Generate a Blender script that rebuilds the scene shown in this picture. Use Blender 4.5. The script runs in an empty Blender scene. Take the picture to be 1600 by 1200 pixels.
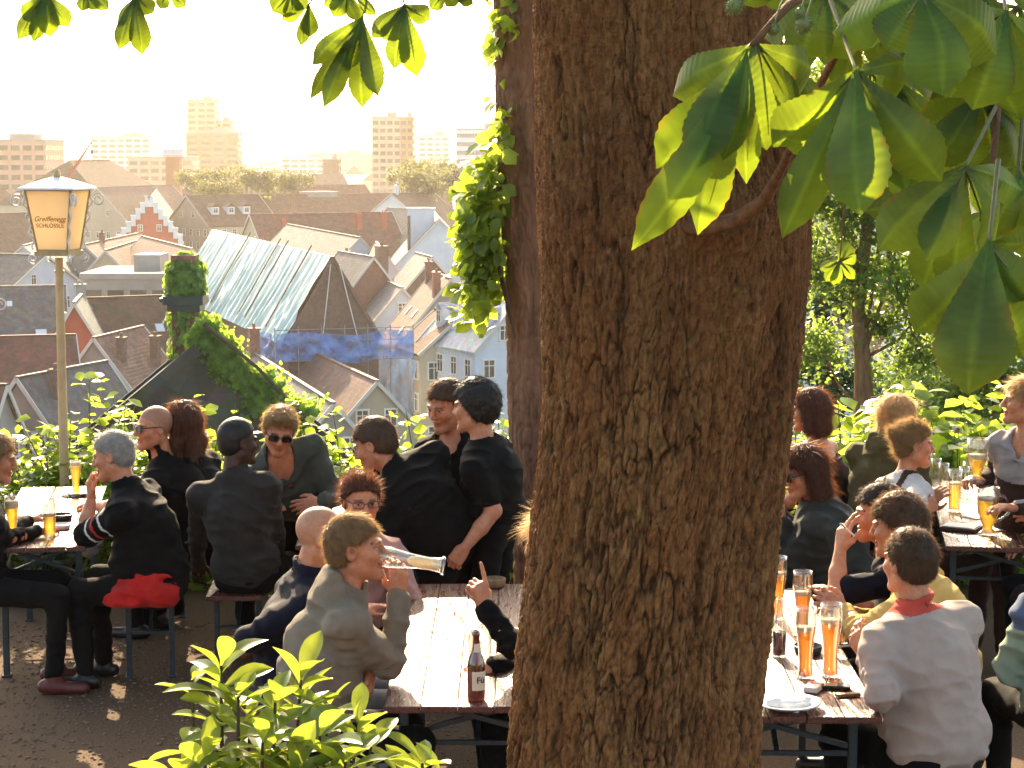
import bpy, bmesh, math, random
import numpy as np
from mathutils import Vector, Matrix
R = math.radians
scene = bpy.context.scene
COL = scene.collection
# ------------------------------------------------------------------ camera
CAM_H, FPX, PITCH = 2.85, 3200.0, math.atan(365 / 3200)
cam_d = bpy.data.cameras.new('camera')
cam = bpy.data.objects.new('camera', cam_d)
COL.objects.link(cam)
cam_d.lens = 72.0
cam_d.sensor_width = 36.0
cam_d.clip_start = 0.05
cam_d.clip_end = 30000
cam.location = (0, 0, CAM_H)
cam.rotation_euler = (math.pi / 2 - PITCH, 0, 0)
cam_d.dof.use_dof = False
scene.camera = cam
# ------------------------------------------------------------------ sky and sun
SUN_AZ, SUN_EL = R(-9), R(28)
world = bpy.data.worlds.new('World')
scene.world = world
world.use_nodes = True
wn = world.node_tree.nodes
sky = wn.new('ShaderNodeTexSky')
sky.sky_type = 'NISHITA'
sky.sun_disc = False
sky.sun_elevation = SUN_EL
sky.sun_rotation = SUN_AZ
sky.air_density = 1.0
sky.dust_density = 3.0
sky.ozone_density = 1.0
wn['Background'].inputs['Strength'].default_value = 0.13
tintn = wn.new('ShaderNodeMix')
tintn.data_type = 'RGBA'
tintn.blend_type = 'MULTIPLY'
tintn.inputs[0].default_value = 1.0
tintn.inputs[7].default_value = (1.0, 0.94, 0.84, 1)      # warm white balance put into the sky colour
world.node_tree.links.new(sky.outputs[0], tintn.inputs[6])
world.node_tree.links.new(tintn.outputs[2], wn['Background'].inputs['Color'])
sun_d = bpy.data.lights.new('sun', 'SUN')
sun_d.energy = 5.0
sun_d.angle = R(0.6)
sun_d.color = (1.0, 0.78, 0.50)
sun = bpy.data.objects.new('sun', sun_d)
COL.objects.link(sun)
SUNV = Vector((math.sin(SUN_AZ) * math.cos(SUN_EL), math.cos(SUN_AZ) * math.cos(SUN_EL), math.sin(SUN_EL)))
sun.rotation_euler = SUNV.to_track_quat('Z', 'Y').to_euler()
scene.view_settings.view_transform = 'Standard'
scene.view_settings.look = 'None'
scene.view_settings.gamma = 1
scene.view_settings.exposure = 2.1
scene.cycles.max_bounces = 10
scene.cycles.transparent_max_bounces = 16
scene.cycles.transmission_bounces = 8
scene.cycles.volume_bounces = 1
scene.cycles.caustics_reflective = False
scene.cycles.caustics_refractive = False
scene.cycles.sample_clamp_indirect = 6
scene.cycles.use_denoising = True

# ------------------------------------------------------------------ pixels to places
_F = Vector((0, math.cos(PITCH), -math.sin(PITCH)))
_U = Vector((0, math.sin(PITCH), math.cos(PITCH)))
_C = Vector((0, 0, CAM_H))


def ray(px, py):
    return _F + Vector((1, 0, 0)) * ((px - 800) / FPX) + _U * ((600 - py) / FPX)


def P(px, py, Y):
    d = ray(px, py)
    return _C + d * (Y / d.y)


def PZ(px, py, z):
    d = ray(px, py)
    return _C + d * ((z - CAM_H) / d.z)


# ------------------------------------------------------------------ objects
def tag(o, label=None, cat=None, group=None, kind=None):
    if label: o['label'] = label
    if cat: o['category'] = cat
    if group: o['group'] = group
    if kind: o['kind'] = kind
    return o


def empty(name, loc, label, cat, group=None, rz=0.0):
    o = bpy.data.objects.new(name, None)
    COL.objects.link(o)
    o.location = loc
    o.rotation_euler = (0, 0, rz)
    o.empty_display_size = 0.1
    return tag(o, label, cat, group)


def mesh_obj(name, verts, faces, mats, parent=None, smooth=False, cols=None, midx=None, local=False, label=None):
    """verts in world space (or in the parent's space when local)."""
    me = bpy.data.meshes.new(name)
    v = np.asarray(verts, dtype=np.float32).reshape(-1, 3)
    if parent is not None and not local:
        v = v - np.array(parent_loc(parent), dtype=np.float32)
    if isinstance(faces, np.ndarray):
        n, k = faces.shape
        me.vertices.add(len(v))
        me.vertices.foreach_set('co', v.ravel())
        me.loops.add(n * k)
        me.loops.foreach_set('vertex_index', faces.astype(np.int32).ravel())
        me.polygons.add(n)
        me.polygons.foreach_set('loop_start', np.arange(0, n * k, k, dtype=np.int32))
        me.polygons.foreach_set('loop_total', np.full(n, k, dtype=np.int32))
        me.update(calc_edges=True)
    else:
        me.from_pydata(v.tolist(), [], faces)
        me.update()
    if not isinstance(mats, (list, tuple)): mats = [mats]
    for m in mats: me.materials.append(m)
    if midx is not None: me.polygons.foreach_set('material_index', np.asarray(midx, dtype=np.int32))
    if smooth: me.polygons.foreach_set('use_smooth', np.ones(len(me.polygons), dtype=bool))
    if cols is not None:
        ca = me.color_attributes.new('tint', 'FLOAT_COLOR', 'POINT')
        c4 = np.ones((len(v), 4), dtype=np.float32)
        c4[:, :3] = cols
        ca.data.foreach_set('color', c4.ravel())
    me.update()
    o = bpy.data.objects.new(name, me)
    COL.objects.link(o)
    if parent is not None: o.parent = parent
    if label: o['label'] = label
    return o


def parent_loc(o):
    l = Vector((0, 0, 0))
    while o is not None:
        l = l + o.location
        o = o.parent
    return l


def copy_tree(o, parent=None):
    c = o.copy()
    COL.objects.link(c)
    c.parent = parent
    for ch in list(o.children): copy_tree(ch, c)
    return c


class MB:
    """collects polygons of one mesh"""

    def __init__(self):
        self.v, self.f, self.m = [], [], []

    def add(self, vs, fs, m=0):
        b = len(self.v)
        self.v += [tuple(x) for x in vs]
        for f in fs:
            self.f.append(tuple(b + i for i in f))
            self.m.append(m)
        return self

    def box(self, c, s, rz=0.0, m=0):
        ca, sa = math.cos(rz), math.sin(rz)
        vs = []
        for dz in (-.5, .5):
            for dx, dy in ((-.5, -.5), (.5, -.5), (.5, .5), (-.5, .5)):
                x, y = dx * s[0], dy * s[1]
                vs.append((c[0] + x * ca - y * sa, c[1] + x * sa + y * ca, c[2] + dz * s[2]))
        return self.add(vs, [(3, 2, 1, 0), (4, 5, 6, 7), (0, 1, 5, 4), (1, 2, 6, 5), (2, 3, 7, 6), (3, 0, 4, 7)], m)

    def beam(self, a, b, w, h, m=0, up=(0, 0, 1)):
        a, b = Vector(a), Vector(b)
        d = (b - a).normalized()
        s = d.cross(Vector(up))
        if s.length < 1e-4: s = d.cross(Vector((1, 0, 0)))
        s.normalize()
        u = s.cross(d)
        vs = [p + s * (i * w / 2) + u * (j * h / 2) for p in (a, b) for i, j in ((-1, -1), (1, -1), (1, 1), (-1, 1))]
        return self.add(vs, [(0, 1, 2, 3), (7, 6, 5, 4), (1, 0, 4, 5), (2, 1, 5, 6), (3, 2, 6, 7), (0, 3, 7, 4)], m)

    def tube(self, pts, radii, n=8, m=0, cap=True):
        pts = [Vector(p) for p in pts]
        if not isinstance(radii, (list, tuple)): radii = [radii] * len(pts)
        base = len(self.v)
        prev = None
        for i, p in enumerate(pts):
            d = (pts[min(i + 1, len(pts) - 1)] - pts[max(i - 1, 0)])
            if d.length < 1e-9: d = Vector((0, 0, 1))
            d.normalize()
            if prev is None:
                s = d.cross(Vector((0, 0, 1)))
                if s.length < 1e-3: s = d.cross(Vector((0, 1, 0)))
            else:
                s = prev - d * prev.dot(d)
            s.normalize()
            prev = s
            u = d.cross(s)
            for k in range(n):
                a = 2 * math.pi * k / n
                self.v.append(tuple(p + (s * math.cos(a) + u * math.sin(a)) * radii[i]))
        for i in range(len(pts) - 1):
            for k in range(n):
                a, b = base + i * n + k, base + i * n + (k + 1) % n
                self.f.append((a, b, b + n, a + n))
                self.m.append(m)
        if cap:
            self.f.append(tuple(base + k for k in reversed(range(n))))
            self.f.append(tuple(base + (len(pts) - 1) * n + k for k in range(n)))
            self.m += [m, m]
        return self

    def lathe(self, prof, o=(0, 0, 0), n=24, m=0):
        """profile of (radius, z)"""
        base = len(self.v)
        for r, z in prof:
            for k in range(n):
                a = 2 * math.pi * k / n
                self.v.append((o[0] + r * math.cos(a), o[1] + r * math.sin(a), o[2] + z))
        for i in range(len(prof) - 1):
            for k in range(n):
                a, b = base + i * n + k, base + i * n + (k + 1) % n
                self.f.append((a, b, b + n, a + n))
                self.m.append(m)
        if prof[0][0] > 1e-5:
            self.f.append(tuple(base + k for k in reversed(range(n))))
            self.m.append(m)
        if prof[-1][0] > 1e-5:
            self.f.append(tuple(base + (len(prof) - 1) * n + k for k in range(n)))
            self.m.append(m)
        return self

    def build(self, name, mats, parent=None, smooth=False, local=False, bevel=0.0, label=None, autosmooth=None):
        o = mesh_obj(name, self.v, self.f, mats, parent, smooth, None, self.m, local, label)
        if bevel > 0:
            bm = bmesh.new()
            bm.from_mesh(o.data)
            es = [e for e in bm.edges if len(e.link_faces) == 2 and e.calc_face_angle(0) > 0.5]
            bmesh.ops.bevel(bm, geom=es, offset=bevel, segments=2, profile=0.6, affect='EDGES', clamp_overlap=True)
            bm.to_mesh(o.data)
            bm.free()
        if smooth and autosmooth:
            o.data.set_sharp_from_angle(angle=autosmooth)
        return o


# ------------------------------------------------------------------ noise in numpy
def _hash(i, j, k, s=0):
    n = (i * 374761393 + j * 668265263 + k * 2147483647 + s * 1274126177) & 0xFFFFFFFF
    n = ((n ^ (n >> 13)) * 1274126177) & 0xFFFFFFFF
    n = ((n ^ (n >> 16)) * 2246822519) & 0xFFFFFFFF
    return ((n ^ (n >> 15)) & 0xFFFFFF) / float(0xFFFFFF)


def vnoise(x, y, z, s=0, perx=None):
    """value noise in -1..1; x may repeat after perx cells"""
    xi, yi, zi = np.floor(x).astype(np.int64), np.floor(y).astype(np.int64), np.floor(z).astype(np.int64)
    fx, fy, fz = x - xi, y - yi, z - zi
    fx, fy, fz = [t * t * (3 - 2 * t) for t in (fx, fy, fz)]
    out = 0
    for a in (0, 1):
        wx = fx if a else 1 - fx
        xa = (xi + a) % perx if perx else xi + a
        for b in (0, 1):
            wy = fy if b else 1 - fy
            for c in (0, 1):
                wz = fz if c else 1 - fz
                out = out + wx * wy * wz * _hash(xa, yi + b, zi + c, s)
    return out * 2 - 1


def fbm(p, freq, octs=3, s=0):
    o, a = 0, 1.0
    for i in range(octs):
        o = o + a * vnoise(p[..., 0] * freq, p[..., 1] * freq, p[..., 2] * freq, s + i)
        freq *= 2.1
        a *= 0.5
    return o


def cells(u, v, s=0, peru=None):
    """2D voronoi: F1, F2 and the id hash of the nearest cell; u repeats after peru"""
    ui, vi = np.floor(u).astype(np.int64), np.floor(v).astype(np.int64)
    f1 = np.full(u.shape, 9.0)
    f2 = np.full(u.shape, 9.0)
    idv = np.zeros(u.shape)
    for a in (-1, 0, 1):
        for b in (-1, 0, 1):
            cu, cv = ui + a, vi + b
            hu = cu % peru if peru else cu
            px = cu + 0.1 + 0.8 * _hash(hu, cv, hu * 0 + 1, s)
            py = cv + 0.1 + 0.8 * _hash(hu, cv, hu * 0 + 2, s)
            d = np.sqrt((u - px) ** 2 + (v - py) ** 2)
            near = d < f1
            f2 = np.where(near, f1, np.minimum(f2, d))
            idv = np.where(near, _hash(hu, cv, hu * 0 + 3, s), idv)
            f1 = np.where(near, d, f1)
    return f1, f2, idv


# ------------------------------------------------------------------ materials
MATS = {}


def nd(nt, kind, **kw):
    n = nt.nodes.new(kind)
    for k, v in kw.items():
        if k in n.inputs: n.inputs[k].default_value = v
        else: setattr(n, k, v)
    return n


def rgb(c):
    return (c[0], c[1], c[2], 1.0)


def mat(name, col, rough=0.6, spec=0.5, metal=0.0, var=0.0, vscale=8.0, col2=None, bump=0.0, bscale=40.0, coat=0.0,
        stretch=None, tint=False, rvar=0.0, sheen=0.0, sss=0.0, trans=0.0, detail=4.0, objvar=0.0):
    """principled with noise: col2 mixed in by a noise of scale vscale, bump by a noise of scale bscale"""
    m = bpy.data.materials.new(name)
    m.use_nodes = True
    nt = m.node_tree
    b = nt.nodes['Principled BSDF']
    b.inputs['Base Color'].default_value = rgb(col)
    b.inputs['Roughness'].default_value = rough
    b.inputs['Specular IOR Level'].default_value = spec
    b.inputs['Metallic'].default_value = metal
    b.inputs['Coat Weight'].default_value = coat
    b.inputs['Coat Roughness'].default_value = 0.15
    b.inputs['Sheen Weight'].default_value = sheen
    if trans:
        b.inputs['Transmission Weight'].default_value = trans
    if sss:
        b.inputs['Subsurface Weight'].default_value = sss
        b.inputs['Subsurface Radius'].default_value = (0.02, 0.007, 0.004)
        b.inputs['Subsurface Scale'].default_value = 0.35
    tc = nd(nt, 'ShaderNodeTexCoord')
    vec = tc.outputs['Object']
    if stretch:
        mp = nd(nt, 'ShaderNodeMapping')
        mp.inputs['Scale'].default_value = stretch
        nt.links.new(vec, mp.inputs[0])
        vec = mp.outputs[0]
    out = None
    if tint:
        at = nd(nt, 'ShaderNodeVertexColor', layer_name='tint')
        out = at.outputs[0]
    if col2 is None and var > 0:
        col2 = tuple(max(0, c * (1 - var)) for c in col)
    if col2 is not None:
        nz = nd(nt, 'ShaderNodeTexNoise', Scale=vscale, Detail=detail, Roughness=0.6)
        nt.links.new(vec, nz.inputs['Vector'])
        rp = nd(nt, 'ShaderNodeMapRange')
        rp.inputs[1].default_value, rp.inputs[2].default_value = 0.35, 0.65
        nt.links.new(nz.outputs[0], rp.inputs[0])
        mx = nd(nt, 'ShaderNodeMix', data_type='RGBA')
        nt.links.new(rp.outputs[0], mx.inputs[0])
        mx.inputs[6].default_value = rgb(col)
        mx.inputs[7].default_value = rgb(col2)
        if tint:
            mx.inputs[6].default_value = (1, 1, 1, 1)
            mx.inputs[7].default_value = rgb(tuple(c2 / max(c, 1e-3) for c, c2 in zip(col, col2)))
            ml = nd(nt, 'ShaderNodeMix', data_type='RGBA', blend_type='MULTIPLY')
            ml.inputs[0].default_value = 1
            nt.links.new(out, ml.inputs[6])
            nt.links.new(mx.outputs[2], ml.inputs[7])
            out = ml.outputs[2]
        else:
            out = mx.outputs[2]
        if rvar:
            rr = nd(nt, 'ShaderNodeMapRange')
            rr.inputs[1].default_value, rr.inputs[2].default_value = 0.3, 0.7
            rr.inputs[3].default_value, rr.inputs[4].default_value = max(0.03, rough - rvar), min(1, rough + rvar)
            nt.links.new(nz.outputs[0], rr.inputs[0])
            nt.links.new(rr.outputs[0], b.inputs['Roughness'])
    if objvar:
        oi = nd(nt, 'ShaderNodeObjectInfo')
        hs = nd(nt, 'ShaderNodeHueSaturation')
        mr = nd(nt, 'ShaderNodeMapRange')
        mr.inputs[3].default_value, mr.inputs[4].default_value = 1 - objvar, 1 + objvar
        nt.links.new(oi.outputs['Random'], mr.inputs[0])
        nt.links.new(mr.outputs[0], hs.inputs['Value'])
        if out is not None: nt.links.new(out, hs.inputs['Color'])
        else: hs.inputs['Color'].default_value = rgb(col)
        out = hs.outputs[0]
    if out is not None: nt.links.new(out, b.inputs['Base Color'])
    if bump:
        nb = nd(nt, 'ShaderNodeTexNoise', Scale=bscale, Detail=5.0, Roughness=0.6)
        nt.links.new(vec, nb.inputs['Vector'])
        bp = nd(nt, 'ShaderNodeBump', Strength=bump, Distance=0.01)
        nt.links.new(nb.outputs[0], bp.inputs['Height'])
        nt.links.new(bp.outputs[0], b.inputs['Normal'])
    MATS[name] = m
    return m


def leaf_mat(name, col, trans_col, fac=0.5, rough=0.45, var=0.35, vscale=3.0, spec=0.5, veins=False):
    m = bpy.data.materials.new(name)
    m.use_nodes = True
    nt = m.node_tree
    b = nt.nodes['Principled BSDF']
    o = nt.nodes['Material Output']
    tc = nd(nt, 'ShaderNodeTexCoord')
    nz = nd(nt, 'ShaderNodeTexNoise', Scale=vscale, Detail=3.0)
    nt.links.new(tc.outputs['Object'], nz.inputs['Vector'])
    rp = nd(nt, 'ShaderNodeMapRange')
    rp.inputs[1].default_value, rp.inputs[2].default_value = 0.35, 0.65
    rp.inputs[3].default_value, rp.inputs[4].default_value = 1 - var, 1 + var * .6
    nt.links.new(nz.outputs[0], rp.inputs[0])
    t = nd(nt, 'ShaderNodeBsdfTranslucent')
    val = rp.outputs[0]
    for c, inp in ((col, b.inputs['Base Color']), (trans_col, t.inputs['Color'])):
        mx = nd(nt, 'ShaderNodeMix', data_type='RGBA', blend_type='MULTIPLY')
        mx.inputs[0].default_value = 1
        mx.inputs[6].default_value = rgb(c)
        nt.links.new(val, mx.inputs[7])
        nt.links.new(mx.outputs[2], inp)
    b.inputs['Roughness'].default_value = rough
    b.inputs['Specular IOR Level'].default_value = spec
    ms = nd(nt, 'ShaderNodeMixShader')
    ms.inputs[0].default_value = fac
    nt.links.new(b.outputs[0], ms.inputs[1])
    nt.links.new(t.outputs[0], ms.inputs[2])
    nt.links.new(ms.outputs[0], o.inputs['Surface'])
    MATS[name] = m
    return m


def glass_mat(name, col=(1, 1, 1), refl=0.08, rough=0.02):
    """thin glass: lets light straight through, mirrors more at grazing angles"""
    m = bpy.data.materials.new(name)
    m.use_nodes = True
    nt = m.node_tree
    nt.nodes.remove(nt.nodes['Principled BSDF'])
    o = nt.nodes['Material Output']
    t = nd(nt, 'ShaderNodeBsdfTransparent')
    t.inputs[0].default_value = rgb(col)
    g = nd(nt, 'ShaderNodeBsdfGlossy', Roughness=rough)
    g.inputs[0].default_value = (1, 1, 1, 1)
    lw = nd(nt, 'ShaderNodeLayerWeight', Blend=0.35)
    mr = nd(nt, 'ShaderNodeMapRange')
    mr.inputs[3].default_value, mr.inputs[4].default_value = refl, 0.75
    nt.links.new(lw.outputs['Facing'], mr.inputs[0])
    ms = nd(nt, 'ShaderNodeMixShader')
    nt.links.new(mr.outputs[0], ms.inputs[0])
    nt.links.new(t.outputs[0], ms.inputs[1])
    nt.links.new(g.outputs[0], ms.inputs[2])
    nt.links.new(ms.outputs[0], o.inputs['Surface'])
    MATS[name] = m
    return m
# ------------------------------------------------------------------ common materials
rng = np.random.default_rng(7)
random.seed(7)
M_TABLE = mat('table_varnish', (0.13, 0.032, 0.018), rough=0.36, spec=0.5, col2=(0.05, 0.014, 0.009), vscale=5, bump=0.9, bscale=8,
              stretch=(10, 1.1, 9), rvar=0.22)
M_STEEL = mat('leg_paint', (0.018, 0.035, 0.045), rough=0.45, var=0.5, vscale=30, bump=0.05)
M_GRAVEL = mat('gravel_ground', (0.17, 0.105, 0.06), rough=0.95, spec=0.2, col2=(0.08, 0.05, 0.03), vscale=70, bump=1.0, bscale=160)
M_PEBBLE = mat('pebble_stone', (0.26, 0.18, 0.12), rough=0.85, spec=0.25, col2=(0.12, 0.08, 0.055), vscale=25)
M_HILL = mat('hillside_green', (0.05, 0.07, 0.02), rough=0.95, col2=(0.03, 0.045, 0.015), vscale=0.6)
M_TOWN = mat('street_ground', (0.13, 0.125, 0.12), rough=0.9, col2=(0.06, 0.075, 0.04), vscale=0.02)
# ------------------------------------------------------------------ ground
EDGE = 14.3
mb = MB()
nx, ny = 40, 40
g = MB()
g.add([(-14, -4, 0), (16, -4, 0), (16, EDGE, 0), (-14, EDGE, 0)], [(0, 1, 2, 3)])
o = g.build('ground', M_GRAVEL)
tag(o, kind='structure')
g = MB()
ys = [EDGE, EDGE + 1.5, 22, 34, 50, 75]
zs = [0.0, -0.9, -5, -13, -22, -32]
xs = list(np.linspace(-90, 90, 25))
vv, ff = [], []
for j, (y, z) in enumerate(zip(ys, zs)):
    for i, x in enumerate(xs):
        vv.append((x, y, z + (0 if j in (0, len(ys) - 1) else random.uniform(-.6, .2))))
for j in range(len(ys) - 1):
    for i in range(len(xs) - 1):
        a = j * len(xs) + i
        ff.append((a, a + 1, a + 1 + len(xs), a + len(xs)))
o = mesh_obj('hillside', vv, ff, M_HILL, smooth=True)
tag(o, kind='structure')
g = MB()
g.add([(-6000, 75, -32), (6000, 75, -32), (6000, 9000, -32), (-6000, 9000, -32)], [(0, 1, 2, 3)])
o = g.build('town_ground', M_TOWN)
tag(o, kind='structure')
# loose stones on the gravel, in the open strip of the terrace
ico_v = np.array([(0, 0, 1), (0.9, 0, 0.1), (0.28, 0.85, 0), (-0.73, 0.5, 0.1), (-0.7, -0.55, 0), (0.3, -0.85, 0.1), (0, 0, -0.7)])
ico_f = [(0, 1, 2), (0, 2, 3), (0, 3, 4), (0, 4, 5), (0, 5, 1), (6, 2, 1), (6, 3, 2), (6, 4, 3), (6, 5, 4), (6, 1, 5)]
N = 9000
pv, pf = [], []
cx = rng.uniform(-3.4, 0.4, N)
cy = rng.uniform(8.4, 12.2, N)
for i in range(N):
    s = 0.0035 + 0.011 * rng.random() ** 3
    a = rng.random() * 6.28
    v = ico_v * s * np.array([1.3, 0.9, 0.6]) * rng.uniform(0.8, 1.2, (7, 1))
    v = np.c_[v[:, 0] * math.cos(a) - v[:, 1] * math.sin(a), v[:, 0] * math.sin(a) + v[:, 1] * math.cos(a), v[:, 2]]
    pv.append(v + (cx[i], cy[i], s * 0.2))
    pf.append(np.array(ico_f) + 7 * i)
o = mesh_obj('loose_gravel', np.concatenate(pv), np.concatenate(pf), M_PEBBLE)
tag(o, kind='stuff')

# ------------------------------------------------------------------ the old chestnut trunk
TY = 5.8


def _z_at(py, Y=TY): return P(800, py, Y).z


_py = [-1500, -800, 0, 150, 300, 400, 600, 800, 1000, 1200, 1500, 1780]
_le = [790, 805, 822, 824, 826, 830, 833, 816, 794, 778, 745, 700]
_re = [1240, 1215, 1196, 1215, 1252, 1256, 1236, 1215, 1199, 1186, 1190, 1215]
_zz = np.array([_z_at(p) for p in _py])[::-1]
_cx = np.array([((a + b) / 2 - 800) / FPX * TY for a, b in zip(_le, _re)])[::-1]
_rr = np.array([(b - a) / 2 / FPX * TY * 0.985 for a, b in zip(_le, _re)])[::-1]
NT, dz = 760, 0.0048
zs = np.arange(0, 5.6, dz)
TH, ZZ = np.meshgrid(np.arange(NT) / NT * 2 * math.pi, zs)
ck = np.stack([np.cos(TH) * 1.0, np.sin(TH) * 1.0, ZZ], -1)
r0 = np.interp(ZZ, _zz, _rr)
cx0 = np.interp(ZZ, _zz, _cx)
ua = TH / (2 * math.pi)
warp = 0.35 * fbm(ck, 4.0, 3, 11)
w2 = 0.5 * fbm(ck * np.array([1, 1, .45]), 9.0, 3, 15)
n1, n2, n3 = 44, 92, 60
f1, f2, id1 = cells((ua * n1 + warp * 1.3 + w2 * .9), ZZ / 0.25 + w2 * .8 + warp, 1, n1)
e1 = np.clip((f2 - f1) / (0.07 + .16 * np.clip(.5 + fbm(ck, 6, 2, 71), 0, 1)), 0, 1)
f1b, f2b, id2 = cells(ua * n2 + warp * 2.4 + w2, ZZ / 0.085 + w2 * .9, 2, n2)
e2 = np.clip((f2b - f1b) / 0.16, 0, 1)
f1c, f2c, id3 = cells(ua * n3 + w2 * 1.6 + warp * 2, ZZ / 0.055 + w2 * 1.2 + warp, 3, n3)
e3 = np.clip((f2c - f1c) / 0.16, 0, 1)
fib = vnoise(ck[..., 0] * 46 + w2 * 3, ck[..., 1] * 46, ZZ * 7 + w2 * 2, 5) + .6 * vnoise(ck[..., 0] * 95, ck[..., 1] * 95, ZZ * 17, 6)
fine = fbm(ck, 40, 3, 8)
hi = np.clip((ZZ - 2.15) / 0.55, 0, 1)          # higher up the bark breaks into smaller flat plates
hi = np.clip(hi + 0.35 * fbm(ck, 2.5, 2, 21), 0, 1)
def fissure(nu_, fz, s, w, wx=1.0):
    n_ = vnoise(ua * nu_ + wx * (warp * 3.2 + w2 * .8), ZZ * fz + w2 * 1.2, ua * 0 + s * 3.7, s, perx=nu_)
    n_ = n_ + .22 * vnoise(ck[..., 0] * 30, ck[..., 1] * 30, ZZ * 22, s + 2)
    return np.exp(-(np.abs(n_) / w) ** 1.5)


c1 = fissure(34, 1.25, 3, .075) * np.clip(.85 + .5 * fbm(ck, 4, 2, 81), .3, 1)
c2 = fissure(64, 2.6, 7, .11) * np.clip(.65 + .6 * fbm(ck, 6, 2, 83), .1, 1)
c3 = fissure(30, 9.0, 12, .07, 1.6) * np.clip(.25 + .8 * fbm(ck, 5, 2, 85), 0, 1)
grain = fbm(ck, 75, 3, 91)
low = -0.009 * c1 - .003 * c3 + 0.008 * (e1 ** .8 - 1) + .0042 * (e2 - 1) + .0022 * fib + .004 * grain + .006 * (id1 - .5) + .003 * (id2 - .5)
up_ = -.010 * c1 * .8 - .004 * c2 - .004 * c3 + .0022 * grain + 0.0018 * (e1 ** .6 - .8) + 0.004 * (e3 ** .7 - .8) + 0.0022 * fib + 0.003 * (id3 - .5) + 0.0016 * np.sin(ZZ * 520 + 9 * w2 + 12 * warp)
bark = 1.1 * (low * (1 - hi) + up_ * hi) + 0.0025 * fine
flute = 0.018 * np.sin(TH * 3 + 1.2 + ZZ * .35) + 0.012 * np.sin(TH * 5 + 2.6 - ZZ * .5) + 0.012 * fbm(ck, 1.6, 2, 31)


def _bump(px, py, su, sz, h):
    """a swelling of the trunk around a place seen at a pixel"""
    z = _z_at(py)
    a = math.asin(max(-1, min(1, ((px - 800) / FPX * TY - np.interp(z, _zz, _cx)) / np.interp(z, _zz, _rr))))
    th = -math.pi / 2 + a
    d = (TH - (th % (2 * math.pi)) + math.pi) % (2 * math.pi) - math.pi
    return h * np.exp(-(d * 0.39 / su) ** 2 - ((ZZ - z) / sz) ** 2)


swell = _bump(1130, 330, 0.10, 0.10, 0.05) - _bump(1100, 335, 0.035, 0.03, 0.04) + _bump(1150, 470, .05, .05, .022) - _bump(1152, 470, .018, .02, .03) \
    - _bump(1075, 390, .03, .05, .02) + _bump(990, 130, .06, .05, .012) - _bump(960, 430, .018, .05, .015) - _bump(985, 90, .015, .05, .012)
swell = swell + _bump(1035, 930, .055, .75, .028) - _bump(1078, 900, .03, .8, .03) - _bump(1165, 800, .05, .9, .02) - _bump(905, 900, .05, .5, .008)
rad = r0 + flute + bark + swell
X = cx0 + rad * np.cos(TH)
Y = TY + rad * np.sin(TH) * 1.0
V = np.stack([X, Y, ZZ], -1).reshape(-1, 3)
nr = len(zs)
ii = np.arange(nr - 1)[:, None] * NT
kk = np.arange(NT)[None, :]
k2 = (kk + 1) % NT
F = np.stack([ii + kk, ii + k2, ii + NT + k2, ii + NT + kk], -1).reshape(-1, 4)
base = np.array([0.295, 0.123, 0.040])
tan_ = np.array([0.42, 0.22, 0.082])
dark = np.array([0.165, 0.068, 0.027])
grn = np.array([0.2, 0.17, 0.05])
t1 = np.clip(.5 + .6 * fbm(ck, 5, 3, 41) + .5 * (id1 - .5), 0, 1)[..., None]
t2 = np.clip(fbm(ck, 2.2, 3, 51) * .9 + .1, 0, 1)[..., None]
t3 = np.clip(fbm(ck, 14, 2, 61) - .55, 0, 1)[..., None] * 2
cc = base * (1 - t1 * .55) + tan_ * t1 * .55
cc = cc * (1 - t2 * .5) + dark * t2 * .5
cc = cc * (1 - .35 * np.clip(t3, 0, 1)) + grn * .35 * np.clip(t3, 0, 1)
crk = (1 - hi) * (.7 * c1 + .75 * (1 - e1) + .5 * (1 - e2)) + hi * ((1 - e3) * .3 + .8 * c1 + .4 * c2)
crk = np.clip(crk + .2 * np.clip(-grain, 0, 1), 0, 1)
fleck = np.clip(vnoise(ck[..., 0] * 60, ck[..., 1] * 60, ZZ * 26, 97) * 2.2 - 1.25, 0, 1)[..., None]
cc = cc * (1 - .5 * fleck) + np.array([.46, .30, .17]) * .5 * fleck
cc = cc * (1 - .72 * crk[..., None])  # shade and damp of the cracks painted into the bark colour
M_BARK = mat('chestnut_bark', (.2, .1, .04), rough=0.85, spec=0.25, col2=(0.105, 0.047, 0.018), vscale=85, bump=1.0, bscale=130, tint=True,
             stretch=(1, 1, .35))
tree_base = Vector((float(np.interp(0, _zz, _cx)), TY, 0))
chestnut = empty('chestnut_tree', tree_base, 'massive brown chestnut trunk with fissured bark in the centre foreground, large palmate leaves hanging right', 'tree')
mesh_obj('trunk', V, F, M_BARK, chestnut, smooth=True, cols=cc.reshape(-1, 3))

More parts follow.
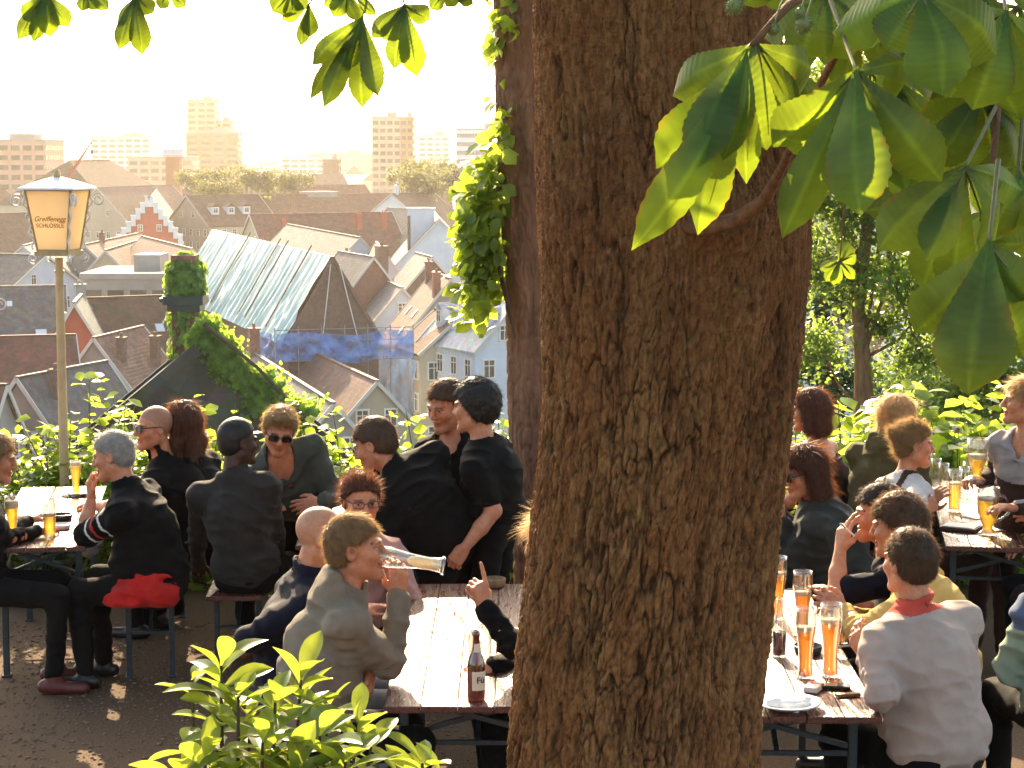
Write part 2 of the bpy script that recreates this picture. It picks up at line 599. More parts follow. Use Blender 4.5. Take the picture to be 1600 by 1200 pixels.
# ------------------------------------------------------------------ beer garden tables and benches
def tables():
    def top(W, L):
        m = MB()
        nb_ = 5 if W > .4 else 3
        for q in range(nb_):
            m.box((-W / 2 + (q + .5) * W / nb_, L / 2, 0.757 + .0006 * (q % 2)), (W / nb_ - .003, L, 0.026))
        m.box((0, L / 2, .748), (W - .01, L - .01, .012))
        return m
    def legs(m, y, W, tall):
        hw = W / 2 - 0.06
        h = tall - 0.02
        for s in (-1, 1):
            m.box((s * hw, y, h / 2), (0.034, 0.034, h))
            m.box((s * hw, y, 0.008), (0.05, 0.06, 0.016))
        return m
    def table(name, label, W, L, loc, rz):
        root = empty(name, loc, label, 'table', 'beer garden tables', rz)
        top(W, L).build('tabletop', M_TABLE, root, local=True, bevel=0.004)
        m = MB()
        m.box((0, L / 2, 0.735), (0.05, L - .5, 0.018))
        m.box((-W / 2 + .05, L / 2, .732), (.02, L - .3, .022))
        m.box((W / 2 - .05, L / 2, .732), (.02, L - .3, .022))
        m.build('underside_rail', M_STEEL, root, local=True)
        for y in (0.33, L - 0.33):
            for s in (-1, 1):
                hw = W / 2 - 0.06
                m = MB()
                m.box((s * hw, y, 0.36), (0.034, 0.036, 0.72))
                m.box((s * hw, y, 0.007), (0.05, 0.07, 0.014))
                m.build('leg', M_STEEL, root, local=True, bevel=0.004)
            m = MB()
            hw = W / 2 - 0.08
            m.beam((-hw, y, 0.712), (hw, y, 0.565), 0.02, 0.02)
            m.beam((-hw, y + .024, 0.565), (hw, y + .024, 0.712), 0.02, 0.02)
            m.beam((-hw, y, 0.535), (hw, y, 0.535), 0.018, 0.018)
            m.beam((0, y + .03, 0.535), (0, y + (0.5 if y < 1 else -0.5), 0.72), 0.02, 0.02)
            m.build('cross_brace', M_STEEL, root, local=True)
        return root

    def bench(label, W, L, loc, rz):
        root = empty('beer_bench', loc, label, 'bench', 'beer garden benches', rz)
        m = MB()
        m.box((-W / 4, L / 2, 0.467), (W / 2 - .002, L, 0.026))
        m.box((W / 4, L / 2, 0.467), (W / 2 - .002, L, 0.026))
        m.build('seat', M_TABLE, root, local=True, bevel=0.004)
        for y in (0.28, L - 0.28):
            hw = W / 2 - 0.035
            for s in (-1, 1):
                m = MB()
                m.box((s * hw, y, 0.226), (0.03, 0.032, 0.452))
                m.box((s * hw, y, 0.006), (0.044, 0.06, 0.012))
                m.build('leg', M_STEEL, root, local=True, bevel=0.004)
            m = MB()
            m.box((0, y, 0.43), (2 * hw - .032, 0.02, 0.026))
            m.box((0, y, 0.25), (2 * hw - .032, 0.014, 0.014))
            m.beam((0, y + .012, 0.27), (0, y + (0.4 if y < 1 else -0.4), 0.44), 0.018, 0.018)
            m.build('cross_brace', M_STEEL, root, local=True)
        return root
    global T_HOOD, T_LEFT, T_WHITE, T_FAR
    T_HOOD = table('beer_table', 'glaring table at the centre with brown bottle, where the man in the grey hoodie drinks', .70, 2.2, (-.135, 7.52, 0), R(0))
    T_WHITE = table('beer_table', 'table at lower right with white plate and four beer glasses', .70, 2.2, (1.02, 7.38, 0), R(-1))
    T_LEFT = table('beer_table', 'table at the left edge beside the man with the striped sleeve', .52, 2.0, (-2.51, 10.62, 0), R(8))
    T_FAR = table('beer_table', 'table at the right edge crowded with beer mugs below the waitress', .66, 2.2, (2.62, 10.62, 0), R(-9))
    table('beer_table', 'table mostly hidden behind the standing men, its pale corner above the bald head', .70, 2.2, (-.80, 10.7, 0), R(2))
    table('beer_table', 'table mostly hidden behind the big trunk in front of the woman with auburn hair', .62, 2.0, (1.11, 10.65, 0), R(-6))
    global B_RED
    B_RED = bench('bench end carrying the red jacket', .30, 2.0, (-1.93, 10.62, 0), R(7))
    bench('bench end under the dark-skinned man in the grey jacket', .30, 2.0, (-1.49, 10.75, 0), R(3))
    bench('bench under the man in the grey hoodie and the bald man', .28, 2.2, (-.86, 7.75, 0), R(0))
    bench('bench under the man in the white sweater', .28, 2.2, (1.66, 7.45, 0), R(-3))
    bench('bench under the blonde woman with the tied-up hair', .28, 2.0, (2.05, 10.8, 0), R(-9))
    bench('bench under the woman in the grey jacket beside the trunk', .28, 2.0, (1.63, 10.55, 0), R(-6))
    bench('bench behind the big trunk at the centre table', .28, 2.2, (.56, 7.6, 0), R(0))


tables()
# ------------------------------------------------------------------ the town below
GZ = -32.0


def roof_mat(name, c1, c2, pitch=0.3, rough=0.8):
    m = mat(name, c1, rough=rough, spec=0.3, col2=c2, vscale=0.9, detail=8, objvar=0.12)
    nt = m.node_tree
    b = nt.nodes['Principled BSDF']
    g = nd(nt, 'ShaderNodeNewGeometry')
    mp = nd(nt, 'ShaderNodeMapping')
    nt.links.new(g.outputs['Position'], mp.inputs[0])
    w = nd(nt, 'ShaderNodeTexWave', bands_direction='Z', wave_profile='SAW', Scale=0.314 / pitch, Distortion=0.6, Detail=1.0)
    w.inputs['Detail Scale'].default_value = 3.0
    nt.links.new(mp.outputs[0], w.inputs['Vector'])
    v = nd(nt, 'ShaderNodeTexVoronoi', Scale=2.6)
    nt.links.new(g.outputs['Position'], v.inputs['Vector'])
    hs = nd(nt, 'ShaderNodeMix', data_type='RGBA', blend_type='MULTIPLY')
    src = b.inputs['Base Color'].links[0].from_socket
    hs.inputs[0].default_value = 0.45
    nt.links.new(src, hs.inputs[6])
    nt.links.new(v.outputs['Color'], hs.inputs[7])
    sat = nd(nt, 'ShaderNodeHueSaturation')
    sat.inputs['Value'].default_value = 1.25
    sat.inputs['Saturation'].default_value = 0.9
    nt.links.new(hs.outputs[2], sat.inputs['Color'])
    nt.links.new(sat.outputs[0], b.inputs['Base Color'])
    bp = nd(nt, 'ShaderNodeBump', Strength=0.7, Distance=0.12)
    nt.links.new(w.outputs[1], bp.inputs['Height'])
    nt.links.new(bp.outputs[0], b.inputs['Normal'])
    return m


RB = roof_mat('roof_brown', (0.13, 0.058, 0.038), (0.07, 0.035, 0.027))
RR = roof_mat('roof_red', (0.20, 0.06, 0.04), (0.12, 0.042, 0.03))
RG = roof_mat('roof_grey', (0.12, 0.118, 0.12), (0.07, 0.07, 0.075))
RP = roof_mat('roof_pink', (0.20, 0.10, 0.078), (0.13, 0.068, 0.055))
RL = roof_mat('roof_pale', (0.19, 0.185, 0.18), (0.12, 0.118, 0.117))
RS = roof_mat('roof_seam', (0.42, 0.43, 0.44), (0.30, 0.31, 0.33), pitch=0.9, rough=0.5)
RK = roof_mat('roof_slate', (0.085, 0.085, 0.098), (0.045, 0.046, 0.055), pitch=0.22)
WW = mat('plaster_white', (0.54, 0.61, 0.69), rough=0.9, var=0.12, vscale=0.5, bump=0.1, bscale=6, objvar=.05)
WC = mat('plaster_cream', (0.46, 0.39, 0.29), rough=0.9, var=0.15, vscale=0.5, objvar=.08)
WG = mat('plaster_grey', (0.30, 0.285, 0.27), rough=0.9, var=0.2, vscale=0.5, objvar=.08)
WR = mat('plaster_red', (0.42, 0.075, 0.045), rough=0.9, var=0.2, vscale=0.5)
WB = mat('brick_brown', (0.20, 0.11, 0.08), rough=0.9, col2=(0.12, 0.07, 0.055), vscale=3, detail=8)
WD = mat('brick_red', (0.30, 0.12, 0.085), rough=0.9, col2=(0.18, 0.08, 0.06), vscale=3, detail=8)
M_PANE = mat('window_pane', (0.03, 0.035, 0.04), rough=0.12, spec=0.8)
M_FRAME = mat('window_frame', (0.7, 0.69, 0.66), rough=0.6)
M_GUTTER = mat('zinc_gutter', (0.25, 0.26, 0.27), rough=0.45, metal=0.6)
M_BRASS = mat('verge_board', (0.5, 0.48, 0.44), rough=0.7)


def V2(v): return Vector((v.x, v.y, 0))


def window(parent, c, n, w, h, fm=None):
    """a window at c on a wall with outward normal n: frame proud of the wall, dark panes, a bar"""
    s = Vector((-n.y, n.x, 0))
    m = MB()
    up = Vector((0, 0, 1))

    def quad(cx, cz, ww, hh, d, mi):
        p = c + s * cx + up * cz + n * d
        q = [p - s * ww / 2 - up * hh / 2, p + s * ww / 2 - up * hh / 2, p + s * ww / 2 + up * hh / 2, p - s * ww / 2 + up * hh / 2]
        q2 = [x - n * (d + .02) for x in q]
        m.add(q + q2, [(0, 1, 2, 3), (1, 0, 4, 5), (2, 1, 5, 6), (3, 2, 6, 7), (0, 3, 7, 4)], mi)
    quad(0, 0, w, h, 0.05, 1)
    quad(0, h / 2 + .06, w + .3, .14, .12, 0)
    quad(0, -h / 2 - .05, w + .3, .12, .16, 0)
    quad(-w / 2 - .06, 0, .14, h, .1, 0)
    quad(w / 2 + .06, 0, .14, h, .1, 0)
    quad(0, 0, .08, h, .07, 0)
    quad(0, h * .18, w, .07, .075, 0)
    return m.build('window', [fm or M_FRAME, M_PANE], parent)


def house(label, A, B, W, eave, wall, roof, base=None, chim=(), dorm=(), rows=2, wspace=2.9, sky_=(), gable_win=True, name='house',
          group='old town houses', over=0.35, gable_mat=None, maxwin=26, hip=0.0, verge=None):
    A, B = Vector(A), Vector(B)
    base = GZ if base is None else base
    zr = A.z
    u = V2(B - A)
    L = u.length
    u.normalize()
    s = Vector((-u.y, u.x, 0))
    mid = (A + B) / 2
    root = empty(name, (mid.x, mid.y, base), label, 'house', group)
    ze = zr - eave
    hw = W / 2
    a, b = V2(A), V2(B)
    lo = [a - s * hw, a + s * hw, b + s * hw, b - s * hw]
    up = Vector((0, 0, 1))
    m = MB()
    vs = [p + up * base for p in lo] + [p + up * ze for p in lo]
    m.add(vs, [(0, 1, 5, 4), (1, 2, 6, 5), (2, 3, 7, 6), (3, 0, 4, 7)])
    for p, q, r, flip in ((lo[0], lo[1], a + u * hip, 0), (lo[2], lo[3], b - u * hip, 0)):
        if hip <= 0:
            m.add([p + up * ze, q + up * ze, r + up * (zr - .05)], [(0, 1, 2)], 1)
    m.build('wall', [wall, gable_mat or wall], root)
    # roof: two slabs (and hipped ends)
    t = 0.22
    sl = eave / hw
    m = MB()
    for sg in (-1, 1):
        oh = over
        p0, p1 = a - u * (oh if hip <= 0 else -hip), b + u * (oh if hip <= 0 else -hip)
        e0, e1 = a - u * oh + s * sg * (hw + oh), b + u * oh + s * sg * (hw + oh)
        zl = ze - oh * sl
        top = [p0 + up * (zr + t), p1 + up * (zr + t), e1 + up * (zl + t), e0 + up * (zl + t)]
        bot = [v - up * t for v in top]
        f = [(0, 1, 2, 3), (7, 6, 5, 4), (3, 2, 6, 7), (0, 3, 7, 4), (2, 1, 5, 6)]
        m.add(top + bot, f if sg < 0 else [tuple(reversed(x)) for x in f])
    if hip > 0:
        for e, r, d in ((a, a + u * hip, -1), (b, b - u * hip, 1)):
            c0, c1 = e + u * d * over - s * (hw + over), e + u * d * over + s * (hw + over)
            m.add([c0 + up * (ze - over * sl + t), c1 + up * (ze - over * sl + t), r + up * (zr + t)], [(0, 1, 2)])
    rf = m.build('roof', roof, root)
    m = MB()
    m.beam(a - u * (over if hip <= 0 else -hip) + up * (zr + t + .02), b + u * (over if hip <= 0 else -hip) + up * (zr + t + .02), .35, .16)
    m.build('ridge_cap', roof, rf)
    if hip <= 0:
        for e, d in ((a, -1), (b, 1)):
            m = MB()
            for sg in (-1, 1):
                m.beam(e + u * d * (over + .05) + up * (zr + t * .55), e + u * d * (over + .05) + s * sg * (hw + over) + up * (ze - over * sl + t * .55), .1, .3)
            m.build('verge_board', verge or M_BRASS, rf)
    for (tt, off, ch, cw, cm) in chim:
        p = a + u * (tt * L) + s * off
        zc = zr - abs(off) * sl
        m = MB()
        m.box((p.x, p.y, zc + ch / 2 - .6), (cw, cw * .75, ch + 1.2), math.atan2(u.y, u.x))
        m.box((p.x, p.y, zc + ch + .07), (cw + .22, cw * .75 + .22, .16), math.atan2(u.y, u.x))
        for k in (-.22, .22):
            q = p + u * k * cw
            m.tube([(q.x, q.y, zc + ch + .15), (q.x, q.y, zc + ch + .55)], .11, 6)
        m.build('chimney', cm, root)
    for (tt, sg, dw, dh, dm) in dorm:
        fr = 0.62
        p = a + u * (tt * L) + s * sg * hw * fr
        n = s * sg
        zd = zr - fr * eave
        m = MB()
        f0 = p + n * .35
        back = p - n * (dh * 1.15 / sl)
        c = (f0 + back) / 2
        ll = (f0 - back).length
        ang = math.atan2(n.y, n.x)
        m.box((c.x, c.y, zd + dh / 2 - .3), (ll, dw, dh + .6), ang, 0)
        q0, q1, q2, q3 = f0 + n * .2 - u * (dw / 2 + .15), f0 + n * .2 + u * (dw / 2 + .15), back + u * (dw / 2 + .15), back - u * (dw / 2 + .15)
        zz = zd + dh + .02
        rr = dw * .42
        m.add([q0 + up * zz, q1 + up * zz, q2 + up * zz, q3 + up * zz, (q0 + q1) / 2 + up * (zz + rr), (q2 + q3) / 2 + up * (zz + rr)],
              [(0, 1, 4), (1, 2, 5, 4), (2, 3, 5), (3, 0, 4, 5)], 1)
        d = m.build('dormer', [dm, roof], root)
        window(d, f0 + up * (zd + dh * .55), n, dw * .55, dh * .6)
    for (tt, sg, fr, w_, h_) in sky_:
        p = a + u * (tt * L) + s * sg * hw * fr + up * (zr - fr * eave + t + .05)
        dn = (s * sg * hw - up * eave).normalized()
        nn = u.cross(dn)
        if nn.z < 0: nn = -nn
        m = MB()
        q = [p - u * w_ / 2 - dn * h_ / 2, p + u * w_ / 2 - dn * h_ / 2, p + u * w_ / 2 + dn * h_ / 2, p - u * w_ / 2 + dn * h_ / 2]
        m.add([x - nn * .1 for x in q] + [x + nn * .1 for x in q], [(4, 5, 6, 7), (0, 1, 5, 4), (1, 2, 6, 5), (2, 3, 7, 6), (3, 0, 4, 7)])
        m.build('skylight', M_SKYL, root)
    # windows on the walls that look towards the terrace
    cnt = 0
    for (p, q) in ((lo[0], lo[1]), (lo[1], lo[2]), (lo[2], lo[3]), (lo[3], lo[0])):
        d = q - p
        n = Vector((d.y, -d.x, 0)).normalized()
        if n.dot((p + q) / 2 - V2(mid)) < 0: n = -n
        if n.dot((p + q) / 2) > -8: continue
        k = max(1, int(d.length / wspace))
        for r in range(rows):
            z = ze - 1.7 - r * 3.1
            if z < base + 1: continue
            for i in range(k):
                if cnt >= maxwin: break
                c = p + d * ((i + .5) / k) + up * z
                window(root, c, n, 1.05, 1.6)
                cnt += 1
    if gable_win and hip <= 0:
        for e, n in ((a, -u), (b, u)):
            if n.dot(e) > -8: continue
            for off in ((-W * .14, W * .14) if W > 8 else (0,)):
                window(root, e + s * off + up * (zr - eave * .62), n, .9, 1.3)
    return root


def ridge(pa, Y, pb):
    A = P(pa[0], pa[1], Y)
    return A, PZ(pb[0], pb[1], A.z)


def town():
    global M_SKYL
    M_SKYL = mat('skylight_glass', (0.6, 0.65, 0.7), rough=0.2, spec=0.8)
    def H(label, pa, Y, pb, W, eave, wall, roof, **k): return house(label, *ridge(pa, Y, pb), W, eave, wall, roof, **k)
    br, wb = WD, WB
    H('house with a pinkish tiled roof and two dark chimneys left of the ivy chimney', (148, 531), 184, (222, 513), 9.5, 6.2, WG, RP,
      chim=((.2, -1.6, 2.0, .9, wb), (.75, -2.4, 2.6, 1.0, wb)))
    H('grey roofed house with a pale right verge in front of the lantern post', (163, 569), 158, (30, 594), 11, 7.2, WG, RG, chim=((.75, 1.2, 2.0, .8, wb),))
    H('roof corner with a pale board at the lower left edge', (4, 606), 142, (-150, 600), 9, 7.0, WG, RB, rows=1)
    H('long dark brown tiled roof left of the ivy chimney', (122, 469), 222, (300, 463), 16, 7.4, WC, RB, sky_=((.62, -1, .45, .9, 1.1),), chim=((.02, 0, 1.6, 1.1, WG),))
    H('narrow house with white verges and a reddish gable beside the lantern post', (116, 476), 208, (128, 462), 6.2, 5.2, WG, RL, gable_mat=WR, chim=((.05, 1.3, 1.2, .9, WW),), gable_win=False)
    H('long grey brown roof left of the lantern post', (98, 449), 236, (-90, 452), 15, 6.4, WC, RG, sky_=((.2, 1, .8, 1.2, 1.4), (.45, 1, .3, .6, .8)))
    H('dull red tiled roof low at the left edge', (112, 527), 176, (-40, 531), 12, 5.0, WG, RR)
    H('brown roof with its broad pale flank lit, below the stepped red gable', (165, 393), 305, (226, 374), 13, 7, WC, RB)
    H('greyish pink roof between the red gable and the ivy chimney', (300, 391), 284, (222, 371), 15, 8, WC, RP, sky_=((.35, -1, .5, 2.2, .7),))
    H('pinkish grey roof right behind the lantern', (132, 384), 315, (216, 366), 14, 7, WG, RP, chim=((.3, 0, 1.4, 1, wb),))
    H('pale roofed house with a dark window row under the lantern', (92, 372), 330, (36, 386), 11, 5, WW, RL, rows=2)
    H('brown roof at the left edge level with the lantern', (58, 333), 430, (-60, 338), 17, 8, WC, RB)
    H('flat grey roof left of the lantern foot', (70, 401), 290, (-60, 397), 18, 5, WW, RG)
    H('big plain brown roof behind the lantern top', (200, 251), 640, (76, 252), 40, 13, WC, RB, hip=10)
    H('wide light brown roof behind the stepped red gable', (152, 294), 560, (268, 290), 22, 11, WC, RP, chim=((.8, 2, 1.5, 1.4, wb),))
    H('brown roof with pale dormers right of the stepped gable', (292, 307), 500, (402, 305), 18, 7, WC, RB, dorm=((.2, -1, 2.2, 1.8, WW), (.42, -1, 2.2, 1.8, WW), (.64, -1, 2.2, 1.8, WW)))
    H('long red brown roof across the middle of the town', (392, 336), 415, (610, 333), 20, 8, WC, RR, chim=((.2, -3, 1.4, 1, WR), (.72, -4, 3.2, 1.1, WR), (.9, -4, 3.4, 1.1, WR)))
    H('long brown roof behind the red brown one', (330, 306), 560, (612, 303), 22, 7, WC, RR, chim=((.6, 2, 2, 9, WG),))
    H('dark brown roof with a pale right verge beside the ivy trunk', (612, 304), 500, (676, 301), 22, 9, WW, RB, chim=((.1, 0, 2, 1.2, WW), (.8, 0, 2, 1.2, WW)))
    H('grey roof behind the sheeted hall', (562, 373), 322, (450, 352), 14, 7, WW, RG, chim=((.05, -5, 1.6, 1, wb),))
    h = H('broad pale blue gable wall in shade beside the ivy', (687, 344), 372, (676, 329), 17.5, 9, WW, RG, gable_win=False, rows=0)
    c = P(658, 352, 378)
    m = MB()
    m.box((c.x, c.y, c.z - 4), (4.8, 4, 14))
    m.box((c.x, c.y, c.z + 3.1), (5.2, 4.4, .3))
    m.build('stair_tower', WW, h)
    m = MB()
    q = P(639, 385, 374)
    m.tube([(q.x, q.y, q.z - 3), (q.x, q.y, q.z + 5.6)], .3, 8)
    m.build('flue_pipe', M_PANE, h)
    H('pale roof with rows of skylights left of the blue gable', (606, 326), 440, (672, 330), 18, 10, WW, RL, sky_=((.3, -1, .4, 1.2, 1.6), (.5, -1, .4, 1.2, 1.6), (.4, -1, .7, 3, 2)))
    H('small pale blue gable between two brick chimneys', (597, 391), 300, (588, 380), 8, 5.5, WW, RG, gable_win=False, rows=0, chim=((.0, 2.4, 1.8, 1.5, br),))
    H('speckled grey roof with a red brick end right of the sheeted hall', (583, 404), 274, (530, 395), 11, 7, br, RL, chim=((.06, -1.5, 3.4, 1.8, wb), (.98, -1, 1.4, 1.4, wb)), sky_=((.5, 1, .5, .8, 1.1),), gable_win=False)
    H('steep grey roof plane of the street row with a brown gable end', (675, 404), 284, (650, 397), 15, 8.5, wb, RL, sky_=((.5, 1, .75, .8, 1.0),), gable_win=False)
    H('steep pinkish roof plane of the street row with two red chimneys', (704, 438), 243, (677, 427), 13.5, 8.2, WG, RP, chim=((.1, 1.5, 2.6, 1.2, br), (.9, .8, 2.4, 1.1, br)), sky_=((.3, 1, .55, .9, 1.2), (.7, 1, .55, .9, 1.2), (.3, 1, .8, .9, 1.2)), gable_win=False)
    H('house with a white dormer front below the street row', (628, 452), 262, (600, 440), 7, 4, WW, RL, rows=1)
    # the four storey block with the seamed roof
    C1, C2 = P(657, 533, 199), None
    C2 = PZ(743, 549, C1.z)
    u = V2(C2 - C1).normalized()
    n = Vector((-u.y, u.x, 0))
    if n.y < 0: n = -n
    A, B = C2 + n * 4.2 + Vector((0, 0, 4.2)), C1 + n * 4.2 + Vector((0, 0, 4.2))
    sg = 1 if Vector((-(B - A).normalized().y, (B - A).normalized().x, 0)).dot(-n) > 0 else -1
    house('light grey four storey house with a seamed roof and four white dormers', A, B, 8.4, 4.2, WW, RS, rows=4, wspace=2.7,
          dorm=tuple((t, sg, 1.3, 1.7, WW) for t in (.14, .38, .62, .86)), over=.3)
    C1 = P(622, 541, 203)
    C2 = PZ(657, 553, C1.z)
    u = V2(C2 - C1).normalized()
    n = Vector((-u.y, u.x, 0))
    if n.y < 0: n = -n
    A, B = C2 + n * 4 + Vector((0, 0, 3.4)), C1 + n * 4 + Vector((0, 0, 3.4))
    house('narrow beige house front left of the four storey house', A, B, 8, 3.4, WC, RB, rows=4, wspace=2.2, over=.3)
    H('striped brown roof with white balcony posts below the blue netting', (588, 599), 166, (452, 537), 8.5, 4.6, WC, RP, rows=1, wspace=1.4, sky_=())
    H('grey roof with two bright skylights above the ivy', (520, 634), 150, (392, 552), 9, 5, WG, RG, sky_=((.78, 1, .3, .9, 1.4), (.88, 1, .3, .9, 1.4), (.3, -1, .4, .9, 1.4)), chim=((.95, 0, 2.4, 1.2, br),))
    # seen in the gaps of the trees to the right
    H('pale blue house wall in a gap of the leaves at the right edge', (1580, 236), 330, (1660, 236), 16, 3, WW, RL, rows=4)
    H('pale roof between the tree and the big leaf', (1380, 330), 330, (1280, 325), 14, 7, WW, RL)
    H('pinkish roof low between the tree trunks', (1420, 470), 210, (1330, 462), 12, 7, WW, RP)
    H('pale house front behind the shrub at the far right', (1590, 470), 190, (1500, 462), 11, 6, WW, RL)
    H('whitish gable seen through the lower branches', (1300, 520), 180, (1306, 500), 10, 6, WW, RP)
    H('grey roof high between the leaves near the trunk', (1300, 265), 480, (1400, 262), 18, 8, WW, RG)
    for i, (x, y, rz, w) in enumerate(((12, 250, .4, 12), (18, 330, 1.2, 14), (30, 420, .2, 16), (42, 260, .9, 12), (25, 200, 1.4, 11), (60, 380, .5, 15), (95, 300, 1.1, 14), (-75, 200, .3, 12), (-95, 300, .9, 14), (120, 420, .2, 14))):
        zr = -13 + (i % 3)
        d = Vector((math.cos(rz), math.sin(rz), 0)) * 8
        house('tiled town house behind the big trunk or beyond the picture edge', Vector((x, y, zr)) - d, Vector((x, y, zr)) + d, w, w * .5, (WW, WC, WG)[i % 3], (RB, RR, RG, RP)[i % 4], rows=1, group='hidden town houses')

    # ---------------- stepped red gable
    A, B = ridge((233, 313), 470, (246, 296))
    W, ev = 15.2, 10.2
    h = house('red house with a white stepped gable', A, B, W, ev, WR, RB, rows=2, wspace=4.6, over=.1, gable_win=True)
    u = V2(B - A).normalized()
    s = Vector((-u.y, u.x, 0))
    K = 7
    for sg in (-1, 1):
        for i in range(K):
            f = (i + .35) / K
            p = V2(A) + s * sg * W / 2 * f - u * .25
            z = A.z - ev * f
            m = MB()
            m.box((p.x, p.y, z + .2), (W / 2 / K * .95, 1.0, 2.3), math.atan2(s.y, s.x), 0)
            m.box((p.x, p.y, z + 1.42), (W / 2 / K * 1.2, 1.2, .22), math.atan2(s.y, s.x), 0)
            m.build('gable_step', WW, h)
    m = MB()
    p = V2(A) - u * .3
    m.box((p.x, p.y, A.z - ev - .2), (W, .5, .35), math.atan2(s.y, s.x))
    m.build('cornice', WC, h)

    # ---------------- hall under plastic sheeting
    A, B = ridge((520, 406), 190, (335, 363))
    W, ev = 8.6, 7.2
    hall = house('big hall with pale green plastic sheeting over its steep roof and a bare brick gable', A, B, W, ev, WB, RB, base=GZ, rows=0, gable_win=False, over=.2, verge=WB)
    u = V2(B - A)
    L = u.length
    u.normalize()
    s = Vector((-u.y, u.x, 0))
    sl_side = -1 if (s * -1).dot(-V2(A)) > 0 else 1
    sd = s * sl_side
    M_SHEET = mat('plastic_sheeting', (0.34, 0.50, 0.47), rough=0.5, spec=0.4, col2=(0.20, 0.34, 0.33), vscale=0.35, bump=0.25, bscale=4, detail=6)
    M_NET = mat('blue_netting', (0.05, 0.17, 0.52), rough=0.6, col2=(0.16, 0.36, 0.70), vscale=0.8, detail=6)

    def see_through(m, fac):
        nt = m.node_tree
        t = nd(nt, 'ShaderNodeBsdfTransparent')
        mx = nd(nt, 'ShaderNodeMixShader')
        nz = nd(nt, 'ShaderNodeTexNoise', Scale=.9, Detail=6.0)
        mr = nd(nt, 'ShaderNodeMapRange')
        mr.inputs[1].default_value, mr.inputs[2].default_value = .35, .65
        mr.inputs[3].default_value, mr.inputs[4].default_value = max(0, fac - .25), fac + .25
        tc = nd(nt, 'ShaderNodeTexCoord')
        nt.links.new(tc.outputs['Object'], nz.inputs['Vector'])
        nt.links.new(nz.outputs[0], mr.inputs[0])
        nt.links.new(mr.outputs[0], mx.inputs[0])
        nt.links.new(nt.nodes['Principled BSDF'].outputs[0], mx.inputs[1])
        nt.links.new(t.outputs[0], mx.inputs[2])
        nt.links.new(mx.outputs[0], nt.nodes['Material Output'].inputs[0])
        return m
    see_through(M_NET, .35)
    nu, nv = 260, 44
    U, Vv = np.meshgrid(np.linspace(-.3, L + .3, nu), np.linspace(0, 1.12, nv))
    pts = np.stack([U, Vv * 8, U * 0], -1)
    wv = (.16 * np.sin(U * 2.6 + 1.2 * vnoise(U * .25, Vv * 2, U * 0, 3) * 3 + Vv * 1.2) + .12 * vnoise(U * 1.9, Vv * 1.6, U * 0, 4) + .06 * vnoise(U * 5, Vv * 9, U * 0, 9)) * (.35 + .65 * Vv)
    wv += .35
    nrm = np.array((sd * ev / math.hypot(ev, W / 2) + Vector((0, 0, W / 2 / math.hypot(ev, W / 2)))))
    pos = np.array(V2(A))[None, None, :] + U[..., None] * np.array(u) + Vv[..., None] * (np.array(sd) * W / 2 + np.array((0, 0, -ev))) + np.array((0, 0, A.z + .15)) + wv[..., None] * nrm
    idx = np.arange(nu * nv).reshape(nv, nu)
    F = np.stack([idx[:-1, :-1], idx[:-1, 1:], idx[1:, 1:], idx[1:, :-1]], -1).reshape(-1, 4)
    sh = mesh_obj('plastic_sheet', pos.reshape(-1, 3), F, M_SHEET, hall, smooth=True)
    for t in (.13, .30, .36, .62):
        m = MB()
        p0 = V2(A) + u * (t * L) + Vector((0, 0, A.z + .9))
        p1 = p0 + sd * W / 2 * 1.08 + Vector((0, 0, -ev * 1.08))
        m.beam(p0 + Vector(nrm) * .15, p1 + Vector(nrm) * .15, .22, .1)
        m.build('batten', MATS['roof_pink'], sh)
    m = MB()
    g0 = V2(A) - u * .35
    for off in (-1.1, 2.2):
        m.tube([g0 + s * (-sl_side) * off * .25 + Vector((0, 0, A.z - .4)), g0 + s * (-sl_side) * off + Vector((0, 0, A.z - ev))], .05, 5)
    m.build('rope', M_FRAME, hall)
    # scaffold nets round the gable
    def drape(name, p, q, z1, z0, out, seed, mt, amp=.35):
        n_u, n_v = 60, 16
        a_, t_ = np.meshgrid(np.linspace(0, 1, n_u), np.linspace(0, 1, n_v))
        d = q - p
        nn = Vector((d.y, -d.x, 0)).normalized()
        if nn.dot(p) > 0: nn = -nn
        w_ = amp * (np.sin(a_ * 26 + 2 * vnoise(a_ * 6, t_ * 3, a_ * 0, seed)) * .4 + vnoise(a_ * 11, t_ * 4, a_ * 0, seed + 1))
        z = z1 + (z0 - z1) * t_ + .3 * vnoise(a_ * 5, a_ * 0, a_ * 0, seed + 2)
        ps = np.array(p)[None, None] * (1 - a_[..., None]) + np.array(q)[None, None] * a_[..., None]
        ps = np.stack([ps[..., 0], ps[..., 1], z], -1) + (out + w_)[..., None] * np.array(nn)
        ix = np.arange(n_u * n_v).reshape(n_v, n_u)
        f = np.stack([ix[:-1, :-1], ix[:-1, 1:], ix[1:, 1:], ix[1:, :-1]], -1).reshape(-1, 4)
        mesh_obj(name, ps.reshape(-1, 3), f, mt, hall, smooth=True)
    zb = A.z - ev
    l0, l1 = V2(A) + sd * (W / 2 + 1.5) - u * 1.4, V2(A) - sd * (W / 2 + 3.0) - u * 1.4
    drape('scaffold_net', l0, l1, zb + .5, zb - 2.1, .2, 4, M_NET)
    drape('scaffold_net', l0 + u * 9, l0, zb + .3, zb - 2.0, .2, 14, M_NET)
    m1 = PZ(560, 556, zb - 2.4)
    drape('hanging_sheet', Vector((m1.x, m1.y, 0)), l1 - u * 1.5 + s * -sl_side * .5, zb - 2.4, zb - 13, .3, 24, see_through(mat('torn_sheeting', (.66, .72, .76), rough=.4, col2=(.40, .52, .62), vscale=1.2, detail=8), .25), .8)
    m = MB()
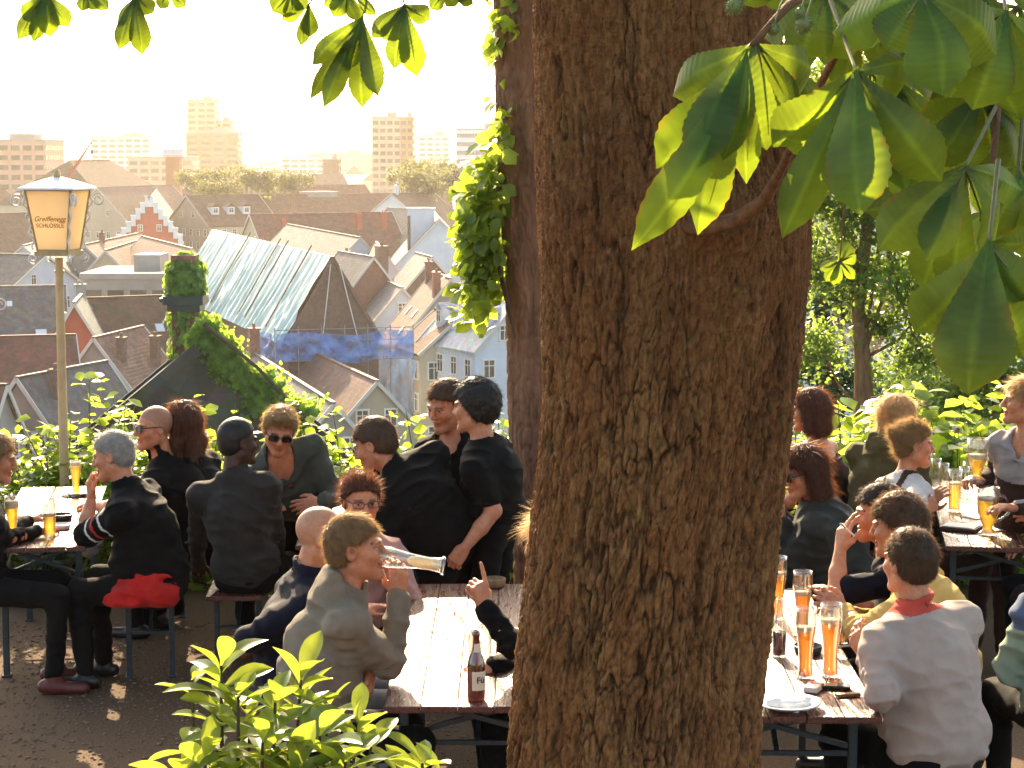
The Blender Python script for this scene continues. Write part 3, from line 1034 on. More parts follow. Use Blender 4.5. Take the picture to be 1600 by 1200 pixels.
    for k in range(7):
        p = l0 * (1 - k / 6) + l1 * (k / 6)
        m.tube([p + Vector((0, 0, GZ)), p + Vector((0, 0, zb + 1.2))], .06, 5)
    for dzz in (-2, -.2, .9):
        m.tube([l0 + Vector((0, 0, zb + dzz)), l1 + Vector((0, 0, zb + dzz))], .05, 5)
    m.build('scaffolding', M_GUTTER, hall)

    # flat roofed building with skylight strip
    def block(label, x0, x1, ytop, Y, dep, wall, band=None, n=6, base=GZ, name='office_block', cat='building', rz=0.0, mull=2.4, top=True):
        a, b = P(x0, ytop, Y), P(x1, ytop, Y)
        w = (b - a).length
        c = (a + b) / 2
        root = empty(name, (c.x, c.y + dep / 2, base), label, cat, 'modern blocks on the skyline', rz)
        hgt = c.z - base
        m = MB()
        m.box((0, 0, hgt / 2), (w, dep, hgt))
        m.build('wall', wall, root, local=True)
        if top:
            m = MB()
            m.box((0, 0, hgt + .35), (w + .6, dep + .6, .7))
            m.box((w * .15, 0, hgt + 1.6), (w * .3, dep * .4, 2.2))
            m.build('roof', WG, root, local=True)
        st = 3.3
        for k in range(n):
            z = hgt - 2.2 - k * st
            m = MB()
            q = int(w / mull)
            for i in range(q):
                x = -w / 2 + (i + .5) * w / q
                m.box((x, -dep / 2 - .02, z), (w / q * (.72 if not band else .97), .3, 1.7 if not band else 1.5), 0, 0)
            q2 = int(dep / mull)
            for i in range(q2):
                y = -dep / 2 + (i + .5) * dep / q2
                for sg in (-1, 1):
                    m.box((sg * (w / 2 + .02), y, z), (.3, dep / q2 * .7, 1.6), 0, 0)
            m.build('window_band', M_PANE if band is None else band, root, local=True)
        return root
    WO = mat('facade_ochre', (0.55, 0.38, 0.22), rough=0.8, var=.1, vscale=.1)
    WT = mat('facade_tan', (0.50, 0.36, 0.26), rough=0.8, var=.1, vscale=.1)
    WM = mat('facade_pink', (0.46, 0.28, 0.22), rough=0.8, var=.1, vscale=.1)
    WS = mat('facade_brick', (0.40, 0.18, 0.09), rough=0.8, var=.2, vscale=.2)
    BL = mat('band_glass', (0.10, 0.12, 0.15), rough=0.2, spec=0.8)
    block('flat grey roof with a skylight strip left of the ivy chimney', 128, 268, 436, 250, 16, WG, n=1, name='flat_roofed_building')
    block('pink gridded block at the left edge of the skyline', -60, 70, 221, 700, 30, WM, n=9, mull=3.6)
    block('pale long block left of the brick tower', 142, 234, 214, 1250, 40, WW, n=8, mull=5)
    block('tall stepped tower fading in the glare', 292, 336, 157, 1150, 20, WO, n=24, mull=4)
    block('lower ochre wing in front of the glaring tower', 290, 372, 208, 1120, 18, WS, n=6, mull=6)
    block('middle ochre block right of the glaring tower', 330, 362, 190, 1160, 18, WO, n=10, mull=4)
    block('tan gridded tower block right of the middle of the skyline', 581, 626, 184, 900, 22, WT, n=16, mull=2.6)
    block('reddish stair side of the tan tower block', 626.3, 645, 184, 899, 21, WS, n=16, mull=2.2)
    block('pale grey tower behind the tree right of the tan tower', 654, 702, 212, 1300, 24, WW, n=9, mull=4)
    block('white banded block beside the ivy trunk', 713, 800, 203, 800, 26, WW, band=BL, n=9, mull=6)
    block('low pale block at the middle of the skyline', 440, 520, 246, 1300, 40, WW, n=4, mull=5)
    block('low cream block left of the tan tower', 500, 582, 240, 1500, 30, WC, n=4, mull=5)
    block('small dark block with a flat top in front of the low blocks', 504, 530, 250, 900, 10, WB, n=2, mull=3)
    block('long cream block under the glaring tower', 200, 300, 247, 900, 20, WC, n=3, mull=4)
    block('pale block seen between leaves at the right', 1500, 1640, 215, 900, 20, WW, n=9, mull=4)
    # square brick tower with a pale cap
    c = P(271, 240, 620)
    root = empty('brick_tower', (c.x, c.y, GZ), 'square brick tower with a pale pointed cap', 'tower')
    m = MB()
    hh = c.z - GZ
    m.box((0, 0, hh / 2 - 1), (4.2, 4.2, hh))
    m.build('shaft', WS, root, local=True)
    m = MB()
    m.box((0, 0, hh + .3), (5.6, 5.6, 1.6))
    m.lathe([(3.6, hh + 1.1), (0.2, hh + 3.2)], n=4)
    m.build('cap', WW, root, local=True)
    # red crane
    c0, c1 = P(104, 284, 420), P(143, 222, 420)
    root = empty('crane', (c0.x, c0.y, GZ), 'red crane with a slanting jib above the lantern', 'crane')
    MR = mat('crane_red', (0.45, 0.06, 0.04), rough=0.5)
    m = MB()
    m.beam((c0.x, c0.y, GZ), (c0.x, c0.y, c0.z + .6), .5, .5)
    m.box((c0.x - 1.2, c0.y, c0.z - 1), (3.2, 1.6, 1.6))
    m.build('mast', MR, root)
    m = MB()
    dd = (c1 - c0)
    for o_ in (-.35, .35):
        m.beam(c0 + Vector((0, o_, 0)), c1 + Vector((0, o_ * .4, 0)), .22, .22)
    m.beam(c0 + Vector((0, 0, .9)), c1, .2, .2)
    for k in range(14):
        a_, b_ = c0 + dd * (k / 14), c0 + dd * ((k + 1) / 14)
        m.beam(a_ + Vector((0, .35, 0)), b_ + Vector((0, 0, .9 * (1 - k / 14))), .1, .1)
    m.build('jib', MR, root)
    m = MB()
    m.tube([c1, c1 + Vector((0, 0, -1.6))], .06, 5)
    m.box((c1.x, c1.y, c1.z - 2), (.5, .5, .8))
    m.build('hook', M_STEEL, root)
    # the far quarters: roofs nobody could count
    m = MB()
    r = random.Random(5)
    for i in range(420):
        y = 620 + 2000 * r.random() ** 1.4
        x = r.uniform(-.34, .34) * y
        px_ = 800 + x / y * 3200
        w, l, hgt = r.uniform(9, 16), r.uniform(10, 26), r.uniform(12, 19)
        rz = r.choice((.2, 1.75, .5, 1.2)) + r.uniform(-.1, .1)
        m.box((x, y, GZ + hgt / 2), (l, w, hgt), rz, r.choice((2, 2, 3)))
        ca, sa = math.cos(rz), math.sin(rz)
        def q(a, b, z): return (x + a * ca - b * sa, y + a * sa + b * ca, z)
        z0, z1 = GZ + hgt + .02, GZ + hgt + w * .4
        l2, w2 = l / 2 + .4, w / 2 + .4
        m.add([q(-l2, -w2, z0), q(l2, -w2, z0), q(l2, w2, z0), q(-l2, w2, z0), q(-l2, 0, z1), q(l2, 0, z1)],
              [(0, 1, 5, 4), (2, 3, 4, 5), (1, 2, 5), (3, 0, 4)], r.choice((0, 0, 1, 4)))
    o = m.build('distant_rooftops', [RB, RR, WW, WC, RP])
    tag(o, 'hazy far roofs of the town under the skyline', None, None, 'stuff')

    # ---------------- near slate gable with the ivy chimney
    A = P(317, 546, 50)
    B = PZ(345, 530, A.z)
    uu = V2(A).normalized()
    A2, B2 = A, A + uu * 1.3
    global SLATE
    SLATE = (A2, B2, 13.0, 5.3)
    house('near house with a dark slate hung gable under the ivy', A2, B2, 13.0, 5.3, RK, RK, base=-14, gable_mat=RK, gable_win=False, rows=0, over=.06, verge=RK)


town()
# ------------------------------------------------------------------ figures: smooth unions of tapered limbs, meshed as one surface
class Field:
    def __init__(self, lo, hi, step, fine=None, fstep=None):
        """fine: list of (centre, half size) boxes where the grid is finer"""
        self.ax = []
        for a in range(3):
            iv = [(c[a] - h, c[a] + h) for c, h in (fine or [])]
            xs = [lo[a]]
            while xs[-1] < hi[a]:
                x = xs[-1]
                st = fstep if any(l <= x <= h for l, h in iv) else step
                if st == step:
                    nx_ = [l for l, h in iv if l > x]
                    if nx_ and x + step > min(nx_): st = max(fstep, min(nx_) - x)
                xs.append(x + st)
            self.ax.append(np.array(xs))
        self.d = np.full([len(a) for a in self.ax], 1.0, dtype=np.float32)

    def _sub(self, lo, hi):
        sl = []
        for a in range(3):
            i0 = np.searchsorted(self.ax[a], lo[a])
            i1 = np.searchsorted(self.ax[a], hi[a])
            if i1 <= i0: return None
            sl.append(slice(i0, i1))
        x = self.ax[0][sl[0]][:, None, None]
        y = self.ax[1][sl[1]][None, :, None]
        z = self.ax[2][sl[2]][None, None, :]
        return tuple(sl), x, y, z

    def _join(self, sl, d, k, op):
        o = self.d[sl]
        if op == 'sub':
            d = -d
            h = np.clip(.5 + .5 * (d - o) / k, 0, 1)
            r = o + (d - o) * h + k * h * (1 - h)
        else:
            h = np.clip(.5 + .5 * (o - d) / k, 0, 1)
            r = o + (d - o) * h - k * h * (1 - h)
        self.d[sl] = r

    def cone(self, a, b, ra, rb, k=.02, op='add'):
        a, b = np.array(a), np.array(b)
        m = max(ra, rb) + k + .03
        s = self._sub(np.minimum(a, b) - m, np.maximum(a, b) + m)
        if s is None: return
        sl, x, y, z = s
        ab = b - a
        l2 = float(ab @ ab) + 1e-12
        t = np.clip(((x - a[0]) * ab[0] + (y - a[1]) * ab[1] + (z - a[2]) * ab[2]) / l2, 0, 1)
        d = np.sqrt((x - a[0] - t * ab[0]) ** 2 + (y - a[1] - t * ab[1]) ** 2 + (z - a[2] - t * ab[2]) ** 2) - (ra + (rb - ra) * t)
        self._join(sl, d, k, op)

    def ell(self, c, r, M=None, k=.02, op='add'):
        c = np.array(c)
        m = max(r) + k + .03
        s = self._sub(c - m, c + m)
        if s is None: return
        sl, x, y, z = s
        x, y, z = x - c[0], y - c[1], z - c[2]
        if M is None: q = (x, y, z)
        else: q = [x * M[0][i] + y * M[1][i] + z * M[2][i] for i in range(3)]
        k0 = np.sqrt((q[0] / r[0]) ** 2 + (q[1] / r[1]) ** 2 + (q[2] / r[2]) ** 2) + 1e-6
        k1 = np.sqrt((q[0] / r[0] ** 2) ** 2 + (q[1] / r[1] ** 2) ** 2 + (q[2] / r[2] ** 2) ** 2) + 1e-6
        self._join(sl, k0 * (k0 - 1) / k1, k, op)

    def near(self, w):
        idx = np.nonzero(np.abs(self.d) < w)
        return idx, np.stack([self.ax[a][idx[a]] for a in range(3)], -1)

    def offset(self, fn, w=.04):
        idx, p = self.near(w)
        if len(p): self.d[idx] -= fn(p).astype(np.float32)

    def cut(self, fn, w=.08):
        """keep only where fn(p) < 0"""
        idx = np.nonzero(self.d < w)
        p = np.stack([self.ax[a][idx[a]] for a in range(3)], -1)
        self.d[idx] = np.maximum(self.d[idx], fn(p))

    def mesh(self):
        d = self.d
        ins = d < 0
        nx, ny, nz = d.shape
        c = np.zeros((nx - 1, ny - 1, nz - 1), dtype=np.int16)
        for i in (0, 1):
            for j in (0, 1):
                for k in (0, 1):
                    c += ins[i:nx - 1 + i, j:ny - 1 + j, k:nz - 1 + k]
        act = (c > 0) & (c < 8)
        I = np.argwhere(act)
        vid = np.full(act.shape, -1, dtype=np.int64)
        vid[act] = np.arange(len(I))
        S = np.zeros((len(I), 3))
        N = np.zeros(len(I))
        cor = [(i, j, k) for i in (0, 1) for j in (0, 1) for k in (0, 1)]
        val = {q: d[I[:, 0] + q[0], I[:, 1] + q[1], I[:, 2] + q[2]].astype(np.float64) for q in cor}
        for p in cor:
            for a in range(3):
                if p[a]: continue
                q = tuple(1 if t == a else p[t] for t in range(3))
                va, vb = val[p], val[q]
                x = (va < 0) != (vb < 0)
                t = np.where(x, va / np.where(np.abs(va - vb) < 1e-9, 1, va - vb), 0)
                for t_ in range(3):
                    S[:, t_] += np.where(x, p[t_] + (t if t_ == a else 0), 0)
                N += x
        pos = I + S / N[:, None]
        V = np.stack([np.interp(pos[:, a], np.arange(len(self.ax[a])), self.ax[a]) for a in range(3)], -1)
        Fs = []
        for a in range(3):
            b, c_ = (a + 1) % 3, (a + 2) % 3
            s0 = [slice(None)] * 3
            s1 = [slice(None)] * 3
            s0[a], s1[a] = slice(0, -1), slice(1, None)
            s0[b] = s1[b] = slice(1, -1)
            s0[c_] = s1[c_] = slice(1, -1)
            A, B = ins[tuple(s0)], ins[tuple(s1)]
            for flip, msk in ((False, A & ~B), (True, ~A & B)):
                E = np.argwhere(msk)
                if not len(E): continue
                E[:, b] += 1
                E[:, c_] += 1
                def g(db, dc):
                    q = E.copy()
                    q[:, b] -= db
                    q[:, c_] -= dc
                    return vid[q[:, 0], q[:, 1], q[:, 2]]
                f = np.stack([g(1, 1), g(0, 1), g(0, 0), g(1, 0)], -1)
                Fs.append(f[:, ::-1] if flip else f)
        F = np.concatenate(Fs) if Fs else np.zeros((0, 4), int)
        F = F[(F >= 0).all(1)]
        # one smoothing pass
        acc = np.zeros_like(V)
        cn = np.zeros(len(V))
        for i in range(4):
            a_, b_ = F[:, i], F[:, (i + 1) % 4]
            np.add.at(acc, a_, V[b_])
            np.add.at(cn, a_, 1)
        V = np.where(cn[:, None] > 0, V * .5 + .5 * acc / np.maximum(cn, 1)[:, None], V)
        return V, F


def vnormals(V, F):
    n = np.cross(V[F[:, 2]] - V[F[:, 0]], V[F[:, 3]] - V[F[:, 1]])
    o = np.zeros_like(V)
    for i in range(4): np.add.at(o, F[:, i], n)
    return o / (np.linalg.norm(o, axis=1, keepdims=True) + 1e-9)


def hd(h): return np.array((math.sin(R(h)), math.cos(R(h)), 0.0))


def unit(v):
    v = np.array(v, dtype=float)
    return v / (np.linalg.norm(v) + 1e-9)


def cloth(name, col, col2=None, rough=.85, bump=.5, bscale=260, sheen=.3, var=.3):
    return mat(name, col, rough=rough, spec=.14, col2=col2, var=var, vscale=9, bump=bump, bscale=bscale, sheen=sheen * .12)


def skin_mat(name):
    m = mat(name, (1, 1, 1), rough=.5, spec=.4, tint=True, col2=(.86, .82, .8), vscale=60, sss=.12, bump=.12, bscale=420)
    return m


M_SKIN = skin_mat('skin')
SK = dict(fair=(.56, .28, .16), pink=(.55, .235, .125), tan=(.46, .20, .105), dark=(.06, .026, .015))


def hair_mat(name, col, col2, tr=.35):
    m = leaf_mat(name, col, tuple(min(1, c * 2.2) for c in col2), fac=tr, rough=.5, var=.25, vscale=35, spec=.4)
    return m


HAIR = dict(grey=hair_mat('hair_grey', (.36, .34, .31), (.26, .245, .22)), dark=hair_mat('hair_dark', (.028, .016, .01), (.06, .03, .015), .2),
            black=hair_mat('hair_black', (.012, .01, .009), (.015, .012, .01), .1), brown=hair_mat('hair_brown', (.075, .042, .022), (.12, .065, .03)),
            auburn=hair_mat('hair_auburn', (.09, .032, .015), (.15, .055, .022)), blonde=hair_mat('hair_blonde', (.40, .28, .14), (.42, .30, .16), .45),
            sandy=hair_mat('hair_sandy', (.25, .155, .07), (.24, .155, .07), .35))
M_LENS = mat('sunglass_lens', (.012, .01, .01), rough=.08, spec=.8)
M_RIM = mat('spectacle_rim', (.05, .04, .035), rough=.3, spec=.6)
M_CLEAR = glass_mat('spectacle_lens', (.97, .97, .97), refl=.05)


def hand(f, w, d, n, side, curl=.5, thumb=.5, sc=1.0, point=False, k=.006):
    """five fingers on a palm: w wrist, d direction of the fingers, n the way the palm faces"""
    d = unit(d)
    n = unit(np.array(n) - d * float(np.dot(n, d)))
    x = np.cross(d, n) * side          # towards the thumb
    w = np.array(w)
    lens = [(.042, .026, .020), (.046, .029, .021), (.043, .027, .020), (.033, .021, .018)]
    root = []
    for i in range(4):
        off = (.030 - i * .0205) * sc
        kn = w + d * (.088 - abs(i - 1) * .004 - (i == 3) * .004) * sc + x * off - n * .004
        f.cone(w + x * off * .6 + d * .012, kn, .0135 * sc, .0115 * sc, .016)
        root.append(kn)
    f.ell(w + d * .05 * sc + n * .006, (.034 * sc, .042 * sc, .017 * sc), np.stack([x, d, n], -1), .02)
    for i in range(4):
        c = curl if not isinstance(curl, (list, tuple)) else curl[i]
        if point: c = .06 if i == 0 else 1.45
        a, p = c * .75, root[i]
        spread = (1.5 - i) * .05
        for j, L in enumerate(lens[i]):
            dv = unit(d * math.cos(a) + n * math.sin(a) + x * spread)
            q = p + dv * L * sc
            f.cone(p, q, (.0098 - .001 * j) * sc, (.0092 - .0012 * j) * sc, k)
            p = q
            a += c
    t0 = w + x * .024 * sc + d * .022 * sc + n * .006
    t1 = t0 + unit(x * .75 + d * .7 + n * .35 * thumb) * .036 * sc
    t2 = t1 + unit(x * (.55 - .5 * thumb) + d * .9 + n * .6 * thumb) * .032 * sc
    t3 = t2 + unit(x * (.3 - .6 * thumb) + d * .9 + n * .8 * thumb) * .026 * sc
    f.cone(t0, t1, .016 * sc, .0125 * sc, .012)
    f.cone(t1, t2, .0118 * sc, .0105 * sc, k)
    f.cone(t2, t3, .0105 * sc, .008 * sc, k)


def ribbons(pts, dirs, length, width, grav, seed, segs=3, wob=.25, loose=None):
    r = np.random.default_rng(seed)
    n = len(pts)
    L = length * r.uniform(.5, 1.25, n)[:, None]
    if loose is not None: L = L * np.where(loose, 1.5, 1.0)
    d = dirs + r.normal(0, wob, (n, 3))
    d /= np.linalg.norm(d, axis=1, keepdims=True)
    sd = np.cross(d, r.normal(0, 1, (n, 3)))
    sd /= np.linalg.norm(sd, axis=1, keepdims=True) + 1e-9
    V, F = [], []
    p = pts.copy()
    rows = []
    for s in range(segs + 1):
        w = width * (1 - s / segs * .85)
        rows.append((p - sd * w / 2, p + sd * w / 2))
        p = p + d * L / segs
        d = d + np.array((0, 0, -grav)) + r.normal(0, .08, (n, 3))
        d /= np.linalg.norm(d, axis=1, keepdims=True)
    V = np.stack([q for row in rows for q in row], 1).reshape(-1, 3)
    k = 2 * (segs + 1)
    b = np.arange(n)[:, None] * k
    F = np.concatenate([b + np.array([[2 * s, 2 * s + 1, 2 * s + 3, 2 * s + 2]]) for s in range(segs)], 0)
    return V, F


def person(label, head, z, hh=0, hp=0, hr=0, th=None, pel=(0, 0), pz=.56, skin='fair', hs=1.05, scale=1.0, build=1.0,
           hair=None, top=None, bottom=None, shoes=None, arms=(None, None), legs=None, glasses=None, stubble=0.0, group='people in the beer garden',
           cut_legs=False, lips=(.8, .45, .42), Yhead=None, female=False, res=.0075):
    H = np.array(P(head[0], head[1], Yhead)) if Yhead else np.array(PZ(head[0], head[1], z))
    th = hh if th is None else th
    TF, up = hd(th), np.array((0, 0, 1.0))
    TR = np.array((TF[1], -TF[0], 0))
    # head frame
    hf = hd(hh) * math.cos(R(hp)) - up * math.sin(R(hp))
    hrt = np.array((math.cos(R(hh)), -math.sin(R(hh)), 0))
    hu = np.cross(hrt, hf)
    hrt = hrt * math.cos(R(hr)) + hu * math.sin(R(hr))
    hu = np.cross(hrt, hf)
    M = np.stack([hrt, hf, hu], -1)
    S = hs

    def hl(x, y, zz): return H + M @ (np.array((x, y, zz)) * S)
    pelvis = np.array((H[0] + pel[0], H[1] + pel[1], pz))
    neck = H - hu * .155 * S - hf * .035 + (pelvis - H) * .03
    neck = neck + np.array((0, 0, -.01))
    spine = neck - pelvis
    sl = np.linalg.norm(spine)
    su = spine / sl
    # torso frame: up along the spine
    fr = unit(TF - su * float(TF @ su))
    rt = np.cross(fr, su)
    MT = np.stack([rt, fr, su], -1)
    b = build
    sw = (.178 if not female else .158) * b
    sh = {s: neck - su * .082 + rt * s * sw - fr * .005 for s in (-1, 1)}
    hips = {s: pelvis + rt * s * .085 for s in (-1, 1)}
    root_z = 0.0
    root = empty('person', (pelvis[0], pelvis[1], 0), label, 'person', group)
    # arms: [left, right], each (elbow, wrist, hand dir, palm normal, curl) in world space
    A = {}
    for s, a in zip((-1, 1), arms):
        if a is None:
            el = sh[s] - up * .26 + TF * .10 + TR * s * .05
            wr = el + TF * .2 - TR * s * .12 + up * .02
            a = dict(el=el, wr=wr)
        a = dict(a)
        for key in ('el', 'wr'):
            if key not in a: continue
            v = a[key]
            if len(v) == 4 and v[3] == 'z': v = PZ(v[0], v[1], v[2])
            elif max(abs(float(v[0])), abs(float(v[1]))) > 40: v = P(v[0], v[1], v[2])
            a[key] = np.array(v, dtype=float)
        if 'el' not in a:
            l1, l2 = .295 * scale, .265 * scale
            dv = a['wr'] - sh[s]
            L = np.linalg.norm(dv)
            if L > (l1 + l2) * .985:
                a['wr'] = sh[s] + dv / L * (l1 + l2) * .985
                dv = a['wr'] - sh[s]
                L = np.linalg.norm(dv)
            L = max(L, abs(l1 - l2) + .06)
            ca = (l1 * l1 + L * L - l2 * l2) / (2 * l1 * L)
            u_ = dv / np.linalg.norm(dv)
            hv = np.array(a.get('hint', (0, 0, -1.0)), dtype=float)
            hv = unit(hv - u_ * float(hv @ u_))
            a['el'] = sh[s] + u_ * l1 * ca + hv * l1 * math.sqrt(max(0, 1 - ca * ca))
        a.setdefault('d', unit(a['wr'] - a['el']))
        a.setdefault('n', -up if abs(unit(a['d'])[2]) < .7 else TF)
        A[s] = a
    if legs is None:
        seated = pz < .7
        legs = {}
        for s in (-1, 1):
            if seated:
                kn = hips[s] + TF * .42 + TR * s * .05 + up * (.53 - pz)
                an = kn - up * .42 - TF * .03
                an[2] = .09
            else:
                kn = hips[s] * 1.0 + TF * .03 + TR * s * .02
                kn[2] = .5
                an = kn - TF * .04
                an[2] = .09
            legs[s] = (kn, an)
    else:
        legs = {s: tuple(np.array(PZ(*q) if len(q) == 3 and abs(q[0]) > 40 else q, dtype=float) for q in l) for s, l in zip((-1, 1), legs)}

    # ------------ body
    pts = [H, pelvis] + list(sh.values()) + [A[s][k_] for s in A for k_ in ('el', 'wr')] + [A[s]['wr'] + unit(A[s]['d']) * .2 for s in A]
    lo = np.min(pts, 0) - .2
    hi = np.max(pts, 0) + .2
    fine = [(H + M @ np.array((0, .01, 0)), .138)]
    for s in A:
        if A[s].get('show'): fine.append((A[s]['wr'] + unit(A[s]['d']) * .08, .1))
    f = Field(lo, hi, .011, fine, .0043)
    f.ell(neck - su * .20 * sl / .54 - fr * .0, (.155 * b, .105 * b, .20), MT, .05)
    f.ell(pelvis + su * .06, (.15 * b, .11 * b, .15), MT, .05)
    for s in (-1, 1):
        f.cone(neck - su * .015, sh[s], .05, .052 * b, .04)
        f.cone(sh[s], A[s]['el'], .048 * b, .038 * b, .03)
        f.cone(A[s]['el'], A[s]['el'] * .55 + A[s]['wr'] * .45, .038 * b, .038 * b, .015)
        f.cone(A[s]['el'] * .55 + A[s]['wr'] * .45, A[s]['wr'], .038 * b, .0255, .015)
        hand(f, A[s]['wr'], A[s]['d'], A[s]['n'], s, A[s].get('curl', .45), A[s].get('thumb', .5), A[s].get('sc', 1.0), A[s].get('point', False))
    nr = .056 if not female else .047
    f.cone(neck - su * .03, hl(0, -.018, -.05), nr + .006, nr, .03)
    # head
    f.ell(hl(0, -.016, .030), np.array((.0735, .094, .088)) * S, M, .01)
    f.ell(hl(0, .022, -.034), np.array((.060, .066, .080)) * S, M, .03)
    for s in (-1, 1):
        f.cone(hl(s * .047, -.002, -.058), hl(s * .012, .072, -.098), .020 * S, .017 * S, .03)
        f.ell(hl(s * .040, .058, -.022), np.array((.024, .022, .02)) * S, M, .03)
        f.ell(hl(s * .033, .098, .004), np.array((.021, .020, .0145)) * S, M, .012, 'sub')
        f.ell(hl(s * .0315, .074, .003), np.array((.0135, .0125, .0115)) * S, M, .004)
        f.cone(hl(s * .014, .087, .021), hl(s * .045, .074, .021), .0095 * S, .008 * S, .012)
        f.ell(hl(s * .010, .097, -.030), np.array((.009, .010, .008)) * S, M, .006)
        # ear
        f.ell(hl(s * .0775, -.008, -.004), np.array((.009, .020, .032)) * S, M, .006)
        f.ell(hl(s * .086, -.004, .0), np.array((.006, .011, .019)) * S, M, .005, 'sub')
    f.cone(hl(0, .086, .018), hl(0, .108, -.024), .0085 * S, .0115 * S, .010)
    f.ell(hl(0, .087, -.0545), np.array((.024, .010, .0065)) * S, M, .006)
    f.ell(hl(0, .086, -.0685), np.array((.021, .010, .0075)) * S, M, .006)
    f.ell(hl(0, .101, -.0615), np.array((.024, .006, .0014)) * S, M, .003, 'sub')
    f.ell(hl(0, .077, -.099), np.array((.020, .018, .017)) * S, M, .02)
    V, F = f.mesh()
    q = (V - H) @ M / S
    base = np.array(SK[skin])
    col = np.tile(base, (len(V), 1))
    nz = fbm(V, 30, 2, 3)[:, None]
    col *= 1 + np.array((.10, .18, .2)) * nz
    inhead = (np.abs(q[:, 2]) < .13) & (np.linalg.norm(q, axis=1) < .16)

    def paint(mask, c, a=1.0):
        mm = (mask & inhead)
        col[mm] = col[mm] * (1 - a) + np.array(c) * a
    ax_ = np.abs(q[:, 0])
    paint((q[:, 1] > .05) & (ax_ > .02) & (ax_ < .055) & (q[:, 2] < -.01) & (q[:, 2] > -.045), base * np.array((1.08, .85, .82)), .6)
    paint((q[:, 1] > .075) & (ax_ < .024) & (np.abs(q[:, 2] + .0615) < .0125), base * np.array((.85, .52, .52)), .85)
    paint((q[:, 1] > .075) & (ax_ < .022) & (np.abs(q[:, 2] + .0615) < .0018), base * .3, .8)
    if hair: hc = np.array(hair.get('brow', (.08, .045, .025)))
    else: hc = np.array((.1, .06, .04))
    paint((q[:, 1] > .06) & (ax_ > .014) & (ax_ < .050) & (np.abs(q[:, 2] - .0235 + ax_ * .05) < .0045), hc, .75)
    eye = (q[:, 1] > .066) & (np.hypot((ax_ - .0315) / .0125, (q[:, 2] - .002) / .0048) < 1)
    paint(eye, (.5, .47, .43))
    paint(eye & (np.hypot(ax_ - .0315, q[:, 2] - .002) < .0058), (.02, .014, .01))
    paint((q[:, 1] > .066) & (np.abs(ax_ - .0315) < .015) & (np.abs(q[:, 2] - .0075) < .0022), base * .25, .8)
    if stubble:
        paint((q[:, 2] < -.04) & (q[:, 1] > -.01) & ~((ax_ < .024) & (np.abs(q[:, 2] + .0615) < .0125) & (q[:, 1] > .075)), base * np.array((.55, .5, .5)), stubble)
    if hair and hair.get('shave'):
        hz = np.interp(q[:, 1], [-.12, -.05, -.01, .03, .075, .1], [-.07, -.055, .0, .04, .068, .08])
        paint((q[:, 2] > hz + .006 * fbm(V, 60, 2, 5)), hair['shave'], hair.get('shave_a', .6))
    # nails
    mesh_obj('body', V, F, M_SKIN, root, smooth=True, cols=np.clip(col, 0, 1))

    # ------------ clothes
    def wrinkle(amp, seed):
        def fn(p):
            a = (p - pelvis) @ MT
            n1 = vnoise(a[:, 0] * 9 + 1.5 * a[:, 2] * 6, a[:, 1] * 9, a[:, 2] * 16 + seed, seed)
            n2 = vnoise(p[:, 0] * 26, p[:, 1] * 26, p[:, 2] * 34, seed + 5)
            n3 = fbm(p, 7, 2, seed + 9)
            return amp * ((1 - 2.6 * np.abs(n1) ** .8) * 1.25 + n2 * .45 + n3 * .9)
        return fn
    seed = int(abs(head[0] * 7 + head[1])) % 9973
    if top:
        t = top.get('thick', .016)
        f = Field(lo, hi, res)
        f.ell(neck - su * .20 * sl / .54, (.158 * b + t, .108 * b + t, .20 + t), MT, .06)
        f.cone(neck - su * .21 * sl / .54 - fr * .03, pelvis + su * .10, .125 * b + t, .135 * b + t, .06)
        belly = top.get('belly', 0)
        if belly: f.ell(pelvis + su * .16 + fr * .05, (.15 * b + belly * .5, .12 * b + belly, .16), MT, .06)
        f.ell(pelvis + su * .05, (.158 * b + t, .12 * b + t, .15), MT, .06)
        for s in (-1, 1):
            f.cone(neck - su * .02, sh[s] + su * .004, .054 + t * .5, .050 * b + t * .6, .06)
            sv = top.get('sleeve', 'long')
            e, w = A[s]['el'], A[s]['wr']
            if sv == 'long':
                f.cone(sh[s], e, .050 * b + t * .55, .041 * b + t * .7, .06)
                f.cone(e, w - unit(w - e) * .012, .041 * b + t * .7, .030 + t * .6, .02)
            elif sv == 'short':
                e2 = sh[s] + (e - sh[s]) * top.get('slen', .62)
                f.cone(sh[s], e2, .050 * b + t * .5, .047 * b + t * .9, .06)
            elif sv == 'half':
                f.cone(sh[s], e, .054 * b + t, .043 * b + t, .035)
                f.cone(e, e + (w - e) * .25, .044 * b + t, .043 + t, .02)
        if top.get('hood'):
            f.ell(neck - fr * .085 - su * .01, (.12, .065, .10), MT, .03)
            for s in (-1, 1):
                f.cone(neck - fr * .05 + rt * s * .085 + su * .03, neck + fr * .075 + rt * s * .035 - su * .06, .032, .026, .02)
            f.cone(neck - fr * .09 - rt * .07 + su * .06, neck - fr * .09 + rt * .07 + su * .06, .034, .034, .02)
        ch = top.get('collar', 0)
        nk = hl(0, -.018, -.06)
        nd_ = unit(nk - neck)
        if ch: f.cone(neck - nd_ * .02, neck + nd_ * ch, nr + .02, nr + .022, .018)
        op = top.get('open', .008)
        f.cone(neck - nd_ * (.0 if ch else .01) + fr * top.get('vneck', 0) * .5, nk + nd_ * .12, nr + op, nr + op + .02, .006, 'sub')
        if top.get('vneck'):
            f.cone(neck + fr * .06 - su * .02, neck + fr * .13 - su * top['vneck'], .04, .006, .01, 'sub')
        if top.get('strap'):
            f.cut(lambda p: np.maximum((((p - neck) @ su) + .105), -9) + 0 * p[:, 0])
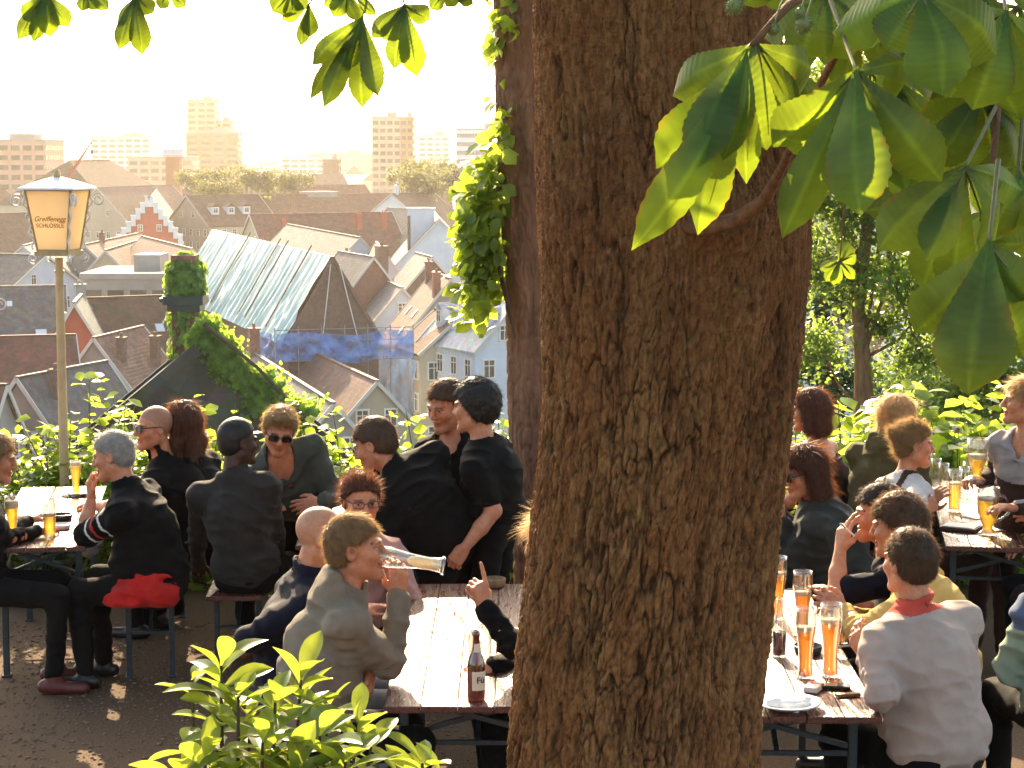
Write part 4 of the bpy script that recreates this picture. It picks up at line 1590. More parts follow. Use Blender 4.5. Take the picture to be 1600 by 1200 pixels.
        f.offset(wrinkle(top.get('wr', .0058), seed % 50))
        if top.get('sleeve', 'long') == 'long':
            def creases(p):
                o = 0
                for s in (-1, 1):
                    e = A[s]['el']
                    for c_, wd in ((e, .10), (sh[s] - su * .05, .075)):
                        rr_ = np.linalg.norm(p - c_, axis=1)
                        nz_ = vnoise(p[:, 0] * 11, p[:, 1] * 11, p[:, 2] * 11, seed % 31)
                        o = o + (1 - 2.6 * np.abs(np.sin(rr_ * 62 + 2.8 * nz_)) ** .7) * .0068 * np.exp(-(rr_ / wd) ** 2) * (t / .016) ** .5
                return o
            f.offset(creases)
        Vt, Ft = f.mesh()
        mats, midx = [top['mat']], None
        if top.get('zones'):
            cen = Vt[Ft].mean(1)
            midx = np.zeros(len(Ft), int)
            for (mt, fn) in top['zones']:
                mats.append(mt)
                midx[fn(cen, dict(neck=neck, su=su, fr=fr, rt=rt, sh=sh, A=A, pelvis=pelvis))] = len(mats) - 1
        mesh_obj(top.get('name', 'shirt'), Vt, Ft, mats, root, smooth=True, midx=midx)
    if bottom:
        pts = [pelvis] + [q_ for s in legs for q_ in legs[s]]
        lo2, hi2 = np.min(pts, 0) - .2, np.max(pts, 0) + .2
        f = Field(lo2, hi2, .012)
        f.ell(pelvis + su * .0, (.165 * b, .125 * b, .13), MT, .05)
        for s in (-1, 1):
            kn, an = legs[s]
            f.cone(hips[s], kn, .088 * b, .062 * b, .05)
            f.cone(kn, an, .060 * b, .046, .03)
        f.offset(wrinkle(.005, seed % 40 + 3))
        Vt, Ft = f.mesh()
        mesh_obj('trousers', Vt, Ft, bottom, root, smooth=True)
        if shoes:
            for s in (-1, 1):
                kn, an = legs[s]
                d_ = unit(np.array((TF[0], TF[1], 0)) + TR * s * .15)
                if 'shoe_dir' in (top or {}): d_ = unit(top['shoe_dir'])
                f = Field(an - .25, an + .25, .009)
                g0 = np.array((an[0], an[1], max(.04, an[2] - .05)))
                f.cone(g0 - d_ * .05, g0 + d_ * .03, .038, .04, .02)
                f.cone(g0 + d_ * .03 - up * .008, g0 + d_ * .16 - up * .012, .038, .032, .02)
                f.cone(an, g0, .045, .045, .02)
                f.cut(lambda p: (g0[2] - .04) - p[:, 2])
                Vt, Ft = f.mesh()
                mesh_obj('shoe', Vt, Ft, shoes, root, smooth=True)
    # ------------ hair
    if hair and hair.get('style'):
        st, hm = hair['style'], HAIR[hair['col']]
        t = hair.get('t', .012)
        lo3, hi3 = H - .24, H + .2
        if st in ('long', 'bob'): lo3[2] -= .25
        f = Field(lo3, hi3, .006)
        f.ell(hl(0, -.016, .030), np.array((.0735 + t, .094 + t, .088 + t * 1.1)) * S, M, .01)
        if st in ('short', 'bald', 'curly'):
            f.ell(hl(0, -.045, -.02), np.array((.064 + t * .6, .060 + t * .5, .06)) * S, M, .02)
        if hair.get('quiff'):
            f.ell(hl(.0, .05, .10), np.array((.05, .04, .025)) * S, M, .03)
        if st == 'bob':
            for s in (-1, 1):
                f.cone(hl(s * .07, -.01, .03), hl(s * .078, -.01, -.095), .03, .034, .03)
                f.cone(hl(s * .045, -.07, .03), hl(s * .05, -.07, -.11), .04, .04, .03)
            f.cone(hl(0, -.08, .02), hl(0, -.085, -.11), .05, .045, .03)
        if st == 'long':
            for s in (-1, 1):
                f.cone(hl(s * .068, -.02, .03), H + M @ np.array((s * .085, -.05, -.09)) * S, .03, .036, .03)
                f.cone(H + M @ np.array((s * .085, -.05, -.09)) * S, H + M @ np.array((s * .08, -.07, 0)) + np.array((0, 0, -.27)), .036, .02, .03)
            f.cone(hl(0, -.07, .03), H + M @ np.array((0, -.085, 0)) + np.array((0, 0, -.24)), .06, .05, .03)
        if st == 'updo':
            f.ell(hl(0, -.112, .045), np.array((.036, .032, .036)) * S, M, .012)
            f.ell(hl(0, -.05, -.03), np.array((.06, .05, .05)) * S, M, .02)
        hy = hair.get('line', [-.12, -.06, -.015, .01, .05, .085, .12])
        hz = hair.get('linez', [-.085, -.075, -.03, .02, .050, .066, .08])
        if st in ('bob', 'long'):
            hy, hz = [-.2, -.03, -.005, .03, .06, .085, .12], [-.6, -.6, -.3, .015, .045, .062, .08]
        if st == 'bald': hy, hz = [-.2, -.1, -.06, -.03, .0, .02], [-.09, -.08, -.07, -.04, .0, .2]

        def cutfn(p):
            qq = (p - H) @ M / S
            return (np.interp(qq[:, 1], hy, hz) - qq[:, 2]) * .7 + .003 * fbm(p, 70, 2, 4)
        f.cut(cutfn)
        if st == 'bald':
            f.cut(lambda p: ((p - H) @ M / S)[:, 2] - .045 + .006 * fbm(p, 50, 2, 2))
        am = hair.get('rough', .004) * .6
        fx = hair.get('freq', 55)

        def hn(p):
            qq = (p - H) @ M
            ang = np.arctan2(qq[:, 1] + .02, qq[:, 0])
            if st in ('bob', 'long', 'updo'):
                return am * (np.sin(ang * 26 + 3 * vnoise(qq[:, 0] * 12, qq[:, 1] * 12, qq[:, 2] * 9, 3)) * .6 + fbm(p, 30, 2, 7) * .8)
            return am * fbm(p, fx, 3, seed % 30)
        f.offset(hn, .03)
        Vh, Fh = f.mesh()
        Nh = vnormals(Vh, Fh)
        r = np.random.default_rng(seed)
        ns = hair.get('strands', 900) * 4
        qh = (Vh - H) @ M / S
        k = r.integers(0, len(Vh), ns)
        fl = hair.get('flow', None)
        dirs = Nh[k] * hair.get('lift', .7)
        if st in ('bob', 'long'):
            tang = np.array((0, 0, -1.0)) + 0 * dirs
        elif st == 'updo':
            tang = (-hf * .9 + hu * .5) + 0 * dirs
        else:
            tang = (hf * hair.get('fwd', .4) - hu * .7 - hf * .6 * (qh[k, 1] < -.03)[:, None] * 0) + 0 * dirs
        Nk = Nh[k]
        tang = tang - Nk * np.sum(tang * Nk, 1)[:, None]
        tang /= np.linalg.norm(tang, axis=1, keepdims=True) + 1e-6
        loose = (r.random(ns) < (.3 if st == 'updo' else .14))[:, None]
        dirs = tang + Nk * np.where(loose, hair.get('lift', .7), hair.get('lift', .7) * .38)
        Vr, Fr = ribbons(Vh[k] - Nh[k] * .002, dirs, hair.get('len', .025), hair.get('wid', .0017), hair.get('grav', .08), seed, 3, hair.get('wob', .3) * .7, loose)
        mesh_obj('hair', np.concatenate([Vh, Vr]), np.concatenate([Fh, Fr + len(Vh)]), hm, root, smooth=True)
    # ------------ spectacles
    if glasses:
        m = MB()
        dark = glasses == 'sun'
        for s in (-1, 1):
            cx = s * .034
            pr = []
            for kx in range(14):
                a = 2 * math.pi * kx / 14
                rx, rz = (.0275, .0195) if dark else (.0245, .015)
                ex = abs(math.cos(a)) ** .7 * math.copysign(1, math.cos(a))
                ez = abs(math.sin(a)) ** .7 * math.copysign(1, math.sin(a))
                pr.append((cx + rx * ex, .103 - .35 * (abs(cx + rx * ex)) ** 1.0 * .22, .003 + rz * ez))
            fr_ = [hl(x, y, zz) for x, y, zz in pr]
            bk_ = [hl(x, y - .003, zz) for x, y, zz in pr]
            n_ = len(pr)
            m.add(fr_ + bk_, [tuple(range(n_)), tuple(reversed(range(n_, 2 * n_)))] + [(i, (i + 1) % n_, n_ + (i + 1) % n_, n_ + i) for i in range(n_)], 0)
            m.tube(fr_ + [fr_[0]], .0021 if not dark else .0026, 5, 1)
            m.tube([hl(s * .061, .094, .012), hl(s * .076, .05, .012), hl(s * .082, -.01, .012), hl(s * .08, -.03, -.004)], .0026 if not dark else .0036, 5, 1)
        m.tube([hl(-.008, .104, .008), hl(0, .108, .009), hl(.008, .104, .008)], .0024, 5, 1)
        m.build('sunglasses' if dark else 'spectacles', [M_LENS if dark else M_CLEAR, M_RIM], root, smooth=False)
    info = dict(root=root, H=H, M=M, S=S, neck=neck, sh=sh, pelvis=pelvis, A=A, su=su, fr=fr, rt=rt, legs=legs, hl=hl)
    la = ['%.2f/%.2f' % (np.linalg.norm(A[s]['el'] - sh[s]), np.linalg.norm(A[s]['wr'] - A[s]['el'])) for s in (-1, 1)]
    print('PERSON Y=%.2f spine=%.2f arms L %s R %s | %s' % (H[1], sl, la[0], la[1], label[:40]))
    return info
# ------------------------------------------------------------------ the people, from the photograph
C_NAVY = cloth('navy_cloth', (.007, .008, .02), rough=.8)
C_BLACK = cloth('black_cloth', (.0055, .0052, .0055), rough=.85, sheen=.15)
C_CHAR = cloth('charcoal_wool', (.036, .031, .028), (.024, .021, .019), sheen=.5)
C_HOOD = cloth('grey_fleece', (.25, .205, .15), (.18, .15, .11), sheen=.5, bump=.7)
C_GREEN = cloth('grey_green_shirt', (.075, .09, .075), (.055, .068, .056))
C_LAV = cloth('lavender_shirt', (.40, .33, .45))
C_PINK = cloth('pink_cloth', (.48, .27, .23))
C_WHITE = cloth('white_knit', (.43, .345, .30), (.36, .29, .255), sheen=.5, bump=.35)
C_WTEE = cloth('white_tee', (.66, .62, .60))
C_YELL = cloth('yellow_sweater', (.62, .42, .14), (.5, .33, .1))
C_OLIVE = cloth('olive_jacket', (.085, .07, .026), (.055, .048, .02))
C_GJACK = cloth('grey_jacket', (.042, .042, .036), (.03, .03, .026))
C_BLOUSE = cloth('grey_blouse', (.36, .33, .33))
C_RED = cloth('red_cloth', (.55, .02, .015), (.40, .012, .01), sheen=.4)
C_COLL = cloth('red_collar', (.62, .09, .06))
C_JEAN = cloth('grey_jeans', (.26, .27, .29))
C_BLUE = cloth('denim_shirt', (.10, .14, .24))
C_DARKT = cloth('dark_trousers', (.009, .008, .008), sheen=.1)
C_BROWN = cloth('dark_brown_dress', (.06, .03, .022))
C_STRIPE_W = cloth('white_stripe', (.75, .73, .7))
C_PGREEN = cloth('pale_green_jacket', (.30, .36, .27), (.24, .30, .22))
M_SHOE = mat('dark_shoe', (.015, .012, .01), rough=.4)
M_BOOT = mat('brown_boot', (.22, .075, .03), rough=.5)
M_REDSHOE = mat('red_shoe', (.10, .016, .012), rough=.5)


def stripes(c, i):
    """white and red bands round the left upper arm sleeve"""
    a, b = i['sh'][-1], i['A'][-1]['el']
    d = (b - a) / np.linalg.norm(b - a)
    t = (c - a) @ d / np.linalg.norm(b - a)
    r = np.linalg.norm((c - a) - ((c - a) @ d)[:, None] * d, axis=1)
    return t, r


def st_white(c, i):
    t, r = stripes(c, i)
    return (r < .085) & (((t > .30) & (t < .345)) | ((t > .66) & (t < .705)))


def st_red(c, i):
    t, r = stripes(c, i)
    return (r < .085) & (t > .46) & (t < .53)


def v_zone(w0, top_z=.1, bot=.45):
    def fn(c, i):
        q = c - i['neck']
        x = np.abs(q @ i['rt'])
        y = q @ i['fr']
        zz = -(q @ i['su'])
        return (y > .0) & (zz < bot) & (x < w0 * (1 - zz / bot) + .006)
    return fn


def belt_strap(c, i):
    q = c - i['neck']
    x = np.abs(q @ i['rt'])
    zz = -(q @ i['su'])
    return ((x > .055) & (x < .095) & (zz < .3)) | (zz > .30)


CAST = {}
def cast():
    c = CAST
    # --- left table
    c['edge_woman'] = person('woman with brown bobbed hair and dark zipped jacket cut by the left edge', (-8, 716), 1.25, hh=82, hp=12, th=80, pel=(-.12, .02), skin='pink', female=True,
           hair=dict(style='bob', col='sandy', t=.014, strands=900, len=.05, line=None), top=dict(mat=C_BLACK, collar=.06, name='jacket'), bottom=C_DARKT, shoes=M_REDSHOE,
           arms=(dict(wr=(45, 812, 11.2), hint=(0, 0, -1)), dict(wr=(60, 830, 10.9), hint=(-.3, 0, -1))))
    c['polo_man'] = person('grey haired man in a dark polo with white and red sleeve stripes, chin on hand', (176, 712), 1.245, hh=-82, hp=14, hr=-4, th=-80, pel=(.25, .0), skin='pink',
           hair=dict(style='short', col='grey', t=.010, brow=(.35, .32, .3), strands=1500, len=.022), build=1.12, top=dict(mat=C_BLACK, sleeve='short', slen=.9, belly=.05, collar=.03, name='polo_shirt', zones=[(C_STRIPE_W, st_white), (C_RED, st_red)]),
           bottom=C_DARKT, shoes=M_SHOE,
           arms=(dict(el=(131, 838, 10.75), wr=(143, 778, 10.85), d=(-.15, .1, 1), n=(.8, .3, .2), curl=.8, show=1), dict(wr=(110, 800, 11.5), hint=(0, .3, -1))))
    c['shaved_man'] = person('man with a shaved head and sunglasses in a dark jacket looking over his shoulder', (240, 668), 1.265, hh=-122, hp=2, th=-70, pel=(.27, .1), skin='pink', glasses='sun', stubble=.35,
           hair=dict(shave=(.16, .11, .085), shave_a=.5), build=1.1, top=dict(mat=C_BLACK, collar=.07, thick=.02, name='jacket'), bottom=C_DARKT, shoes=M_SHOE)
    c['curly_woman'] = person('woman with long dark reddish curls behind the man with the shaved head', (284, 664), 1.26, hh=-50, hp=2, th=-60, pel=(.16, .05), skin='pink', female=True,
           hair=dict(style='long', col='auburn', t=.022, strands=1600, len=.05, rough=.012, wob=.6), top=dict(mat=C_BLACK, name='jacket'), bottom=C_DARKT)
    # --- bench in the middle
    c['blazer_man'] = person('dark-skinned man with cropped black hair in a charcoal jacket seated with his back to us', (373, 690), 1.285, hh=58, hp=3, th=8, pel=(.05, -.06), skin='dark', lips=(.5, .3, .3),
           hair=dict(style='short', col='black', t=.009, strands=700, len=.007, rough=.003, brow=(.01, .01, .01)), build=1.05, top=dict(mat=C_CHAR, collar=.05, thick=.022, name='jacket'), bottom=C_DARKT, shoes=M_BOOT,
           arms=(dict(wr=(310, 880, 11.3), hint=(-.25, -.3, -1)), dict(wr=(436, 890, 11.2), hint=(.25, -.3, -1))))
    c['green_shirt_man'] = person('man in sunglasses and open grey green shirt bending forward over the table', (437, 673), 1.30, hh=172, hp=20, hr=8, th=176, pel=(.08, .42), pz=.86, skin='pink', glasses='sun', stubble=.15,
           hair=dict(style='short', col='sandy', t=.017, strands=1500, len=.03, rough=.006, fwd=.2, quiff=1), build=1.12, top=dict(mat=C_GREEN, collar=.05, open=.02, vneck=.16, belly=.03, name='shirt'), bottom=C_DARKT, shoes=M_SHOE,
           arms=(dict(el=(522, 775, 11.45), wr=(500, 786, 11.25), d=(-1, -.1, -.15), n=(.1, 1, -.3), curl=.35, show=1), dict(wr=(410, 800, 11.3), hint=(-.5, .3, -1))))
    c['leaning_man'] = person('man in a black jacket with cropped brown hair leaning in, his back to us', (585, 694), 1.352, hh=-72, hp=24, th=-46, hs=1.12, pel=(.38, .05), pz=.84, skin='tan', stubble=.3,
           hair=dict(style='short', col='brown', t=.010, strands=1300, len=.018), build=1.32, top=dict(mat=C_BLACK, collar=.06, thick=.028, name='jacket', wr=.007), bottom=C_DARKT, shoes=M_SHOE,
           arms=(dict(wr=(565, 850, 10.3), hint=(.4, -.3, -1)), dict(wr=(560, 830, 10.8), hint=(0, .3, -1))))
    c['suit_man'] = person('standing man in a black suit and lavender shirt looking down', (697, 634), 1.485, hs=1.12, hh=-140, hp=14, th=-150, pel=(.03, .05), pz=.93, skin='tan', stubble=.15,
           hair=dict(style='short', col='brown', t=.013, strands=1300, len=.025), top=dict(mat=C_BLACK, open=.02, vneck=.2, name='suit_jacket', zones=[(C_LAV, v_zone(.05, .1, .5))]), bottom=C_DARKT, shoes=M_SHOE,
           arms=(dict(wr=(720, 830, 11.0), hint=(0, .5, -1)), dict(wr=(690, 850, 11.1), hint=(-.6, .3, -1))))
    c['tshirt_man'] = person('standing man in a black t-shirt with thick dark hair, hand in his pocket', (742, 636), 1.532, hs=1.12, hh=-62, hp=4, th=-72, pel=(.10, .02), pz=.93, skin='pink',
           hair=dict(style='curly', col='black', t=.022, strands=1600, len=.022, rough=.009, freq=40), build=1.06, top=dict(mat=C_BLACK, sleeve='short', slen=.62, name='t_shirt'), bottom=C_DARKT, shoes=M_SHOE,
           arms=(dict(el=(772, 798, 10.32), wr=(726, 856, 10.25), d=(-.6, .1, -.8), n=(.3, .8, 0), curl=.7, show=1), dict(wr=(700, 850, 10.8), hint=(-.3, .5, -.6))))
    # --- centre table
    c['glasses_woman'] = person('smiling woman with spectacles and messy red brown hair facing us', (564, 782), 1.225, hh=163, hp=4, th=170, pel=(-.02, .08), skin='pink', female=True, glasses='clear',
           hair=dict(style='updo', col='auburn', t=.014, strands=1800, len=.030, wob=.5, lift=.8, wid=.0017, rough=.007, grav=.08), top=dict(mat=C_PINK, open=.02, vneck=.1, name='blouse'), bottom=C_DARKT,
           arms=(dict(wr=(610, 890, 9.35), hint=(.5, .2, -1)), dict(wr=(530, 890, 9.4), hint=(-.5, .2, -1))))
    c['bald_man'] = person('bald man in a navy jacket and light jeans beside the man in the hoodie', (503, 838), 1.245, hh=84, hp=10, th=72, pel=(-.14, -.05), skin='pink',
           hair=dict(shave=(.36, .27, .2), shave_a=.35, brow=(.3, .25, .2)), top=dict(mat=C_NAVY, collar=.05, thick=.022, name='jacket'), bottom=C_JEAN, shoes=M_SHOE,
           arms=(dict(wr=(560, 960, 8.9), hint=(0, .5, -1)), dict(wr=(420, 1010, 8.5), hint=(-1, -.2, -.4))))
    c['hoodie_man'] = person('young man in a grey hoodie drinking from a tall beer glass', (556, 856), 1.30, hh=92, hp=-2, th=76, pel=(-.20, -.06), skin='pink', hs=1.08, build=1.1,
           hair=dict(style='short', col='sandy', t=.010, strands=3200, len=.024, fwd=.9, rough=.0025, lift=.5, freq=90), top=dict(mat=C_HOOD, hood=True, thick=.026, name='hoodie', wr=.007, collar=.03), bottom=C_DARKT, shoes=M_REDSHOE,
           arms=(dict(el=(560, 1030, 8.15), wr=(580, 1045, 7.9), d=(-.1, -.1, -1), n=(-1, 0, 0), curl=.35, show=1), dict(el=(612, 1038, 7.86), wr=(622, 930, 7.98), d=(.02, .15, 1), n=(-.45, .85, .1), curl=[.75, .7, .65, .6], thumb=.9, show=1)))
    c['pointing_person'] = person('person with fair hair hidden behind the trunk, black sleeve and pointing finger', (866, 850), 1.27, hh=-95, hp=5, th=-95, pel=(.16, .02), skin='pink',
           hair=dict(style='curly', col='blonde', t=.022, strands=1800, len=.06, lift=1.2, wob=.5), top=dict(mat=C_BLACK, name='sweater', thick=.02), bottom=C_DARKT, shoes=M_SHOE,
           arms=(dict(el=(800, 1010, 7.95), wr=(757, 948, 8.0), d=(-.25, .12, 1), n=(-.6, .75, 0), point=True, thumb=.9, show=1), dict(el=(830, 1040, 8.3), wr=(772, 1040, 8.05), d=(-1, .05, -.1), n=(0, .3, -1), curl=.7, show=1)))
    # --- right, behind
    c['bob_woman'] = person('woman with a dark auburn bob and bare shoulders in a strappy top beside the trunk', (1264, 642), 1.26, hh=-66, hp=5, th=-58, pel=(.12, .0), skin='pink', female=True,
           hair=dict(style='bob', col='auburn', t=.020, strands=1500, len=.05), top=dict(mat=C_BROWN, sleeve='none', strap=1, name='strappy_top'), bottom=C_DARKT)
    c['auburn_woman'] = person('woman with shoulder length auburn hair and sunglasses in a grey jacket', (1254, 738), 1.22, hh=-112, hp=14, th=-75, pel=(.22, .02), skin='pink', female=True, glasses='sun',
           hair=dict(style='bob', col='auburn', t=.024, strands=2000, len=.06, wob=.4), build=1.22, top=dict(mat=C_GJACK, collar=.05, thick=.03, name='jacket', wr=.008), bottom=C_DARKT, shoes=M_SHOE,
           arms=(dict(wr=(1222, 815, 10.3), hint=(.3, -.4, -1)), dict(wr=(1216, 800, 10.6), hint=(0, .5, -1), show=1)))
    c['olive_woman'] = person('woman with long fair hair in an olive jacket turned to the right', (1404, 652), 1.26, hh=72, hp=6, th=40, pel=(-.14, -.03), skin='pink', female=True,
           hair=dict(style='long', col='blonde', t=.016, strands=1500, len=.06), build=1.15, top=dict(mat=C_OLIVE, hood=True, thick=.026, name='jacket'), bottom=C_DARKT)
    c['updo_woman'] = person('woman with tied up fair hair in a white tee and dark pinafore straps', (1428, 694), 1.225, hh=84, hp=6, th=66, pel=(-.04, -.02), skin='pink', female=True,
           hair=dict(style='updo', col='sandy', t=.010, strands=1800, len=.035, wob=.45, lift=.7), top=dict(mat=C_WTEE, sleeve='half', name='pinafore', zones=[(C_BROWN, belt_strap)]), bottom=C_BROWN,
           arms=(dict(wr=(1452, 792, 11.2), hint=(0, .3, -1)), dict(el=(1418, 800, 10.75), wr=(1446, 796, 10.95), d=(.6, .6, .3), n=(0, 1, 0), curl=.9, show=1)))
    c['waitress'] = person('woman with short blonde hair, grey blouse and dark red neckerchief at the right edge', (1600, 628), 1.50, hh=-84, hp=-4, th=-140, pel=(.05, .12), pz=.88, skin='pink', female=True,
           hair=dict(style='curly', col='blonde', t=.016, strands=1800, len=.04, lift=.9), top=dict(mat=C_BLOUSE, vneck=.12, open=.012, name='blouse', zones=[(C_BROWN, lambda q, i: ((q - i['neck']) @ -i['su']) > .22)]), bottom=C_BROWN,
           arms=(None, dict(el=(1556, 742, 11.4), wr=(1533, 752, 11.15), d=(-.6, -.4, .2), n=(.2, -.2, -1), curl=.8, show=1)))
    c['smoking_man'] = person('dark haired man in a navy t-shirt holding a cigarette to his mouth', (1374, 802), 1.245, hh=-84, hp=4, th=-80, pel=(.22, -.02), skin='pink', stubble=.2,
           hair=dict(style='short', col='dark', t=.016, strands=1400, len=.025), top=dict(mat=C_NAVY, sleeve='short', slen=.8, name='t_shirt'), bottom=C_DARKT, shoes=M_SHOE,
           arms=(dict(el=(1306, 925, 8.75), wr=(1313, 858, 8.85), d=(.22, .12, .9), n=(.8, .5, -.1), curl=[.3, .3, .7, .8], show=1), dict(wr=(1310, 930, 9.3), hint=(.3, .3, -1))))
    c['yellow_man'] = person('curly haired man in a pale yellow sweater leaning his elbows on the right table', (1402, 822), 1.25, hh=-64, hp=8, th=-72, pel=(.24, -.02), skin='tan', hs=1.08,
           hair=dict(style='curly', col='brown', t=.022, strands=2200, len=.026, rough=.009, freq=38, wob=.7), top=dict(mat=C_YELL, thick=.022, collar=.03, name='sweater'), bottom=C_DARKT, shoes=M_SHOE,
           arms=(dict(el=(1345, 985, 8.35), wr=(1318, 955, 8.5), d=(-.7, .2, .45), n=(.2, .8, -.4), curl=.6, show=1), dict(wr=(1330, 960, 8.8), hint=(.3, .3, -1))))
    c['white_man'] = person('man with short brown hair in a white sweater with a red collar, back to us', (1420, 878), 1.275, hh=-32, hp=2, th=-34, pel=(.12, -.10), skin='pink', hs=1.06, build=1.2,
           hair=dict(style='short', col='brown', t=.013, strands=2200, len=.018), top=dict(mat=C_WHITE, thick=.024, belly=.04, collar=.05, open=.003, name='sweater', wr=.006, zones=[(C_COLL, lambda q, i: ((q - i['neck']) @ i['su'] > .006) & (np.linalg.norm((q - i['neck']) - ((q - i['neck']) @ i['su'])[:, None] * i['su'], axis=1) < .115))]), bottom=C_DARKT, shoes=M_SHOE,
           arms=(dict(el=(1378, 1085, 7.45), wr=(1352, 1022, 7.75), d=(-.25, .6, .55), n=(.6, .6, 0), curl=.5, show=1), dict(wr=(1400, 1040, 8.1), hint=(.6, 0, -1))))
    c['green_jacket_woman'] = person('person with long pale hair, denim shirt and pale green jacket cut by the right edge', (1668, 850), 1.25, hh=-20, hp=4, th=-10, pel=(.02, -.05), skin='pink', female=True,
           hair=dict(style='long', col='blonde', t=.018, strands=1500, len=.07), build=1.15, top=dict(mat=C_BLUE, thick=.024, name='shirt', zones=[(C_PGREEN, lambda q, i: ((q - i['neck']) @ -i['su']) > .14)]), bottom=C_DARKT, shoes=M_SHOE)
    c['mug_drinker'] = person('person beyond the right edge with one hand round a beer mug', (1690, 716), 1.25, hh=-88, hp=6, th=-86, pel=(.12, .0), skin='pink',
           hair=dict(style='short', col='brown', t=.013, strands=500), top=dict(mat=C_BLUE, name='shirt'), bottom=C_DARKT,
           arms=(dict(wr=(1610, 806, 11.0), hint=(.4, -.2, -1), d=(-1, .1, .1), n=(0, .9, -.3), curl=.8, thumb=.8, show=1), None))


cast()
# ------------------------------------------------------------------ leaves and plants
LF_HEDGE = leaf_mat('hedge_leaf', (.10, .17, .025), (.52, .66, .06), fac=.55, rough=.4, var=.35, vscale=7)
LF_IVY = leaf_mat('ivy_leaf', (.10, .19, .03), (.50, .70, .08), fac=.5, rough=.35, var=.45, vscale=5)
LF_TREE = leaf_mat('tree_leaf', (.07, .125, .03), (.38, .52, .08), fac=.45, rough=.45, var=.5, vscale=1.2)
LF_TREE2 = leaf_mat('blue_green_leaf', (.045, .085, .05), (.14, .24, .11), fac=.35, rough=.5, var=.4, vscale=1.5)
LF_CHEST = leaf_mat('chestnut_leaf', (.062, .125, .018), (.30, .40, .02), fac=.36, rough=.5, var=.4, spec=.3, vscale=9)
LF_SHRUB = leaf_mat('shrub_leaf', (.10, .16, .03), (.42, .50, .05), fac=.45, rough=.28, var=.3, vscale=14, spec=.6)
def vein_nodes(m):
    nt = m.node_tree
    at = nd(nt, 'ShaderNodeVertexColor', layer_name='tint')
    for nname in ('Principled BSDF', None):
        node = nt.nodes['Principled BSDF'] if nname else [n for n in nt.nodes if n.type == 'BSDF_TRANSLUCENT'][0]
        inp = node.inputs['Base Color'] if nname else node.inputs['Color']
        src = inp.links[0].from_socket
        mx = nd(nt, 'ShaderNodeMix', data_type='RGBA', blend_type='MULTIPLY')
        mx.inputs[0].default_value = 1
        nt.links.new(src, mx.inputs[6])
        nt.links.new(at.outputs[0], mx.inputs[7])
        nt.links.new(mx.outputs[2], inp)


vein_nodes(LF_CHEST)
LF_FAR = leaf_mat('far_tree_leaf', (.085, .09, .03), (.25, .26, .06), fac=.35, rough=.7, var=.4, vscale=.15)
M_STEM = mat('green_stem', (.14, .13, .04), rough=.6, var=.3, vscale=20)
M_TWIG = mat('brown_twig', (.09, .055, .035), rough=.85, var=.4, vscale=14, bump=.4, bscale=60)
M_TBARK = mat('grey_brown_bark', (.28, .14, .075), rough=.9, col2=(.13, .065, .036), vscale=18, bump=1.0, bscale=50, stretch=(1, 1, .22))

T8 = np.array([(0, 0, 0), (-.36, .30, .05), (-.46, .66, .06), (0, 1, -.06), (.46, .66, .06), (.36, .30, .05), (0, .33, 0), (0, .68, -.01)])
F8 = np.array([(0, 6, 1), (1, 6, 7), (1, 7, 2), (2, 7, 3), (0, 5, 6), (5, 4, 7), (5, 7, 6), (4, 3, 7)])
T4 = np.array([(0, 0, 0), (-.5, .5, .12), (0, 1, 0), (.5, .5, .12)])
F4 = np.array([(0, 2, 1), (0, 3, 2)])


def cards(pos, dirs, nrm, L, W, tpl=8, curl=0.0):
    T, F = (T8, F8) if tpl == 8 else (T4, F4)
    n = len(pos)
    d = dirs / (np.linalg.norm(dirs, axis=1, keepdims=True) + 1e-9)
    x = np.cross(d, nrm)
    x /= np.linalg.norm(x, axis=1, keepdims=True) + 1e-9
    z = np.cross(x, d)
    L = np.broadcast_to(L, (n,))[:, None, None]
    W = np.broadcast_to(W, (n,))[:, None, None]
    t = T[None]
    V = pos[:, None, :] + x[:, None, :] * t[..., 0:1] * W + d[:, None, :] * t[..., 1:2] * L + z[:, None, :] * (t[..., 2:3] * W - curl * L * t[..., 1:2] ** 2)
    k = len(T)
    Fc = (np.arange(n)[:, None, None] * k + F[None]).reshape(-1, 3)
    return V.reshape(-1, 3), Fc


def joinm(lst):
    V, F, b = [], [], 0
    for v, f in lst:
        V.append(v)
        F.append(f + b)
        b += len(v)
    return np.concatenate(V), np.concatenate(F)


